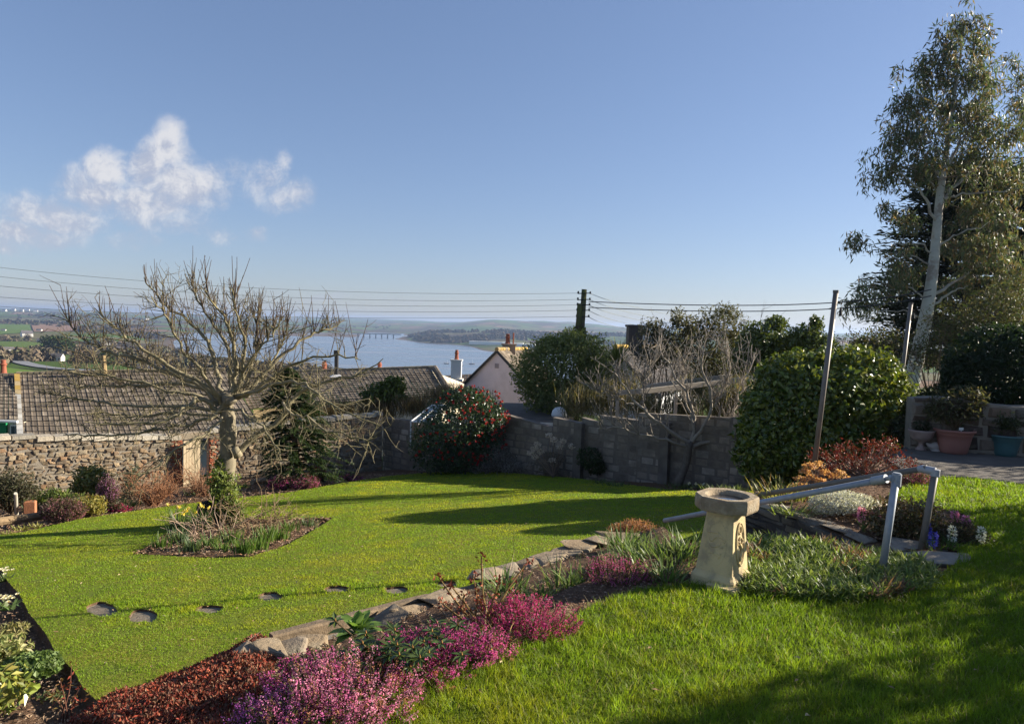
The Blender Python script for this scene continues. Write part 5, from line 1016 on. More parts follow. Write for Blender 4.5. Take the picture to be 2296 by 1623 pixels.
# carved oval relief on the right face
def onface(u, v, side, o_=.006):
    f = (v - .1) / (H - .1); h_ = hw0 * .985 + (hw1 - hw0 * .985) * f + o_; return loc(h_, u, v) if side == 'r' else loc(u, -h_, v)
rel = MB(); th = np.linspace(0, 2 * np.pi, 41)
zc = .1 + (H - .1) * .47; rv = (H - .1) * .345; ru = .075
rel.tube([onface(ru * math.cos(t_), zc + rv * math.sin(t_), 'r') for t_ in th], .008, 6, cap=False); rel.tube([onface(ru * .85 * math.cos(t_), zc + rv * .92 * math.sin(t_), 'r', .003) for t_ in th], .004, 6, cap=False)
sp_ = [(.035, .05), (.02, .075), (-.01, .075), (-.025, .05), (-.012, .02), (.015, .0), (.028, -.03), (.012, -.06), (-.012, -.085), (-.008, -.115), (.014, -.12), (.02, -.1), (.006, -.092)]
Q = smoothpath([onface(u, zc + v * 1.05 - .02, 'r', .007) for u, v in sp_], 40); rel.tube(Q, np.interp(np.linspace(0, 1, 40), [0, .3, .55, 1], [.006, .010, .012, .004]), 8)
rel.tube(smoothpath([onface(u, zc + v, 'r', .006) for u, v in [(-.04, .0), (-.055, .02), (-.045, .035), (-.02, .02)]], 10), .007, 6); rel.tube(smoothpath([onface(u, zc + v, 'r', .006) for u, v in [(.03, -.0), (.05, .012), (.045, .035)]], 10), .008, 6); c_ = [onface(.028 * math.cos(t_), zc + .125 + .035 * math.sin(t_), 'r', .005) for t_ in th]; rel.tube(c_, .008, 6, cap=False)
rel.build('carved_oval', BST, bb, True)
rel = MB(); rel.tube([onface(.095 * math.cos(t_), zc + rv * math.sin(t_), 'f', -.001) for t_ in th], .004, 5, cap=False)
for k in range(5): rel.tube(smoothpath([onface(g.normal() * .03 + q_ * .05, zc + g.normal() * .02 + [.09, .03, -.02, -.07, -.1][k] + .015 * math.sin(q_ * 5), 'f', -.003) for q_ in (-1, -.5, 0, .5, 1)], 14), .009, 6)
rel.build('worn_carving', BST, bb, True)

# ================================================================== LARGE SHRUBS AND TREES OF THE GARDEN
# red camellia
cb_ = low(1030, 1060); CY = 23.0
cam_r = bush('camellia', 'tall red flowering camellia in front of the block wall', 'shrub', (*cb_[:2], lowz(*cb_[:2])), cbl := [pb(1035, 960, CY, 100, 72, 80), pb(1050, 925, CY, 72, 58, 60), pb(985, 1000, CY, 70, 62, 65), pb(1085, 950, CY, 52, 48, 50), pb(1030, 1020, CY, 70, 40, 60), pb(1040, 888, CY, 40, 24, 40)], 15000, .115, .06, [(.03, .06, .02), (.045, .075, .022), (.025, .045, .018)], m=GLOSSY, g=RNG(201), shell=(.7, 1.08), amp=.25, nst=16)
g = RNG(202); P, N = blobpts(cbl, 1500, g, (.99, 1.1), .25, fill=0); P = P[(N[:, 1] < .45) & (P[:, 2] > cb_[2] + .35)]; P = P[g.random(len(P)) < np.clip((P[:, 0] - P[:, 0].min()) / (np.ptp(P[:, 0])) * 1.7 - .15, .12, 1)][:230]; mb = MB()
for p in P:
    k = 9; d = rdir(g, k); nn_ = unit(rdir(g, 1)[0] * .5 + [.3, -.7, .3]); D = unit(d - (d @ nn_)[:, None] * nn_ + nn_ * .5); diamonds(mb, np.repeat((p + nn_ * .03)[None], k, 0), D, np.repeat(nn_[None], k, 0) + d * .2, .062 * g.uniform(.7, 1.2, k), .05, rcol(g, k, [(.40, .03, .03), (.46, .06, .045), (.28, .02, .025)], .25))
mb.build('blossoms', PETAL, cam_r)
# hedge dome
HY = 15.8; hb0 = at(1800, 1085, 15.0); DOME = [pb(1850, 925, HY, 172, 128, 135), pb(1760, 965, HY - .3, 105, 110, 100), pb(1905, 880, HY, 128, 100, 110), pb(1800, 860, HY, 95, 72, 95), pb(1960, 930, HY + .2, 95, 95, 95), pb(1730, 1010, HY - .6, 78, 78, 75), pb(1850, 1010, HY - .9, 130, 70, 80)]
hd_ = bush('evergreen_hedge', 'big rounded glossy evergreen bush behind the leaning washing pole', 'shrub', hb0, DOME, 34000, .15, .085, [(.09, .13, .02), (.13, .165, .022), (.055, .09, .017), (.20, .205, .03)], m=GLOSSY, g=RNG(203), shell=(.84, 1.06), amp=.27, fr=3.2, fill=.3, nst=24, rst=.03)
# dark clipped hedge at right
bush('clipped_hedge', 'dark clipped evergreen dome over the stone wall at the right edge', 'shrub', at(2260, 900, 14.4), [pb(2255, 830, 14.4, 135, 105, 80), pb(2330, 840, 14.4, 120, 110, 80), pb(2190, 860, 14.3, 75, 70, 55), pb(2420, 850, 14.4, 130, 100, 80)], 24000, .11, .055, [(.016, .032, .012), (.024, .04, .015)], g=RNG(204), shell=(.88, 1.02), amp=.1, fill=.3, nst=14)
bush('evergreen_shrub', 'dark leafy shrub filling the gap between hedge dome and urn', 'shrub', up(2065, 985), [pb(2075, 935, 14.5, 48, 45), pb(2120, 905, 14.6, 50, 42), pb(2040, 965, 14.3, 40, 35)], 5200, .14, .06, [(.03, .045, .016), (.05, .06, .022), (.07, .06, .03)], g=RNG(205), shell=(.5, 1.12), amp=.4, nst=24)
bush('evergreen_shrub', 'scrubby sunlit thicket at the foot of the gum tree', 'shrub', gz(at(2100, 840, 24)), [pb(1945, 770, 24, 55, 35), pb(1990, 760, 24, 40, 30), pb(2080, 790, 25, 55, 45), pb(2140, 730, 25, 70, 55), pb(2230, 700, 25.5, 80, 55), pb(2280, 660, 26, 60, 60)], 9500, .12, .05, [(.07, .06, .03), (.10, .08, .04), (.05, .065, .022), (.08, .10, .025)], g=RNG(206), shell=(.4, 1.12), amp=.45, nst=40, fr=3)
# gum tree
GY = 34.0; gb = gz(at(2044, 842, GY)); gum = thing('gum_tree', 'tall gum tree with pale smooth trunk and hanging leaves', 'tree', gb, 'gum trees'); g = RNG(207)
GUMB = M('gum_bark', None, var=.35, sc=2.5, rough=.75, bump=.2, bsc=20, stain=(.22, .17, .13), ssc=1.3, samt=.8)
TR = smoothpath([at(x, y, GY) for x, y in [(2038, 880), (2050, 830), (2068, 750), (2082, 680), (2094, 590), (2102, 500), (2108, 430), (2122, 340), (2135, 240), (2150, 150), (2162, 60)]], 40); mb = MB(); rr = np.interp(np.linspace(0, 1, 40), [0, .06, .25, .5, .75, 1], [.42, .36, .29, .2, .11, .02]); cc = np.array([(.40, .40, .34)]) * np.ones((40, 3)); mb.tube(TR, rr * (1 + .03 * g.normal(size=40)), 14, cc); mb.build('trunk', GUMB, gum, True)
bm_ = MB(); lm = MB(); HANG = []
def gumlimb(pts, r0, dz, par=bm_):
    n = len(pts); P = smoothpath([at(x, y, GY + 1.6 * dz * i / (n - 1)) for i, (x, y) in enumerate(pts)], 14); P[1:] += g.normal(size=(13, 3)) * .05; par.tube(P, np.linspace(r0 * 1.6, .012, 14), 7, (.36, .34, .28), cap=False); return P
GL = [([(2100, 500), (2075, 440), (2040, 400), (2000, 380)], .05, -.5), ([(2104, 470), (2140, 420), (2190, 370), (2240, 330)], .075, .5), ([(2106, 450), (2160, 430), (2230, 430), (2290, 420)], .04, -.8), ([(2096, 570), (2060, 545), (2000, 545), (1945, 550)], .03, -.3), ([(2092, 600), (2050, 570), (1990, 570), (1920, 535)], .025, .6), ([(2085, 665), (2130, 640), (2190, 600), (2260, 560)], .06, .8), ([(2080, 690), (2130, 655), (2170, 640)], .05, -.6), ([(2082, 680), (2040, 640), (1990, 650), (1930, 640)], .028, .5), ([(2075, 720), (2020, 690), (1960, 700), (1925, 720)], .022, -.4),
      ([(2112, 400), (2070, 330), (2020, 290), (1985, 270)], .04, .4), ([(2115, 380), (2160, 310), (2210, 260), (2250, 220)], .045, -.4), ([(2128, 300), (2090, 240), (2050, 200)], .03, -.5), ([(2135, 250), (2180, 190), (2210, 150)], .03, .5), ([(2148, 160), (2120, 110), (2100, 80)], .02, .3), ([(2155, 110), (2180, 60), (2200, 40)], .018, -.2), ([(2108, 430), (2060, 380), (1990, 370)], .03, .9), ([(2096, 560), (2150, 520), (2220, 500)], .035, -1.), ([(2104, 500), (2110, 430), (2080, 330)], .03, 1.)]
for a in GL: gumlimb(*a)
BL = [(2160, 45, 42, 42, 0), (2185, 95, 45, 55, .3), (2120, 105, 45, 50, -.3), (2070, 165, 55, 55, .2), (2150, 170, 75, 65, 0), (2205, 190, 40, 60, .4), (2040, 235, 55, 50, -.4), (2110, 250, 85, 60, .5), (2190, 260, 70, 60, -.3), (2020, 300, 55, 48, .3), (2095, 320, 85, 50, -.5), (2200, 330, 75, 60, .6), (1985, 360, 48, 42, 0), (2050, 385, 70, 45, .5), (2150, 390, 75, 45, -.6), (2240, 400, 60, 55, .2), (2265, 290, 40, 60, -.5),
      (1965, 405, 38, 28, .5), (1925, 540, 34, 26, -.3), (1990, 470, 26, 22, -.2), (2030, 500, 40, 30, .3), (2180, 480, 70, 55, .8), (2255, 490, 55, 60, -.2), (2140, 550, 55, 40, .5), (2215, 570, 70, 55, .2), (2270, 600, 40, 60, .6), (2010, 580, 50, 30, -.4), (1990, 640, 55, 32, .5), (1930, 660, 34, 30, -.2), (2160, 640, 60, 40, .9), (2040, 620, 40, 30, .6), (2240, 660, 60, 45, .4), (1910, 700, 24, 24, 0), (1950, 690, 35, 24, .3)]
def hanging(lmb, tw, blist, Yc, g, dens=.0102, Lf=(.22, .42)):
    for x, y, rx, ry, dz in blist:
        nc = max(5, int(rx * ry * dens)); c0 = at(x, y, Yc + 1.6 * dz); s = wpx(Yc)
        d = rdir(g, nc) * g.uniform(.25, 1.05, (nc, 1)); C = c0 + d * np.array([rx * s, max(rx, ry) * s * .9, ry * s])
        for c in C:
            if blist is BL and abs(c[0] - np.interp(c[2], TR[:, 2], TR[:, 0])) < .33 and c[1] < GY and c[2] < at(2120, 330, GY)[2]: continue
            k = int(g.integers(16, 34)); P = c + g.normal(size=(k, 3)) * [.165, .165, .2]; D = unit(g.normal(size=(k, 3)) * .55 + [0, 0, -.9]); Lk = g.uniform(*Lf, k)
            diamonds(lmb, P, D, unit(g.normal(size=(k, 3)) * [1, 1, .3]), Lk, Lk * .2, rcol(g, k, [(.075, .11, .045), (.10, .135, .06), (.13, .12, .06), (.06, .085, .04), (.2, .13, .065)], .3), .1)
            if g.random() < .45: q = c0 + (c - c0) * .15; tw.tube(smoothpath([q, (q + c) / 2 + [0, 0, .06], c], 4), [.02, .015, .011, .006], 4, (.2, .15, .1), cap=False)
hanging(lm, bm_, BL, GY, g); bm_.build('branches', GUMB, gum, True); lm.build('foliage', M('gum_leaf', None, var=.25, sc=3, rough=.45, spec=.3, tr=.3), gum)
gm2 = thing('gum_tree', 'second gum tree showing only its drooping leaves at the right edge', 'tree', gz(at(2420, 840, 38)), 'gum trees'); lm = MB(); tw = MB()
tw.tube([gz(at(2420, 840, 38)), at(2400, 600, 38), at(2360, 350, 38), at(2330, 150, 38)], [.32, .25, .15, .03], 10, (.38, .37, .31)); hanging(lm, tw, [(2280, 160, 34, 40, 0), (2320, 220, 60, 70, .3), (2290, 240, 30, 40, -.4), (2370, 300, 70, 80, 0), (2400, 420, 70, 80, 0), (2320, 440, 60, 60, 0)], 38, g); tw.build('trunk', GUMB, gm2); lm.build('foliage', bpy.data.materials['gum_leaf'], gm2)
# dark layered cypress behind the gum tree
PY = 40.; pb0 = gz(at(2170, 800, PY)); cy = thing('cypress_tree', 'dark cypress with flat layered boughs behind the gum tree', 'tree', pb0); g = RNG(208); mb = MB(); bw = MB()
topc = at(2185, 330, PY); bw.tube([pb0, (pb0 + topc) / 2, topc], [.5, .33, .07], 9, (.07, .05, .035))
for lvl in range(17):
    f = lvl / 16; y = 735 - 360 * f; left_ = np.interp(y, [380, 450, 540, 640, 735], [110, 165, 200, 230, 245]); c = pb0 + (topc - pb0) * np.clip((y - 800) / (330 - 800), 0, 1)
    for b in range(13):
        a = 6.283 * (b + g.random()) / 13; Lb = left_ * wpx(PY) * g.uniform(.7, 1.08); e = c + np.array([math.cos(a) * Lb, math.sin(a) * Lb * .7, Lb * g.uniform(-.02, .16)]); bw.tube([c, (c + e) / 2 + [0, 0, .12], e], [.07, .05, .015], 4, (.07, .05, .035), cap=False)
        k = 210; s = g.uniform(.25, 1.02, k)[:, None] ; P = c + (e - c) * s + g.normal(size=(k, 3)) * [.42, .42, .13]; D = unit((e - c) / Lb + g.normal(size=(k, 3)) * [.6, .6, .25]); diamonds(mb, P, D, unit(g.normal(size=(k, 3)) * .4 + [0, 0, 1]), g.uniform(  .24, .55, k), .15, rcol(g, k, [(.016, .026, .012), (.024, .034, .014), (.03, .036, .018)], .3), .1)
mb.build('foliage', LEAF, cy); bw.build('trunk', BARK, cy)
# feathery dark conifer beside the apple tree
yb = low(672, 1078); YY_ = 20.6; yw = thing('conifer_tree', 'dark feathery conifer behind the apple tree', 'tree', (*at(672, 1075, YY_)[:2], at(672, 1078, YY_)[2])); g = RNG(209); mb = MB(); bw = MB(); yb = ORG[yw.name]; tp_ = at(640, 822, YY_); bw.tube([yb, tp_], [.12, .02], 8, (.10, .07, .05))
for k in range(330):
    f = g.random() ** .85; c = yb + (tp_ - yb) * f; wl = np.interp(f, [0, .2, .5, .8, 1], [118, 112, 85, 55, 14]) * wpx(YY_) * g.uniform(.55, 1.08); a = g.uniform(0, 6.283); e = c + np.array([math.cos(a) * wl * (1.05 if math.cos(a) > 0 else .92), math.sin(a) * wl * .7, wl * g.uniform(-.30, .12)])
    n = 100; s = g.uniform(.2, 1.03, n)[:, None] ** .8; P = c + (e - c) * s; P[:, 2] += .10 * np.sin(np.pi * s[:, 0]) * wl; dl = unit(e - c); side = np.array([-dl[1], dl[0], 0]); D = unit(dl * .7 + side * g.choice([-1, 1], n)[:, None] * g.uniform(.3, .9, (n, 1)) + g.normal(size=(n, 3)) * .22 - [0, 0, .25]); diamonds(mb, P, D, unit(g.normal(size=(n, 3)) * .4 + [0, 0, 1]), g.uniform(.07, .17, n), .03, rcol(g, n, [(.022, .042, .014), (.035, .06, .018), (.055, .08, .022)], .3), .1)
    if k % 3 == 0: bw.tube([c, (c + e) / 2 + [0, 0, .1 * wl], e], [.02, .014, .006], 4, (.10, .07, .05), cap=False)
mb.build('foliage', LEAF, yw); bw.build('trunk', BARK, yw)

# fruit tree against the block wall
fb = onk(1535, 1085) + nk * .5; fb[2] = lowz(*fb[:2]); FYd = fb[1]; ft = thing('fruit_tree', 'bare pruned fruit tree with pale knotty branches against the block wall', 'tree', fb); g = RNG(211); mb = MB(); FB, FB2 = (.25, .215, .17), (.34, .295, .24)
mb.tube(smoothpath([fb - [0, 0, .1], at(1540, 1040, FYd), at(1545, 990, FYd)], 8), [.14, .115, .1, .1, .1, .1, .1, .11], 10, (.13, .11, .09)); mb.build('trunk', BARK, ft, True); mb = MB()
for path, dz, r0 in [([(1545, 990), (1500, 960), (1450, 930), (1420, 900), (1395, 850), (1370, 830)], -.6, .07), ([(1540, 1000), (1500, 990), (1440, 975), (1380, 950), (1340, 960)], -.4, .045), ([(1550, 990), (1560, 940), (1545, 880), (1500, 830), (1480, 770)], .3, .07), ([(1552, 990), (1590, 940), (1600, 880), (1570, 820), (1580, 770)], -.5, .065), ([(1555, 1000), (1620, 975), (1650, 910), (1670, 850), (1690, 790)], .4, .07), ([(1600, 985), (1650, 960), (1690, 920), (1715, 860)], -.3, .04), ([(1555, 950), (1530, 880), (1535, 800)], .8, .04), ([(1450, 930), (1440, 860), (1470, 800)], -.2, .035), ([(1420, 905), (1370, 890), (1330, 870)], -.5, .03), ([(1620, 975), (1610, 900), (1640, 830), (1630, 780)], .2, .04)]:
    n = len(path); P = smoothpath([at(x, y, FYd + dz * i / (n - 1)) for i, (x, y) in enumerate(path)], 16); P[1:] += g.normal(size=(15, 3)) * .03; mb.tube(P, np.linspace(r0 * .85, .016, 16), 7, np.array(FB2)[None] * np.linspace(.75, 1.1, 16)[:, None], cap=False); tg = unit(np.gradient(P, axis=0))
    for k in range(24): i = int(g.uniform(.25, 1) * 15); sprout(mb, P[i], unit(tg[i] * .4 + g.normal(size=3) * .5 + [0, 0, .7]), g.uniform(.35, 1.), g.uniform(.010, .016), g, 1, .6, FB, (.31, .27, .225), .3, 3)
mb.build('branches', BARK, ft, True)

# unseen shrub and hedges added to throw shade over the lawn and path
bush('shade_shrub', 'tall laurel shrub beyond the near right side of the lawn', 'shrub', (10.2, 4.2, 0), [(10.2, 3.9, 1.9, 1.5, 2.3, 2.5), (10.2, 5.55, 2.75, 1.3, 1.05, 1.4), (10.2, 5.5, 1.2, 1.3, 1.1, 1.4)], 16000, .16, .09, DKG, g=RNG(221), shell=(.75, 1.03), amp=.14, fill=.4, nst=12)
bush('clipped_hedge', 'clipped hedge beyond the right side of the lawn', 'shrub', (10.2, 8.2, 0), [(10.2, 7.4, 1.3, 1.3, 1.2, 1.85), (10.2, 8.8, 1.2, 1.3, 1.25, 1.55), (10.2, 6.5, 1.2, 1.3, .9, 1.6)], 17000, .13, .08, DKG, g=RNG(223), shell=(.8, 1.03), amp=.1, fill=.4, nst=8)
bush('clipped_hedge', 'dark clipped hedge beyond the right end of the concrete path', 'shrub', (13.4, 13.3, 0), [(13.4, 13.2, 1.0, 1.2, 1.7, 1.9), (15.2, 14.5, 1., 1.5, 1.6, 1.9)], 7000, .12, .06, [(.016, .032, .012), (.024, .04, .015)], g=RNG(222), shell=(.85, 1.02), amp=.1, fill=.4, nst=8)

# ================================================================== BED PLANTS
def heather(label, c, rx, ry, h, n, cols, fol=((.05, .07, .025), (.09, .08, .03)), seed=1, zf=None, lean=.5, fl=26, group='flowering heathers', fs=.0085, name='heather', tip=.62, dr=None):
    g_ = RNG(seed); c = np.asarray(c, float); root = thing(name, label, 'heather', c, group); a = g_.uniform(0, 6.283, n); r = np.sqrt(g_.random(n)); P = np.stack([np.cos(a) * rx * r, np.sin(a) * ry * r, 0 * r], 1)
    hh = h * np.sqrt(np.clip(1.05 - r ** 2 * .75, .05, 1)) * g_.uniform(.62, 1.2, n); base = c + P * .72; base[:, 2] += -.01 + (0 if zf is None else zf(base[:, 0], base[:, 1]) - c[2])
    tipp = c + P * (1 + lean * .25) + g_.normal(size=(n, 3)) * .02; tipp[:, 2] = base[:, 2] + hh
    f_ = MB(); k = 9; s = g_.uniform(.1, 1, (n, k, 1)); Q = (base[:, None] + (tipp - base)[:, None] * s + g_.normal(size=(n, k, 3)) * .012).reshape(-1, 3); D = np.repeat(unit(tipp - base), k, 0) + g_.normal(size=(n * k, 3)) * .6
    sf = fs * 3.2; diamonds(f_, Q, D, rdir(g_, n * k), sf * g_.uniform(.7, 1.5, n * k), sf * .28, rcol(g_, n * k, fol, .35), .1); 
    for i in range(0, n, 3): f_.tube([base[i], tipp[i]], .003, 3, (.1, .07, .04), cap=False)
    f_.build('foliage', LEAF, root); mb_ = MB(); s = g_.uniform(tip, 1.02, (n, fl, 1)); th_ = g_.uniform(0, 6.283, (n, fl)); rad = (.012 + .003 * g_.random((n, fl))) * fs / .0085 * np.sin(np.clip((1.1 - s[..., 0]) / (1.1 - tip), .15, 1) * 2.2)
    o_ = np.stack([np.cos(th_) * rad, np.sin(th_) * rad, 0 * rad], -1); Q = (base[:, None] + (tipp - base)[:, None] * s + o_).reshape(-1, 3); D = unit(o_.reshape(-1, 3) / .012 * .8 + g_.normal(size=(n * fl, 3)) * .3 + [0, 0, -.25]); cc = np.repeat(rcol(g_, n, cols, .35), fl, 0) * g_.uniform(.9, 1.1, (n * fl, 1))
    if dr is not None: m_ = np.repeat(g_.random(n) < dr, fl); cc[m_] = rcol(g_, m_.sum(), [(.42, .20, .10), (.36, .16, .10)], .3)
    diamonds(mb_, Q, D, unit(rdir(g_, n * fl) + D * .3), fs * g_.uniform(.8, 1.5, n * fl), fs * .75, cc, .3); mb_.build('flowers', PETAL, root); return root
MAG = [(.48, .04, .20), (.38, .03, .16), (.58, .10, .28)]; PNK = [(.52, .075, .30), (.44, .045, .25), (.62, .15, .38)]; LIL = [(.64, .20, .38), (.70, .32, .45), (.52, .12, .31)]
def bedz(x, y): return up(x, y, -.05)
heather('deep magenta heather nearest the birdbath on the lawn edge', bedz(1175, 1420), .38, .28, .25, 210, MAG, seed=1, fs=.0100, fl=40, tip=.45)
heather('purple pink heather right of the dry straw tuft', bedz(1020, 1485), .33, .25, .24, 160, PNK, seed=2, fs=.0100, fl=40, tip=.45)
heather('purple pink heather behind the rhododendron, up the slope', bedz(930, 1490), .32, .22, .2, 150, PNK, seed=3, fs=.0100, fl=40, tip=.45)
heather('tall pale pink heather with browned spikes in the middle of the bed', bedz(800, 1575), .38, .26, .3, 150, LIL, seed=4, dr=.27, fs=.0105, fl=46, tip=.45)
heather('large pale pink heather with russet tips at the bottom edge', up(745, 1650, -.08), .40, .24, .28, 150, LIL, seed=5, dr=.22, fs=.0105, fl=46, tip=.45)
heather('violet shaded heather left of the pale ones beside the red cover', up(635, 1640, -.12), .28, .24, .24, 130, [(.42, .10, .40), (.5, .16, .42)], seed=6)
heather('pale pink heather tumbling over the rocks near the red cover', up(690, 1555, -.16), .26, .2, .24, 120, PNK, seed=7, dr=.1, fs=.0100, fl=40, tip=.45)
heather('purple pink heather filling the gap under the dry straw tuft', bedz(1085, 1475), .24, .2, .17, 90, PNK, seed=9, dr=.1, fs=.0100, fl=40, tip=.45)
heather('purple pink heather in front of the rhododendron', bedz(945, 1530), .3, .2, .15, 110, PNK, seed=10, dr=.15, fs=.0100, fl=40, tip=.45)
heather('small purple pink heather with rust tips below the strap leaves', up(1385, 1312, -.10), .32, .22, .26, 200, PNK, seed=8, dr=.12, fl=16)
# far heathers and bed
def hl(label, x, y, rx, h, n, cols, seed, fol=((.06, .06, .03), (.1, .07, .04)), lean=.5, dz=-.04, tip=.35, dr=None):
    c = low(x, y, dz); s = wpx(c[1]); return heather(label, c, rx * s, rx * s * .7, h * s, n, cols, fol, seed, None, lean, 16, fs=.022, tip=tip, dr=dr)
hl('round pink heather just right of the apple trunk', 627, 1097, 26, 32, 130, PNK, 11); hl('round pink heather second right of the apple trunk', 680, 1095, 34, 30, 170, [(.6, .16, .30), (.5, .12, .28)], 12); hl('taller rusty pink heather in front of the conifer', 712, 1080, 18, 45, 110, [(.55, .16, .26), (.36, .17, .12)], 13); hl('flat mauve heather furthest right along the lawn edge', 787, 1076, 26, 14, 100, [(.5, .12, .34)], 14)
hl('upright mauve heather in front of the yellow shrub', 242, 1122, 22, 58, 150, [(.42, .17, .34), (.5, .24, .4)], 15, tip=.2); hl('brownish purple heather spreading at the left lawn edge', 142, 1165, 46, 48, 260, [(.33, .12, .17), (.38, .18, .2), (.22, .10, .09)], 16, tip=.2); hl('small crimson heather low against the lawn edge', 267, 1145, 24, 16, 110, [(.55, .06, .18), (.45, .05, .16)], 17); hl('brown faded heather behind the small crimson one', 232, 1140, 22, 26, 80, [(.25, .13, .10)], 18, tip=.2)

def clump(name, label, cat, c, rx, ry, n, L, wd, cols, seed, lean=(.1, .6), bend=(.3, 1.2), group=None, segs=3, m=None, flowers=None):
    g_ = RNG(seed); c = np.asarray(c, float); P = c + np.stack([g_.normal(size=n) * rx * .5, g_.normal(size=n) * ry * .5, np.zeros(n)], 1); az = np.arctan2(P[:, 1] - c[1], P[:, 0] - c[0]) + g_.normal(size=n) * .7; mb_ = MB()
    blades(mb_, P, az, L * g_.uniform(.6, 1.15, n), wd * g_.uniform(.8, 1.25, n), g_.uniform(*lean, n), g_.uniform(*bend, n), rcol(g_, n, cols, .25), segs, g_)
    if flowers is None: return tag(mb_.build(name, m or LEAF, base=c), label, cat, group)
    root = thing(name, label, cat, c, group); mb_.build('leaves', m or LEAF, root); fb_ = MB()
    for fx, fy, fh, fc in flowers:
        q = c + [fx, fy, fh]; fb_.tube([c + [fx * .5, fy * .5, 0], q], .004, 4, (.1, .16, .04)); d = rdir(g_, 9); D = unit(d + [.2, -.5, 0]); diamonds(fb_, np.repeat(q[None], 9, 0), D, rdir(g_, 9), .05, .035, rcol(g_, 9, fc, .15))
    fb_.build('flowers', PETAL, root); return root
GB = [(.10, .15, .06), (.13, .18, .09), (.08, .12, .05)]; GF = [(.09, .16, .03), (.13, .20, .04), (.07, .12, .025)]; YF = [[(.75, .6, .08), (.8, .7, .2)]]
g = RNG(231); DG = 'bulb clumps in the soil bed'
D_ = [(362, 1228, 30, 14, 'left end of the bed, bright green fan of bulb leaves'), (405, 1218, 34, 22, 'blue green bulb leaf clump second from the left end of the bed'), (430, 1236, 34, 20, 'pale glaucous upright bulb clump at the near bed edge left'), (400, 1190, 44, 30, 'large blue green daffodil clump with yellow flowers at the bed back'), (445, 1185, 44, 26, 'daffodil clump left of the black stump'), (500, 1234, 26, 10, 'short grey green tufts at the near bed edge below the bare stems'), (545, 1240, 34, 22, 'bright green clump at the near middle edge of the bed'), (575, 1230, 32, 22, 'green bulb clump right of the near middle edge'), (600, 1215, 38, 20, 'tall fresh green bulb clump in front of the tan shrub'), (625, 1208, 30, 20, 'fresh green bulb clump near the right edge of the bed'), (645, 1190, 26, 16, 'dark green low clump toward the right tip of the bed'), (690, 1180, 22, 10, 'small blue green clump nearest the right tip of the bed'), (520, 1215, 34, 16, 'green clump in shade under the bare stems'), (470, 1226, 34, 12, 'sparse clump between the bare stems and the near edge')]
for k, (x, y, h, n, lb) in enumerate(D_):
    c = low(x, y); s = wpx(c[1]); fl_ = [(g.normal() * .22, g.normal() * .15, h * s * g.uniform(1.05, 1.3), [(.75, .58, .08), (.8, .7, .25)]) for _ in range(7)] if k in (3, 4) else None
    clump('daffodil_clump', lb, 'bulb plant', c, 22 * s, 14 * s, n * 4, h * s * 1.15, .019, GB if k in (1, 2, 3, 4, 11) else GF, 300 + k, (.02, .35), (.05, .7), DG, flowers=fl_)
# far left bed shrubs
def lb_(name, label, x, y, blobs, n, L, w_, cols, seed, m=None, dz=-.05, Y=None, **k):
    c = low(x, y, dz); Yc = Y or c[1]; return bush(name, label, 'shrub', c, [pb(bx, by, Yc + .1, rx, ry) for bx, by, rx, ry in blobs], n, L, w_, cols, m=m, g=RNG(seed), **k)
lb_('leafy_shrub', 'yellow green laurel like shrub against the left stone wall', 205, 1112, [(205, 1068, 36, 26), (185, 1090, 26, 22), (225, 1085, 24, 22)], 1500, .14, .06, YEL, 241, GLOSSY, shell=(.5, 1.1), amp=.35, Y=19.2)
lb_('dark_shrub', 'dark twiggy shrub at the far left of the wall bed', 25, 1150, [(25, 1090, 45, 40), (60, 1100, 30, 32), (-15, 1100, 40, 45)], 3200, .10, .03, [(.06, .065, .03), (.08, .07, .04)], 242, shell=(.3, 1.12), amp=.4, Y=15.8, nst=40)
lb_('leafy_shrub', 'green leafy plants under the dark shrub on the left', 95, 1155, [(95, 1125, 45, 22), (150, 1120, 35, 16), (120, 1110, 30, 16)], 1500, .12, .05, [(.10, .14, .03), (.14, .17, .04), (.06, .09, .02)], 243, shell=(.4, 1.1), amp=.4, Y=16.8)
lb_('golden_shrub', 'low golden variegated shrub at the left lawn edge', 195, 1158, [(200, 1130, 34, 20), (175, 1137, 26, 16), (215, 1140, 22, 15)], 1500, .085, .035, [(.34, .27, .05), (.24, .21, .05), (.13, .14, .035)], 244, shell=(.5, 1.1), amp=.35)
lb_('leafy_shrub', 'green feathery grey stemmed shrub beside the brown shrub', 295, 1115, [(293, 1085, 20, 34), (302, 1060, 12, 20)], 800, .12, .025, [(.11, .13, .08), (.08, .10, .05)], 245, shell=(.3, 1.1), amp=.4, Y=18.6)
def twig(label, x, y, rx, h, n, col, seed, Y=None):
    c = low(x, y, -.05); g_ = RNG(seed); mb_ = MB(); s = wpx(c[1])
    for k in range(n): a = g_.uniform(0, 6.283); o_ = g_.random() ** .5; sprout(mb_, c + [math.cos(a) * .1, math.sin(a) * .1, 0], unit(np.array([math.cos(a) * rx * s * o_, math.sin(a) * rx * s * o_, h * s * .75])), math.hypot(h * s * .8, rx * s * o_) * g_.uniform(.7, 1.05), .010, g_, 2, .1, col, np.array(col) * 1.25, .2, 4)
    return tag(mb_.build('twiggy_shrub', BARK, base=c), label, 'shrub', 'round brown twiggy shrubs')
twig('rounded ginger brown twiggy shrub left of the garden gate', 345, 1132, 48, 78, 60, (.26, .13, .07), 251); twig('smaller brown twiggy shrub in front of the garden gate', 452, 1112, 34, 66, 40, (.24, .13, .075), 252)
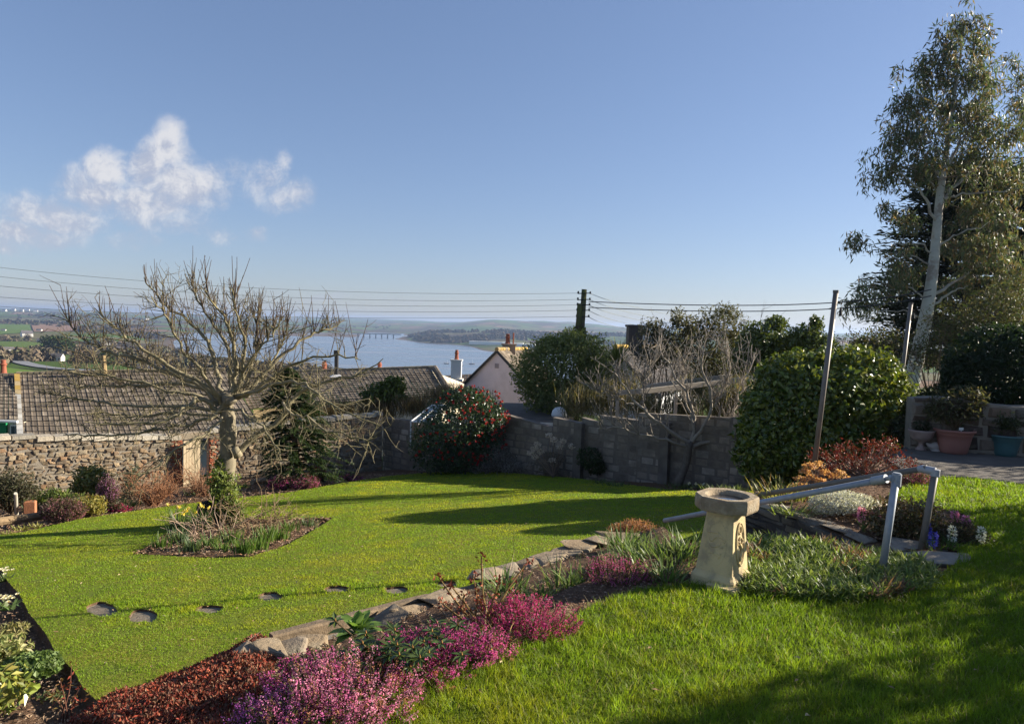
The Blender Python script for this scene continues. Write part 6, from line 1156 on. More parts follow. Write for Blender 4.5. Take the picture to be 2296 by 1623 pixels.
lb_('dead_flower_shrub', 'low silver grey shrub at the foot of the camellia', 1120, 1058, [(1110, 1015, 32, 28), (1140, 1040, 50, 20), (1085, 1045, 32, 18)], 2600, .08, .03, [(.24, .22, .22), (.30, .28, .27), (.14, .12, .10)], 246, shell=(.4, 1.1), amp=.4, dz=.02, Y=22.5)
hy = lb_('hydrangea', 'leggy hydrangea with whitish dead flower heads by the block wall', 1240, 1068, [(1240, 1030, 40, 32), (1225, 1050, 40, 20)], 700, .09, .03, [(.12, .08, .05), (.09, .08, .04)], 247, shell=(.2, 1.1), amp=.4, dz=.02, Y=21.6, nst=34); mb = MB(); g = RNG(248)
for x, y in [(1242, 985), (1262, 988), (1230, 975), (1205, 995), (1198, 1005), (1212, 1012), (1190, 1015), (1255, 1000), (1283, 1000), (1238, 1030), (1200, 1022)]:
    c = at(x, y, 21.4); d = rdir(g, 70); diamonds(mb, c + d * .10 * [1, 1, .7], rdir(g, 70), d, .05, .045, rcol(g, 70, [(.50, .42, .36), (.6, .52, .46)], .2)); mb.tube([ORG[hy.name], c], .008, 4, (.2, .14, .1), cap=False)
mb.build('flower_heads', PETAL, hy)
lb_('dark_shrub', 'small dark leaved shrub beside the block wall pier', 1325, 1065, [(1322, 1025, 30, 25), (1335, 1045, 25, 18)], 900, .10, .05, DKG, 249, dz=.02, Y=20.8)
PG_ = 'primrose clumps along the block wall'
for k, (x, y, n) in enumerate([(1345, 1082, 60), (1385, 1088, 40), (1520, 1094, 50), (1550, 1092, 60), (1600, 1096, 50), (1650, 1098, 60)]):
    c = low(x, y, .0); clump('primrose', ['pale strap tuft below the dark shrub on the wall bed', 'small green tuft between the dark shrub and second pier', 'green primrose tuft just left of the fruit tree foot', 'white flowering primrose right at the fruit tree foot', 'green tuft right of the fruit tree foot', 'green tuft under the hedge end of the block wall'][k], 'plant', c, .35, .15, n, .2, .035, [(.07, .10, .035), (.10, .13, .05)], 320 + k, (.3, 1.2), (.2, .9), PG_, flowers=[(g.normal() * .2, -.05, .12, [(.7, .68, .55)]) for _ in range(4)] if k == 3 else None)
for k, (x, y, h) in enumerate([(735, 1075, 22), (755, 1068, 24), (545, 1092, 18), (640, 1062, 20), (275, 1135, 26), (300, 1132, 22), (50, 1188, 16), (85, 1182, 14), (430, 1110, 18), (20, 1200, 14), (520, 1110, 24)]):
    c = low(x, y, -.03); s = wpx(c[1]); clump('strap_leaf_plant', ['green clump between the two far pink heathers', 'broad fresh green clump beside the flat mauve heather', 'blue green bulbs right of the trunk at the lawn edge', 'grey green bulbs before the conifer foot', 'upright grey green spikes below the feathery shrub', 'green spikes left of the ginger shrub foot', 'lime tuft at the far left lawn edge', 'pale tuft beside the purple heather', 'green tuft at the gate foot', 'yellowish tuft in the left corner of the lawn', 'daffodil tuft just behind the apple trunk'][k], 'plant', c, 16 * s, 8 * s, 34, h * s, .03, [(.12, .18, .05), (.16, .20, .07)] if k not in (6, 7, 9) else [(.3, .27, .08), (.2, .22, .06)], 340 + k, (.1, .7), (.2, .9), 'strap leaved clumps of the wall bed')
lg = low(70, 1158, -.02); tag(MB().tube(smoothpath([low(-30, 1172, .05), low(60, 1160, .05), low(125, 1150, .05)], 8), .09, 8, (.24, .17, .10)).build('log_edging', BARK), 'brown log lying along the left wall bed', 'log'); tag(bevel(MB().box(low(68, 1150) + [0, 0, .12], (.22, .2, .34), .4, c2=(.33, .14, .07)).build('brick', BRICKR), .015), 'upright old brick in the left wall bed', 'brick')
tag(MB().tube([low(38, 1158, -.1), low(35, 1105, 0) * [1, 1, 0] * [1, 1, 1] * .0 + at(35, 1105, low(38, 1158)[1])], .035, 8, (.50, .46, .38)).build('stake', M('pale_stake', None, var=.2, rough=.9)), 'pale upright stake before the dark shrub on the left', 'stake')
beam_ = thing('log_edging', 'weathered log kerb below the conifer', 'log', low(600, 1075)); MB().tube(smoothpath([low(565, 1080, .06), low(620, 1070, .06), low(655, 1062, .06)], 6), .08, 8, (.28, .21, .14)).build('log', BARK, beam_)

# ------------------------------------------------------------------ heather bed extras
def rosette(name, label, cat, c, n, L, wd, cols, seed, el=(.3, 1.2), m=None, group=None):
    g_ = RNG(seed); c = np.asarray(c, float); a = g_.uniform(0, 6.283, n); e = g_.uniform(*el, n); D = np.stack([np.cos(a) * np.cos(e), np.sin(a) * np.cos(e), np.sin(e)], 1); N = np.stack([-np.cos(a) * np.sin(e), -np.sin(a) * np.sin(e), np.cos(e)], 1); mb_ = MB()
    Lk = L * g_.uniform(.6, 1.1, n); S = np.cross(D, N); cc = rcol(g_, n, cols, .25); G_ = []
    for t_, wv in ((0, .15), (.25, .7), (.55, 1), (.8, .7), (1, .02)):
        q = c + D * (Lk * t_)[:, None] - np.array([0, 0, 1]) * (Lk * .35 * t_ ** 2)[:, None]; G_.append(np.stack([q - S * wd * wv / 2 + N * .12 * wd * wv, q - N * .02 * wd, q + S * wd * wv / 2 + N * .12 * wd * wv], 1))
    G_ = np.stack(G_, 1)
    for i in range(n): mb_.quadgrid(G_[i], cc[i])
    return tag(mb_.build(name, m or LEAF, smooth=True, base=c), label, cat, group)
rosette('foxglove', 'fresh green broad leaved rosette in front of the timber board', 'plant', up(800, 1425, -.24) + [0, 0, .02], 24, .27, .085, [(.12, .21, .04), (.16, .26, .06), (.09, .16, .03)], 401, (.25, 1.35))
rosette('foxglove', 'small pale green rosette at the bottom lawn corner', 'plant', low(262, 1598, .06), 26, .16, .07, [(.14, .2, .07), (.18, .24, .1)], 402, (.1, .9)); rosette('foxglove', 'tiny green rosette in the red ground cover', 'plant', low(395, 1590, .24), 12, .1, .04, [(.12, .18, .05)], 403, (.1, .8))
# rhododendron
rh = thing('rhododendron', 'low rhododendron with whorled dark leaves among the heathers', 'shrub', bedz(885, 1520)); mb = MB(); sb = MB(); g = RNG(404); bc_ = ORG[rh.name]
for k in range(34):
    q = bc_ + [g.normal() * .2 + .02, g.normal() * .14, .13 + g.random() * .13]; sb.tube([bc_ + [g.normal() * .05, g.normal() * .05, 0], q], [.008, .005], 5, (.14, .10, .05)); n = 11; a = np.arange(n) * 2.4 + g.random() * 6; D = unit(np.stack([np.cos(a), np.sin(a), g.uniform(-.25, .45, n)], 1)); diamonds(mb, np.repeat(q[None], n, 0), D, np.array([0, 0, 1.]) + D * .2, g.uniform(.07, .105, n), .032, rcol(g, n, [(.045, .08, .018), (.07, .10, .025)], .2), .15); sb.tube([q, q + [0, 0, .02]], [.008, .002], 5, (.32, .16, .05))
mb.build('leaves', GLOSSY, rh); sb.build('stems', BARK, rh)
# rose
ro = thing('rose_bush', 'pruned rose with bare stems and young red leaves', 'rose', bedz(1085, 1425)); mb = MB(); lf = MB(); bc_ = ORG[ro.name]; g = RNG(405)
for x, y in [(1080, 1245), (1185, 1255), (985, 1295), (1060, 1290), (1040, 1330), (1120, 1300), (990, 1350), (1010, 1310), (1150, 1330), (1072, 1340)]:
    e = at(x, y, bc_[1] + g.normal() * .18 + .1); Q = smoothpath([bc_ + [g.normal() * .06, g.normal() * .06, 0], (bc_ + e) / 2 + g.normal(size=3) * .04, e], 8); mb.tube(Q, np.linspace(.011, .005, 8), 6, np.array([(.20, .13, .05)]) * np.ones((8, 3)), cap=False)
    for s in (4, 5, 6, 7, 7, 7):
        n = 4; P = Q[s] + g.normal(size=(n, 3)) * .016; D = rdir(g, n); diamonds(lf, P, D, rdir(g, n), .038, .018, rcol(g, n, [(.20, .04, .022), (.15, .035, .02), (.24, .08, .03)], .3))
mb.build('stems', BARK, ro); lf.build('leaves', SEDUM, ro)
STR = [(.48, .37, .22), (.36, .26, .15), (.55, .44, .28)]
clump('dry_grass', 'dry straw tuft between the magenta and purple heathers', 'grass tuft', bedz(1120, 1448), .12, .1, 150, .3, .006, STR, 411, (.2, 1.3), (.4, 1.3), 'dead straw tufts'); clump('dry_grass', 'dry straw tuft below the rhododendron at the lawn edge', 'grass tuft', bedz(905, 1530), .12, .1, 150, .26, .006, STR, 412, (.3, 1.4), (.4, 1.3), 'dead straw tufts'); clump('dry_grass', 'flattened dead straw at the lawn edge beyond the magenta heather', 'grass tuft', up(1300, 1385, -.03), .25, .1, 120, .22, .005, STR, 413, (.9, 1.5), (.1, .5), 'dead straw tufts')
SG = 'strap leaved clumps by the birdbath'
for k, (x, y, z, rx, n, L_) in enumerate([(1130, 1330, -.2, .22, 60, .28), (1285, 1318, -.18, .2, 70, .30), (1500, 1270, -.12, .36, 190, .34), (1440, 1262, -.2, .3, 140, .30), (1550, 1255, -.1, .26, 120, .34), (1400, 1225, -.3, .25, 90, .26), (1490, 1300, -.05, .3, 110, .22), (1220, 1340, -.18, .2, 40, .16)]):
    clump('strap_leaf_plant', ['dark green strap clump behind the rose and magenta heather', 'deep green strap clump left of the small rust tipped heather', 'largest bright strap leaf clump just left of the birdbath', 'bright strap clump under the brown sedum mound', 'bright strap clump touching the birdbath pedestal', 'short strap clump at the end of the rock edging', 'low strap leaves between birdbath foot and small heather', 'small pale leaves in the shady soil below the pale slabs'][k], 'plant', up(x, y, z), rx, rx * .6, int(n * 1.3), L_, .018, [(.10, .165, .04), (.15, .21, .06), (.07, .12, .025), (.2, .24, .09)], 420 + k, (.05, .8), (.2, 1.3), SG)
c = at(1425, 1190, 9.0); bush('sedum_mound', 'brown feathery mound on the wall end left of the birdbath', 'plant', c - [0, 0, .15], [(*c, .34, .25, .13)], 1800, .07, .014, [(.32, .16, .09), (.25, .12, .07)], g=RNG(431), shell=(.5, 1.1), amp=.3, nst=6)
# leafy mat right of the birdbath
MATP = np.array([up(*q)[:2] for q in [(1660, 1330), (1675, 1215), (1760, 1225), (1850, 1222), (1960, 1240), (2050, 1258), (2110, 1290), (2090, 1318), (1990, 1350), (1880, 1352), (1760, 1345)]]); g = RNG(432); n = 60000; X = g.uniform(1.5, 4.6, n); Y = g.uniform(5.0, 7.9, n); k = inpoly(X, Y, MATP); X, Y = X[k], Y[k]; q = np.stack([X, Y, 0 * X], 1); hgt = fbm(q * 2.2, 5); ok = g.random(len(X)) < .4 + .6 * hgt; X, Y, hgt, q = X[ok], Y[ok], hgt[ok], q[ok]; n = len(X); mb = MB()
P = np.stack([X, Y, g.random(n) * .16 * hgt], 1); tn = fbm(q * 1.4, 31)[:, None]; cc = rcol(g, n, [(.125, .19, .035), (.18, .235, .055), (.085, .135, .025), (.24, .27, .10)], .3); br = (fbm(q * 1.8, 44) > .57) & (g.random(n) < .7); cc[br] = rcol(g, br.sum(), [(.16, .09, .055), (.22, .14, .08)], .3)
blades(mb, P, g.uniform(0, 6.28, n), g.uniform(.05, .13, n), g.uniform(.011, .02, n), g.uniform(.2, 1.2, n), g.uniform(.2, 1.3, n), cc, 3, g); kind(mb.build('ground_cover', LEAF, base=(3, 6, 0)), 'stuff', 'dense strap leaved ground cover mat right of the birdbath')

# ------------------------------------------------------------------ rock garden right of the steps
def ub(name, label, cat, x, y, blobs, n, L, w_, cols, seed, m=None, z=0, Y=None, **k): c = up(x, y, z); Yc = Y or c[1]; return bush(name, label, cat, c, [pb(bx, by, Yc + .08, rx, ry) for bx, by, rx, ry in blobs], n, L, w_, cols, m=m, g=RNG(seed), **k)
# red leaved shrub
rs = thing('red_shrub', 'low spreading shrub with coppery red leaves under the washing pole', 'shrub', up(1930, 1065)); mb = MB(); sb = MB(); g = RNG(441); b0 = ORG[rs.name]; RY = b0[1]
for k in range(130):
    x = g.uniform(1815, 2050); topy = np.interp(x, [1815, 1860, 1920, 1985, 2010, 2050], [1010, 1000, 985, 975, 990, 1035]); y = topy + 8 + g.random() ** 1.1 * (1054 - topy); e = at(x, y, RY + g.normal() * .3); m_ = (b0 + e) / 2 + [0, 0, -.06]
    if k % 1 == 0: sb.tube(smoothpath([b0 + [g.normal() * .1, g.normal() * .1, .02], m_, e], 6), np.linspace(.012, .004, 6), 4, (.26, .19, .14), cap=False)
    n = 13; P = e + g.normal(size=(n, 3)) * .05; D = unit(rdir(g, n) + [0, 0, .6]); diamonds(mb, P, D, rdir(g, n), g.uniform(.035, .07, n), .026, rcol(g, n, [(.26, .035, .022), (.20, .028, .02), (.34, .085, .045), (.14, .035, .02), (.12, .08, .03)], .3))
mb.build('foliage', SEDUM, rs); sb.build('stems', BARK, rs)
hy2 = thing('hydrangea', 'hydrangea with tan dried flower heads beside the step rail', 'shrub', up(1835, 1105)); mb = MB(); sb = MB(); g = RNG(442); b0 = ORG[hy2.name]
for x, y in [(1815, 1045), (1835, 1042), (1795, 1075), (1820, 1070), (1850, 1060), (1870, 1068), (1885, 1062), (1790, 1090), (1840, 1080), (1865, 1088), (1812, 1092), (1900, 1075), (1860, 1100), (1805, 1058)]:
    e = at(x, y, b0[1] + g.normal() * .12); sb.tube([b0 + [g.normal() * .08, 0, 0], e], [.008, .005], 5, (.28, .2, .13)); d = rdir(g, 90); d[:, 2] = np.abs(d[:, 2]) * .7 - .1; diamonds(mb, e + d * .085 * g.uniform(.6, 1, (90, 1)), rdir(g, 90), unit(d + rdir(g, 90) * .5), .035, .032, rcol(g, 90, [(.50, .27, .12), (.42, .22, .10), (.58, .36, .18)], .2))
mb.build('flower_heads', PETAL, hy2); sb.build('stems', BARK, hy2)
clump('strap_leaf_plant', 'variegated spiky clump at the lower end of the rock garden', 'plant', up(1750, 1118), .34, .2, 150, .32, .02, [(.24, .26, .06), (.34, .33, .1), (.13, .17, .04), (.24, .13, .05)], 443, (.1, 1.), (.2, .9)); clump('strap_leaf_plant', 'arching green clump between the rails and the step wall', 'plant', up(1775, 1152), .22, .14, 60, .3, .02, [(.2, .24, .05), (.13, .18, .04)], 444, (.4, 1.2), (.4, 1.2))
ub('silver_shrub', 'silvery white leaved mound behind the shiny rail', 'shrub', 1890, 1150, [(1885, 1122, 62, 24), (1850, 1135, 34, 22), (1925, 1128, 45, 22)], 5200, .04, .016, [(.48, .48, .46), (.58, .58, .56), (.34, .34, .32)], 445, PETAL, shell=(.6, 1.1), amp=.3)
ub('azalea', 'bronze green small leaved azalea between the two rail posts', 'shrub', 2030, 1205, [(2000, 1150, 52, 40), (2060, 1150, 60, 38), (1975, 1175, 40, 32), (2080, 1175, 35, 26), (2020, 1185, 50, 24)], 5200, .045, .02, [(.10, .085, .025), (.14, .11, .035), (.06, .07, .02), (.17, .10, .05)], 446, GLOSSY, shell=(.35, 1.1), amp=.4, nst=40)
heather('dark magenta heather at the path corner behind the far post', up(2050, 1082), .30, .2, .17, 150, [(.30, .03, .14), (.38, .06, .2)], seed=21, fl=20, fs=.011, tip=.3); heather('dull purple heather behind the bright pink hyacinth', up(1955, 1165), .2, .15, .15, 110, [(.32, .05, .22)], seed=22, fl=18, fs=.01, tip=.3)
def hyac(label, x0, y0, x, y, cols, seed):
    p = up(x, y); r = thing('hyacinth', label, 'hyacinth', p, 'hyacinths'); g_ = RNG(seed); Y = p[1]; mb_ = MB(); mb_.tube([p, at(x0, y0 - 12, Y)], .007, 5, (.1, .17, .05)); n = 9; a = g_.uniform(0, 6.28, n); blades(mb_, np.repeat(p[None], n, 0), a, g_.uniform(.12, .2, n), .02, g_.uniform(.2, .8, n), g_.uniform(.2, .9, n), rcol(g_, n, [(.08, .14, .04), (.12, .18, .06)], .2), 3, g_); mb_.build('leaves', LEAF, r); c = at(x0, y0, Y); k = 130; th_ = g_.uniform(0, 6.28, k); zz = g_.uniform(-1, 1, k); rd_ = .026 * np.sqrt(1 - zz ** 2 * .6); o_ = np.stack([np.cos(th_) * rd_, np.sin(th_) * rd_, zz * .075], 1); f_ = MB(); diamonds(f_, c + o_, unit(o_ * [1, 1, .3] + g_.normal(size=(k, 3)) * .012), rdir(g_, k), .030, .014, rcol(g_, k, cols, .2), .2); f_.build('flowers', PETAL, r)
HP, HW, HB = [(.55, .17, .36), (.62, .28, .45)], [(.75, .75, .7)], [(.06, .06, .42), (.12, .11, .55)]
for a in [('bright pink hyacinth glowing left of the shiny post', 1932, 1152, 1936, 1190, [(.72, .22, .42), (.78, .40, .55)]), ('tall pink hyacinth, left one of the pair beyond the far post', 2140, 1160, 2140, 1205, HP), ('tall pink hyacinth, right one of the pair beyond the far post', 2165, 1172, 2162, 1212, HP), ('white hyacinth below the pair of pink ones', 2135, 1196, 2128, 1222, HW), ('white hyacinth at the far right tip of the bed', 2200, 1198, 2192, 1222, HW), ('blue hyacinth closest to the foot of the far post', 2092, 1208, 2088, 1238, HB), ('deep blue hyacinth in front of the other blue one', 2078, 1190, 2080, 1226, HB)]: hyac(*a, seed=int(a[1] + a[2]))
clump('strap_leaf_plant', 'green bulb leaves around the hyacinths', 'plant', up(2120, 1228), .26, .1, 70, .16, .016, GF, 451, (.3, 1.2), (.2, 1.)); 
ub('azalea', 'low dark cushion plant at the right tip of the hyacinth bed', 'shrub', 2190, 1218, [(2185, 1202, 36, 15), (2145, 1205, 40, 18), (2110, 1195, 36, 18), (2150, 1180, 36, 16)], 3200, .035, .016, [(.06, .07, .03), (.10, .07, .04)], 452, shell=(.4, 1.1)); clump('dry_grass', 'orange dead grass behind the bright pink hyacinth', 'grass tuft', up(1985, 1135), .3, .15, 140, .2, .008, [(.4, .24, .1), (.3, .16, .07)], 453, (.7, 1.4), (.1, .6), 'dead straw tufts')
kind(poly('soil', [up(*q) + [0, 0, .006] for q in [(1930, 1195), (1990, 1130), (2060, 1142), (2130, 1140), (2180, 1202), (2140, 1228), (2060, 1240)]], SOIL), label='soil round the hyacinths')

# ------------------------------------------------------------------ pots on the path
POTP = M('pink_plastic_pot', (.30, .14, .11), (.23, .10, .08), var=.5, sc=3, rough=.6); POTT = M('teal_glazed_pot', (.06, .14, .145), (.04, .10, .11), var=.5, sc=4, rough=.35, spec=.5); URN = M('urn_stone', (.34, .26, .23), (.24, .18, .16), var=.5, sc=8, rough=.9, bump=.3)
def flowerpot(name, label, x, y, wtop, hpx, m, prof, rim=True):
    p = up(x, y); s = wpx(p[1]); R_ = wtop * s / 2; Hh = hpx * s; r = thing(name, label, 'flower pot', p + [0, 0, .004]); p = p + [0, 0, .004]
    MB().lathe([(0, 0), *[(a * R_, b * Hh) for a, b in prof]], p, 36).build('pot', m, r, True); MB().lathe([(0, .86 * Hh), (R_ * .9, .86 * Hh)], p, 20, (.03, .022, .015)).build('compost', SOIL, r); return p, R_, Hh
PROF = [(.62, 0), (.66, .03), (.70, .2), (.80, .55), (.84, .74), (.88, .76), (.88, .80), (.90, .88), (1, .90), (1.0, .98), (.97, 1), (.93, .98), (.91, .86)]
p1, R1, H1 = flowerpot('flower_pot', 'large dusky pink tub holding a leafy bush', 2137, 1014, 84, 54, POTP, PROF); p2, R2, H2 = flowerpot('flower_pot', 'teal tub with a small plant at the right edge', 2252, 1020, 68, 47, POTT, PROF)
p3, R3, H3 = flowerpot('stone_urn', 'small stone urn on a pedestal foot beside the pink tub', 2064, 1008, 52, 46, URN, [(.42, 0), (.42, .06), (.30, .12), (.20, .25), (.22, .38), (.6, .48), (.86, .64), (.96, .86), (1.04, .92), (1.04, 1), (.96, 1), (.92, .86)])
bush('potted_shrub', 'leafy dark shrub growing in the pink tub', 'plant', p1 + [0, 0, H1 * .9], [(p1[0], p1[1], p1[2] + H1 + .42, .5, .4, .36), (p1[0] + .3, p1[1], p1[2] + H1 + .62, .3, .3, .22), (p1[0] - .35, p1[1], p1[2] + H1 + .35, .28, .3, .25)], 1500, .11, .035, [(.05, .06, .025), (.07, .075, .03), (.09, .07, .035)], g=RNG(461), shell=(.4, 1.1), amp=.4, nst=20)
bush('potted_shrub', 'small bushy plant growing in the teal tub', 'plant', p2 + [0, 0, H2 * .9], [(p2[0], p2[1], p2[2] + H2 + .22, .3, .28, .24)], 900, .08, .03, [(.04, .055, .02), (.06, .07, .025)], g=RNG(462), shell=(.4, 1.1), nst=10)
bush('potted_shrub', 'dark grassy plant growing in the stone urn', 'plant', p3 + [0, 0, H3 * .86], [(p3[0], p3[1], p3[2] + H3 + .08, .17, .15, .1)], 250, .08, .025, [(.03, .04, .016)], g=RNG(463), nst=6)
tg_ = p1 + [0.0, -R1 * .55, H1 * .95]; tag(MB().box(tg_ + [0, 0, .05], (.085, .006, .05), .1).box(tg_ - [0, 0, .02], (.014, .006, .12), .1).build('plant_label', WHITE), 'small white plant label stuck in the pink tub', 'plant label')
# little pale bird ornament
dp = up(2098, 1010) + [0, 0, .004]; dk_ = thing('bird_ornament', 'small pale bird shaped garden ornament between urn and pink tub', 'ornament', dp); mb = MB(); n = 14; a = np.linspace(0, 1, n); cx = -.14 + .28 * a; rb_ = .085 * np.sqrt(np.clip(np.sin(np.pi * np.clip(a, .03, .97)), .02, 1)); mb.tube(np.stack([dp[0] + cx, dp[1] + 0 * a, dp[2] + .09 + .03 * (a - .5)], 1), rb_, 12); mb.tube(smoothpath([dp + [.08, 0, .13], dp + [.11, 0, .19], dp + [.12, 0, .22]], 6), np.linspace(.05, .038, 6), 10); mb.tube([dp + [.09, 0, .225], dp + [.125, 0, .235], dp + [.16, 0, .23]], [.03, .045, .03], 10); mb.tube([dp + [.155, 0, .228], dp + [.2, 0, .218]], [.02, .006], 8); mb.build('body', M('pale_concrete', (.42, .38, .34), var=.2, sc=9, rough=.9), dk_, True); MB().tube([dp + [-.12, 0, .1], dp + [-.19, 0, .14]], [.05, .015], 8).build('tail', bpy.data.materials['pale_concrete'], dk_); MB().lathe([(.1, 0), (.1, .03), (.06, .05), (0, .05)], dp, 14).build('base', bpy.data.materials['pale_concrete'], dk_)

# ------------------------------------------------------------------ left foreground bed
def lo(x, y, dz=-.04): return low(x, y, dz)
for k, (x, y) in enumerate([(4, 1302), (14, 1365)]):
    c = lo(x, y); g = RNG(470 + k); r = thing('primrose', ['white flowering primrose at the left frame edge, further one', 'white flowering primrose at the left frame edge, nearer one'][k], 'plant', c, 'white primroses in the left bed'); f_ = MB()
    for q in range(16):
        p = c + [g.normal() * .075, g.normal() * .06, .12 + g.random() * .06]; n = 6; a = np.arange(n) * 1.05 + g.random(); D = unit(np.stack([np.cos(a), np.sin(a) - .4, .5 + 0 * a], 1)); diamonds(f_, np.repeat(p[None], n, 0), D, np.array([.1, -.5, .9]) + 0 * D, .03, .027, rcol(g, n, [(.68, .65, .5)], .1)); diamonds(f_, np.repeat(p[None], 3, 0) + [0, -.006, .006], rdir(g, 3), np.array([[.1, -.5, .9]] * 3), .012, .01, np.array([[.75, .5, .05]] * 3))
    f_.build('flowers', PETAL, r); l_ = MB(); n = 26; blades(l_, np.repeat(c[None], n, 0) + g.normal(size=(n, 3)) * [.06, .05, 0], g.uniform(0, 6.28, n), .15, .045, g.uniform(.4, 1.2, n), g.uniform(.1, .8, n), rcol(g, n, [(.1, .16, .05), (.16, .2, .08)], .2), 3, g); l_.build('leaves', LEAF, r)
def lbs(name, label, x, y, r, h, n, L, w_, cols, seed, m=None, cat='shrub', **k): c = lo(x, y); return bush(name, label, cat, c, [(c[0], c[1], c[2] + h * .5, r, r * .8, h * .55)], n, L, w_, cols, m=m, g=RNG(seed), **k)
lbs('geranium', 'rounded mound of scalloped green geranium leaves in the left bed', 72, 1510, .24, .16, 1100, .05, .045, [(.13, .19, .055), (.17, .23, .08), (.09, .14, .035)], 481, cat='plant', shell=(.85, 1.05), amp=.1, out=.5, nst=6, rst=.008)
lbs('variegated_shrub', 'cream edged variegated shrub at the left frame edge', 8, 1500, .24, .3, 700, .075, .028, [(.34, .32, .15), (.17, .21, .06), (.30, .30, .12)], 482, shell=(.4, 1.1), amp=.35, rst=.008); lbs('variegated_shrub', 'glossy lime leaved shrub in the bottom left corner', -10, 1590, .26, .3, 420, .1, .045, [(.2, .24, .05), (.34, .3, .08), (.12, .16, .03)], 483, GLOSSY, shell=(.4, 1.1), amp=.35, rst=.008); lbs('green_tuft', 'low yellowish tuft before the nearer white primrose', 30, 1420, .16, .1, 260, .08, .02, [(.2, .2, .07), (.28, .24, .1)], 484, cat='plant', shell=(.3, 1.1), rst=.006); lbs('green_tuft', 'dark leafed seedling beside the geranium mound', 115, 1570, .1, .08, 120, .05, .022, [(.1, .14, .05), (.2, .1, .06)], 485, cat='plant', shell=(.3, 1.1), rst=.006)
mb = MB(); lf = MB(); g = RNG(486); c = lo(150, 1618); rt = thing('rose_bush', 'young twiggy rose with dark stems at the bottom left lawn edge', 'rose', c)
for x, y in [(160, 1490), (135, 1525), (178, 1540), (120, 1560), (195, 1560)]:
    e = at(x, y, c[1] + g.normal() * .08); Q = smoothpath([c + [g.normal() * .03, 0, 0], (c + e) / 2 + g.normal(size=3) * .02, e], 7); mb.tube(Q, np.linspace(.007, .003, 7), 5, (.11, .05, .035), cap=False)
    for s in (4, 5, 6): P = Q[s] + g.normal(size=(4, 3)) * .012; diamonds(lf, P, rdir(g, 4), rdir(g, 4), .035, .014, rcol(g, 4, [(.26, .05, .03), (.15, .1, .03)], .3))
mb.build('stems', BARK, rt); lf.build('leaves', PETAL, rt)
# bark mulch and dead leaves
def litter(label, P, cols, L, seed): g_ = RNG(seed); n = len(P); mb_ = MB(); a = g_.uniform(0, 6.28, n); D = unit(np.stack([np.cos(a), np.sin(a), g_.normal(size=n) * .25], 1)); diamonds(mb_, P + np.array([0, 0, 1.]) * (.004 + .014 * g_.random((n, 1))), D, unit(rdir(g_, n) * .5 + [0, 0, 1]), L * g_.uniform(.5, 1.4, n), L * .45, rcol(g_, n, cols, .35)); return kind(mb_.build('litter', STONE), 'stuff', label)
LC = [(.24, .13, .07), (.30, .19, .11), (.14, .08, .05), (.36, .26, .18)]
g = RNG(491); n = 22000; X = g.uniform(-8, -2.6, n); Y = g.uniform(4, 12, n); lft = ~inpoly(X, Y, np.array(LAWN_L)[:, :2]) & (X / Y > -.85) & (g.random(n) < np.clip(5.2 / Y, 0, 1) ** 1.5); X, Y = X[lft], Y[lft]; litter('brown bark chips over the left foreground bed', np.stack([X, Y, lowz(X, Y) - .05], 1), LC, .035, 492)
bp_ = np.array(BED)[:, :2]; n = 6000; X = g.uniform(bp_[:, 0].min(), bp_[:, 0].max(), n); Y = g.uniform(bp_[:, 1].min(), bp_[:, 1].max(), n); k = inpoly(X, Y, bp_); X, Y = X[k], Y[k]; litter('dead leaves on the bed under the apple tree', np.stack([X, Y, lowz(X, Y) + .012], 1), LC, .05, 493)
n = 26000; X = g.uniform(-14, 2, n); Y = g.uniform(11, 24, n); k = ~inpoly(X, Y, np.array(LAWN_L)[:, :2]); X, Y = X[k], Y[k]; litter('chestnut bark mulch along the far wall bed', np.stack([X, Y, lowz(X, Y) - .05], 1), LC, .07, 494)
n = 14000; i = g.integers(0, 39, n); f_ = g.random((n, 1)); P = smoothpath(LAWNE, 40)[i] * (1 - f_) + smoothpath(ROCKL, 40)[i] * f_ + [0, 0, -.02]; litter('dead leaves and chips between the heathers', P, LC, .03, 495)
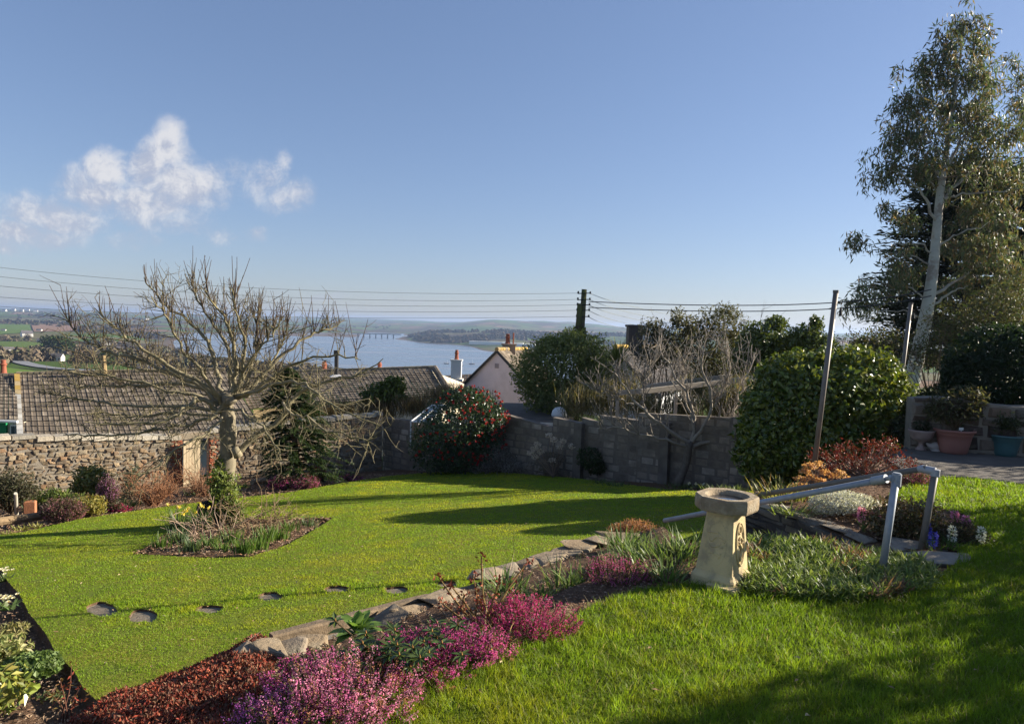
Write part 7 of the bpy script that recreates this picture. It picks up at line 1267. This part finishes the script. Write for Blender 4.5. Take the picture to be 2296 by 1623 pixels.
n = 9000; X = g.uniform(1.8, 9, n); Y = g.uniform(6.8, 12, n); k = inpoly(X, Y, np.array([up(*q)[:2] for q in [(1655, 1112), (1760, 1090), (1830, 1056), (2040, 1050), (2080, 1072), (2000, 1110), (2060, 1140), (2160, 1134), (2215, 1200), (2150, 1232), (1915, 1203)]])); X, Y = X[k], Y[k]; litter('brown leaf litter over the rock garden soil', np.stack([X, Y, 0 * X + .004], 1), LC, .045, 497)
n = 5000; X = g.uniform(.1, 2.2, n); Y = g.uniform(4.6, 7.4, n); k = inpoly(X, Y, np.array([(2.3, 7.45), (1.6, 7.0), (.3, 5.6), (-.2, 4.8), (1.2, 4.8), (2.2, 6.3)])); X, Y = X[k], Y[k]; litter('chips on the shady soil left of the birdbath', np.stack([X, Y, 0 * X - .028], 1), LC, .03, 498)
X = g.uniform(-8, 6, 700); Y = g.uniform(3.8, 16, 700); k = inpoly(X, Y, np.array(LAWN_L)[:, :2]) & ~inpoly(X, Y, np.array(BED)[:, :2]); k2 = inpoly(X, Y, np.array(LAWN_U)[:, :2]) & (g.random(700) < .6)
litter('a few dead leaves fallen on the lawns', np.concatenate([np.stack([X, Y, lowz(X, Y) + .03], 1)[k], np.stack([X, Y, 0 * X + .04], 1)[k2]]), [(.30, .20, .10), (.22, .13, .07), (.42, .33, .2)], .04, 499)
# pansies and small flowers in the grass
g = RNG(496)
for k, (x, y) in enumerate([(920, 1532), (975, 1525), (1100, 1475)]):
    p = up(x, y); f_ = MB(); n = 5; a = np.arange(n) * 1.256; D = unit(np.stack([np.cos(a), -.3 + 0 * a, np.sin(a)], 1)); f_.tube([p, p + [0, 0, .05]], .003, 4, (.1, .16, .04)); diamonds(f_, np.repeat((p + [0, 0, .055])[None], n, 0), D, np.array([[0, -1, .3]] * n), .022, .022, rcol(g, n, [(.8, .55, .03)], .1)); tag(f_.build('crocus', PETAL, base=p), ['yellow crocus in the grass under the straw tuft', 'yellow crocus just right of the lower straw tuft', 'yellow crocus below the upper straw tuft'][k], 'flower', 'yellow crocuses at the lawn edge')
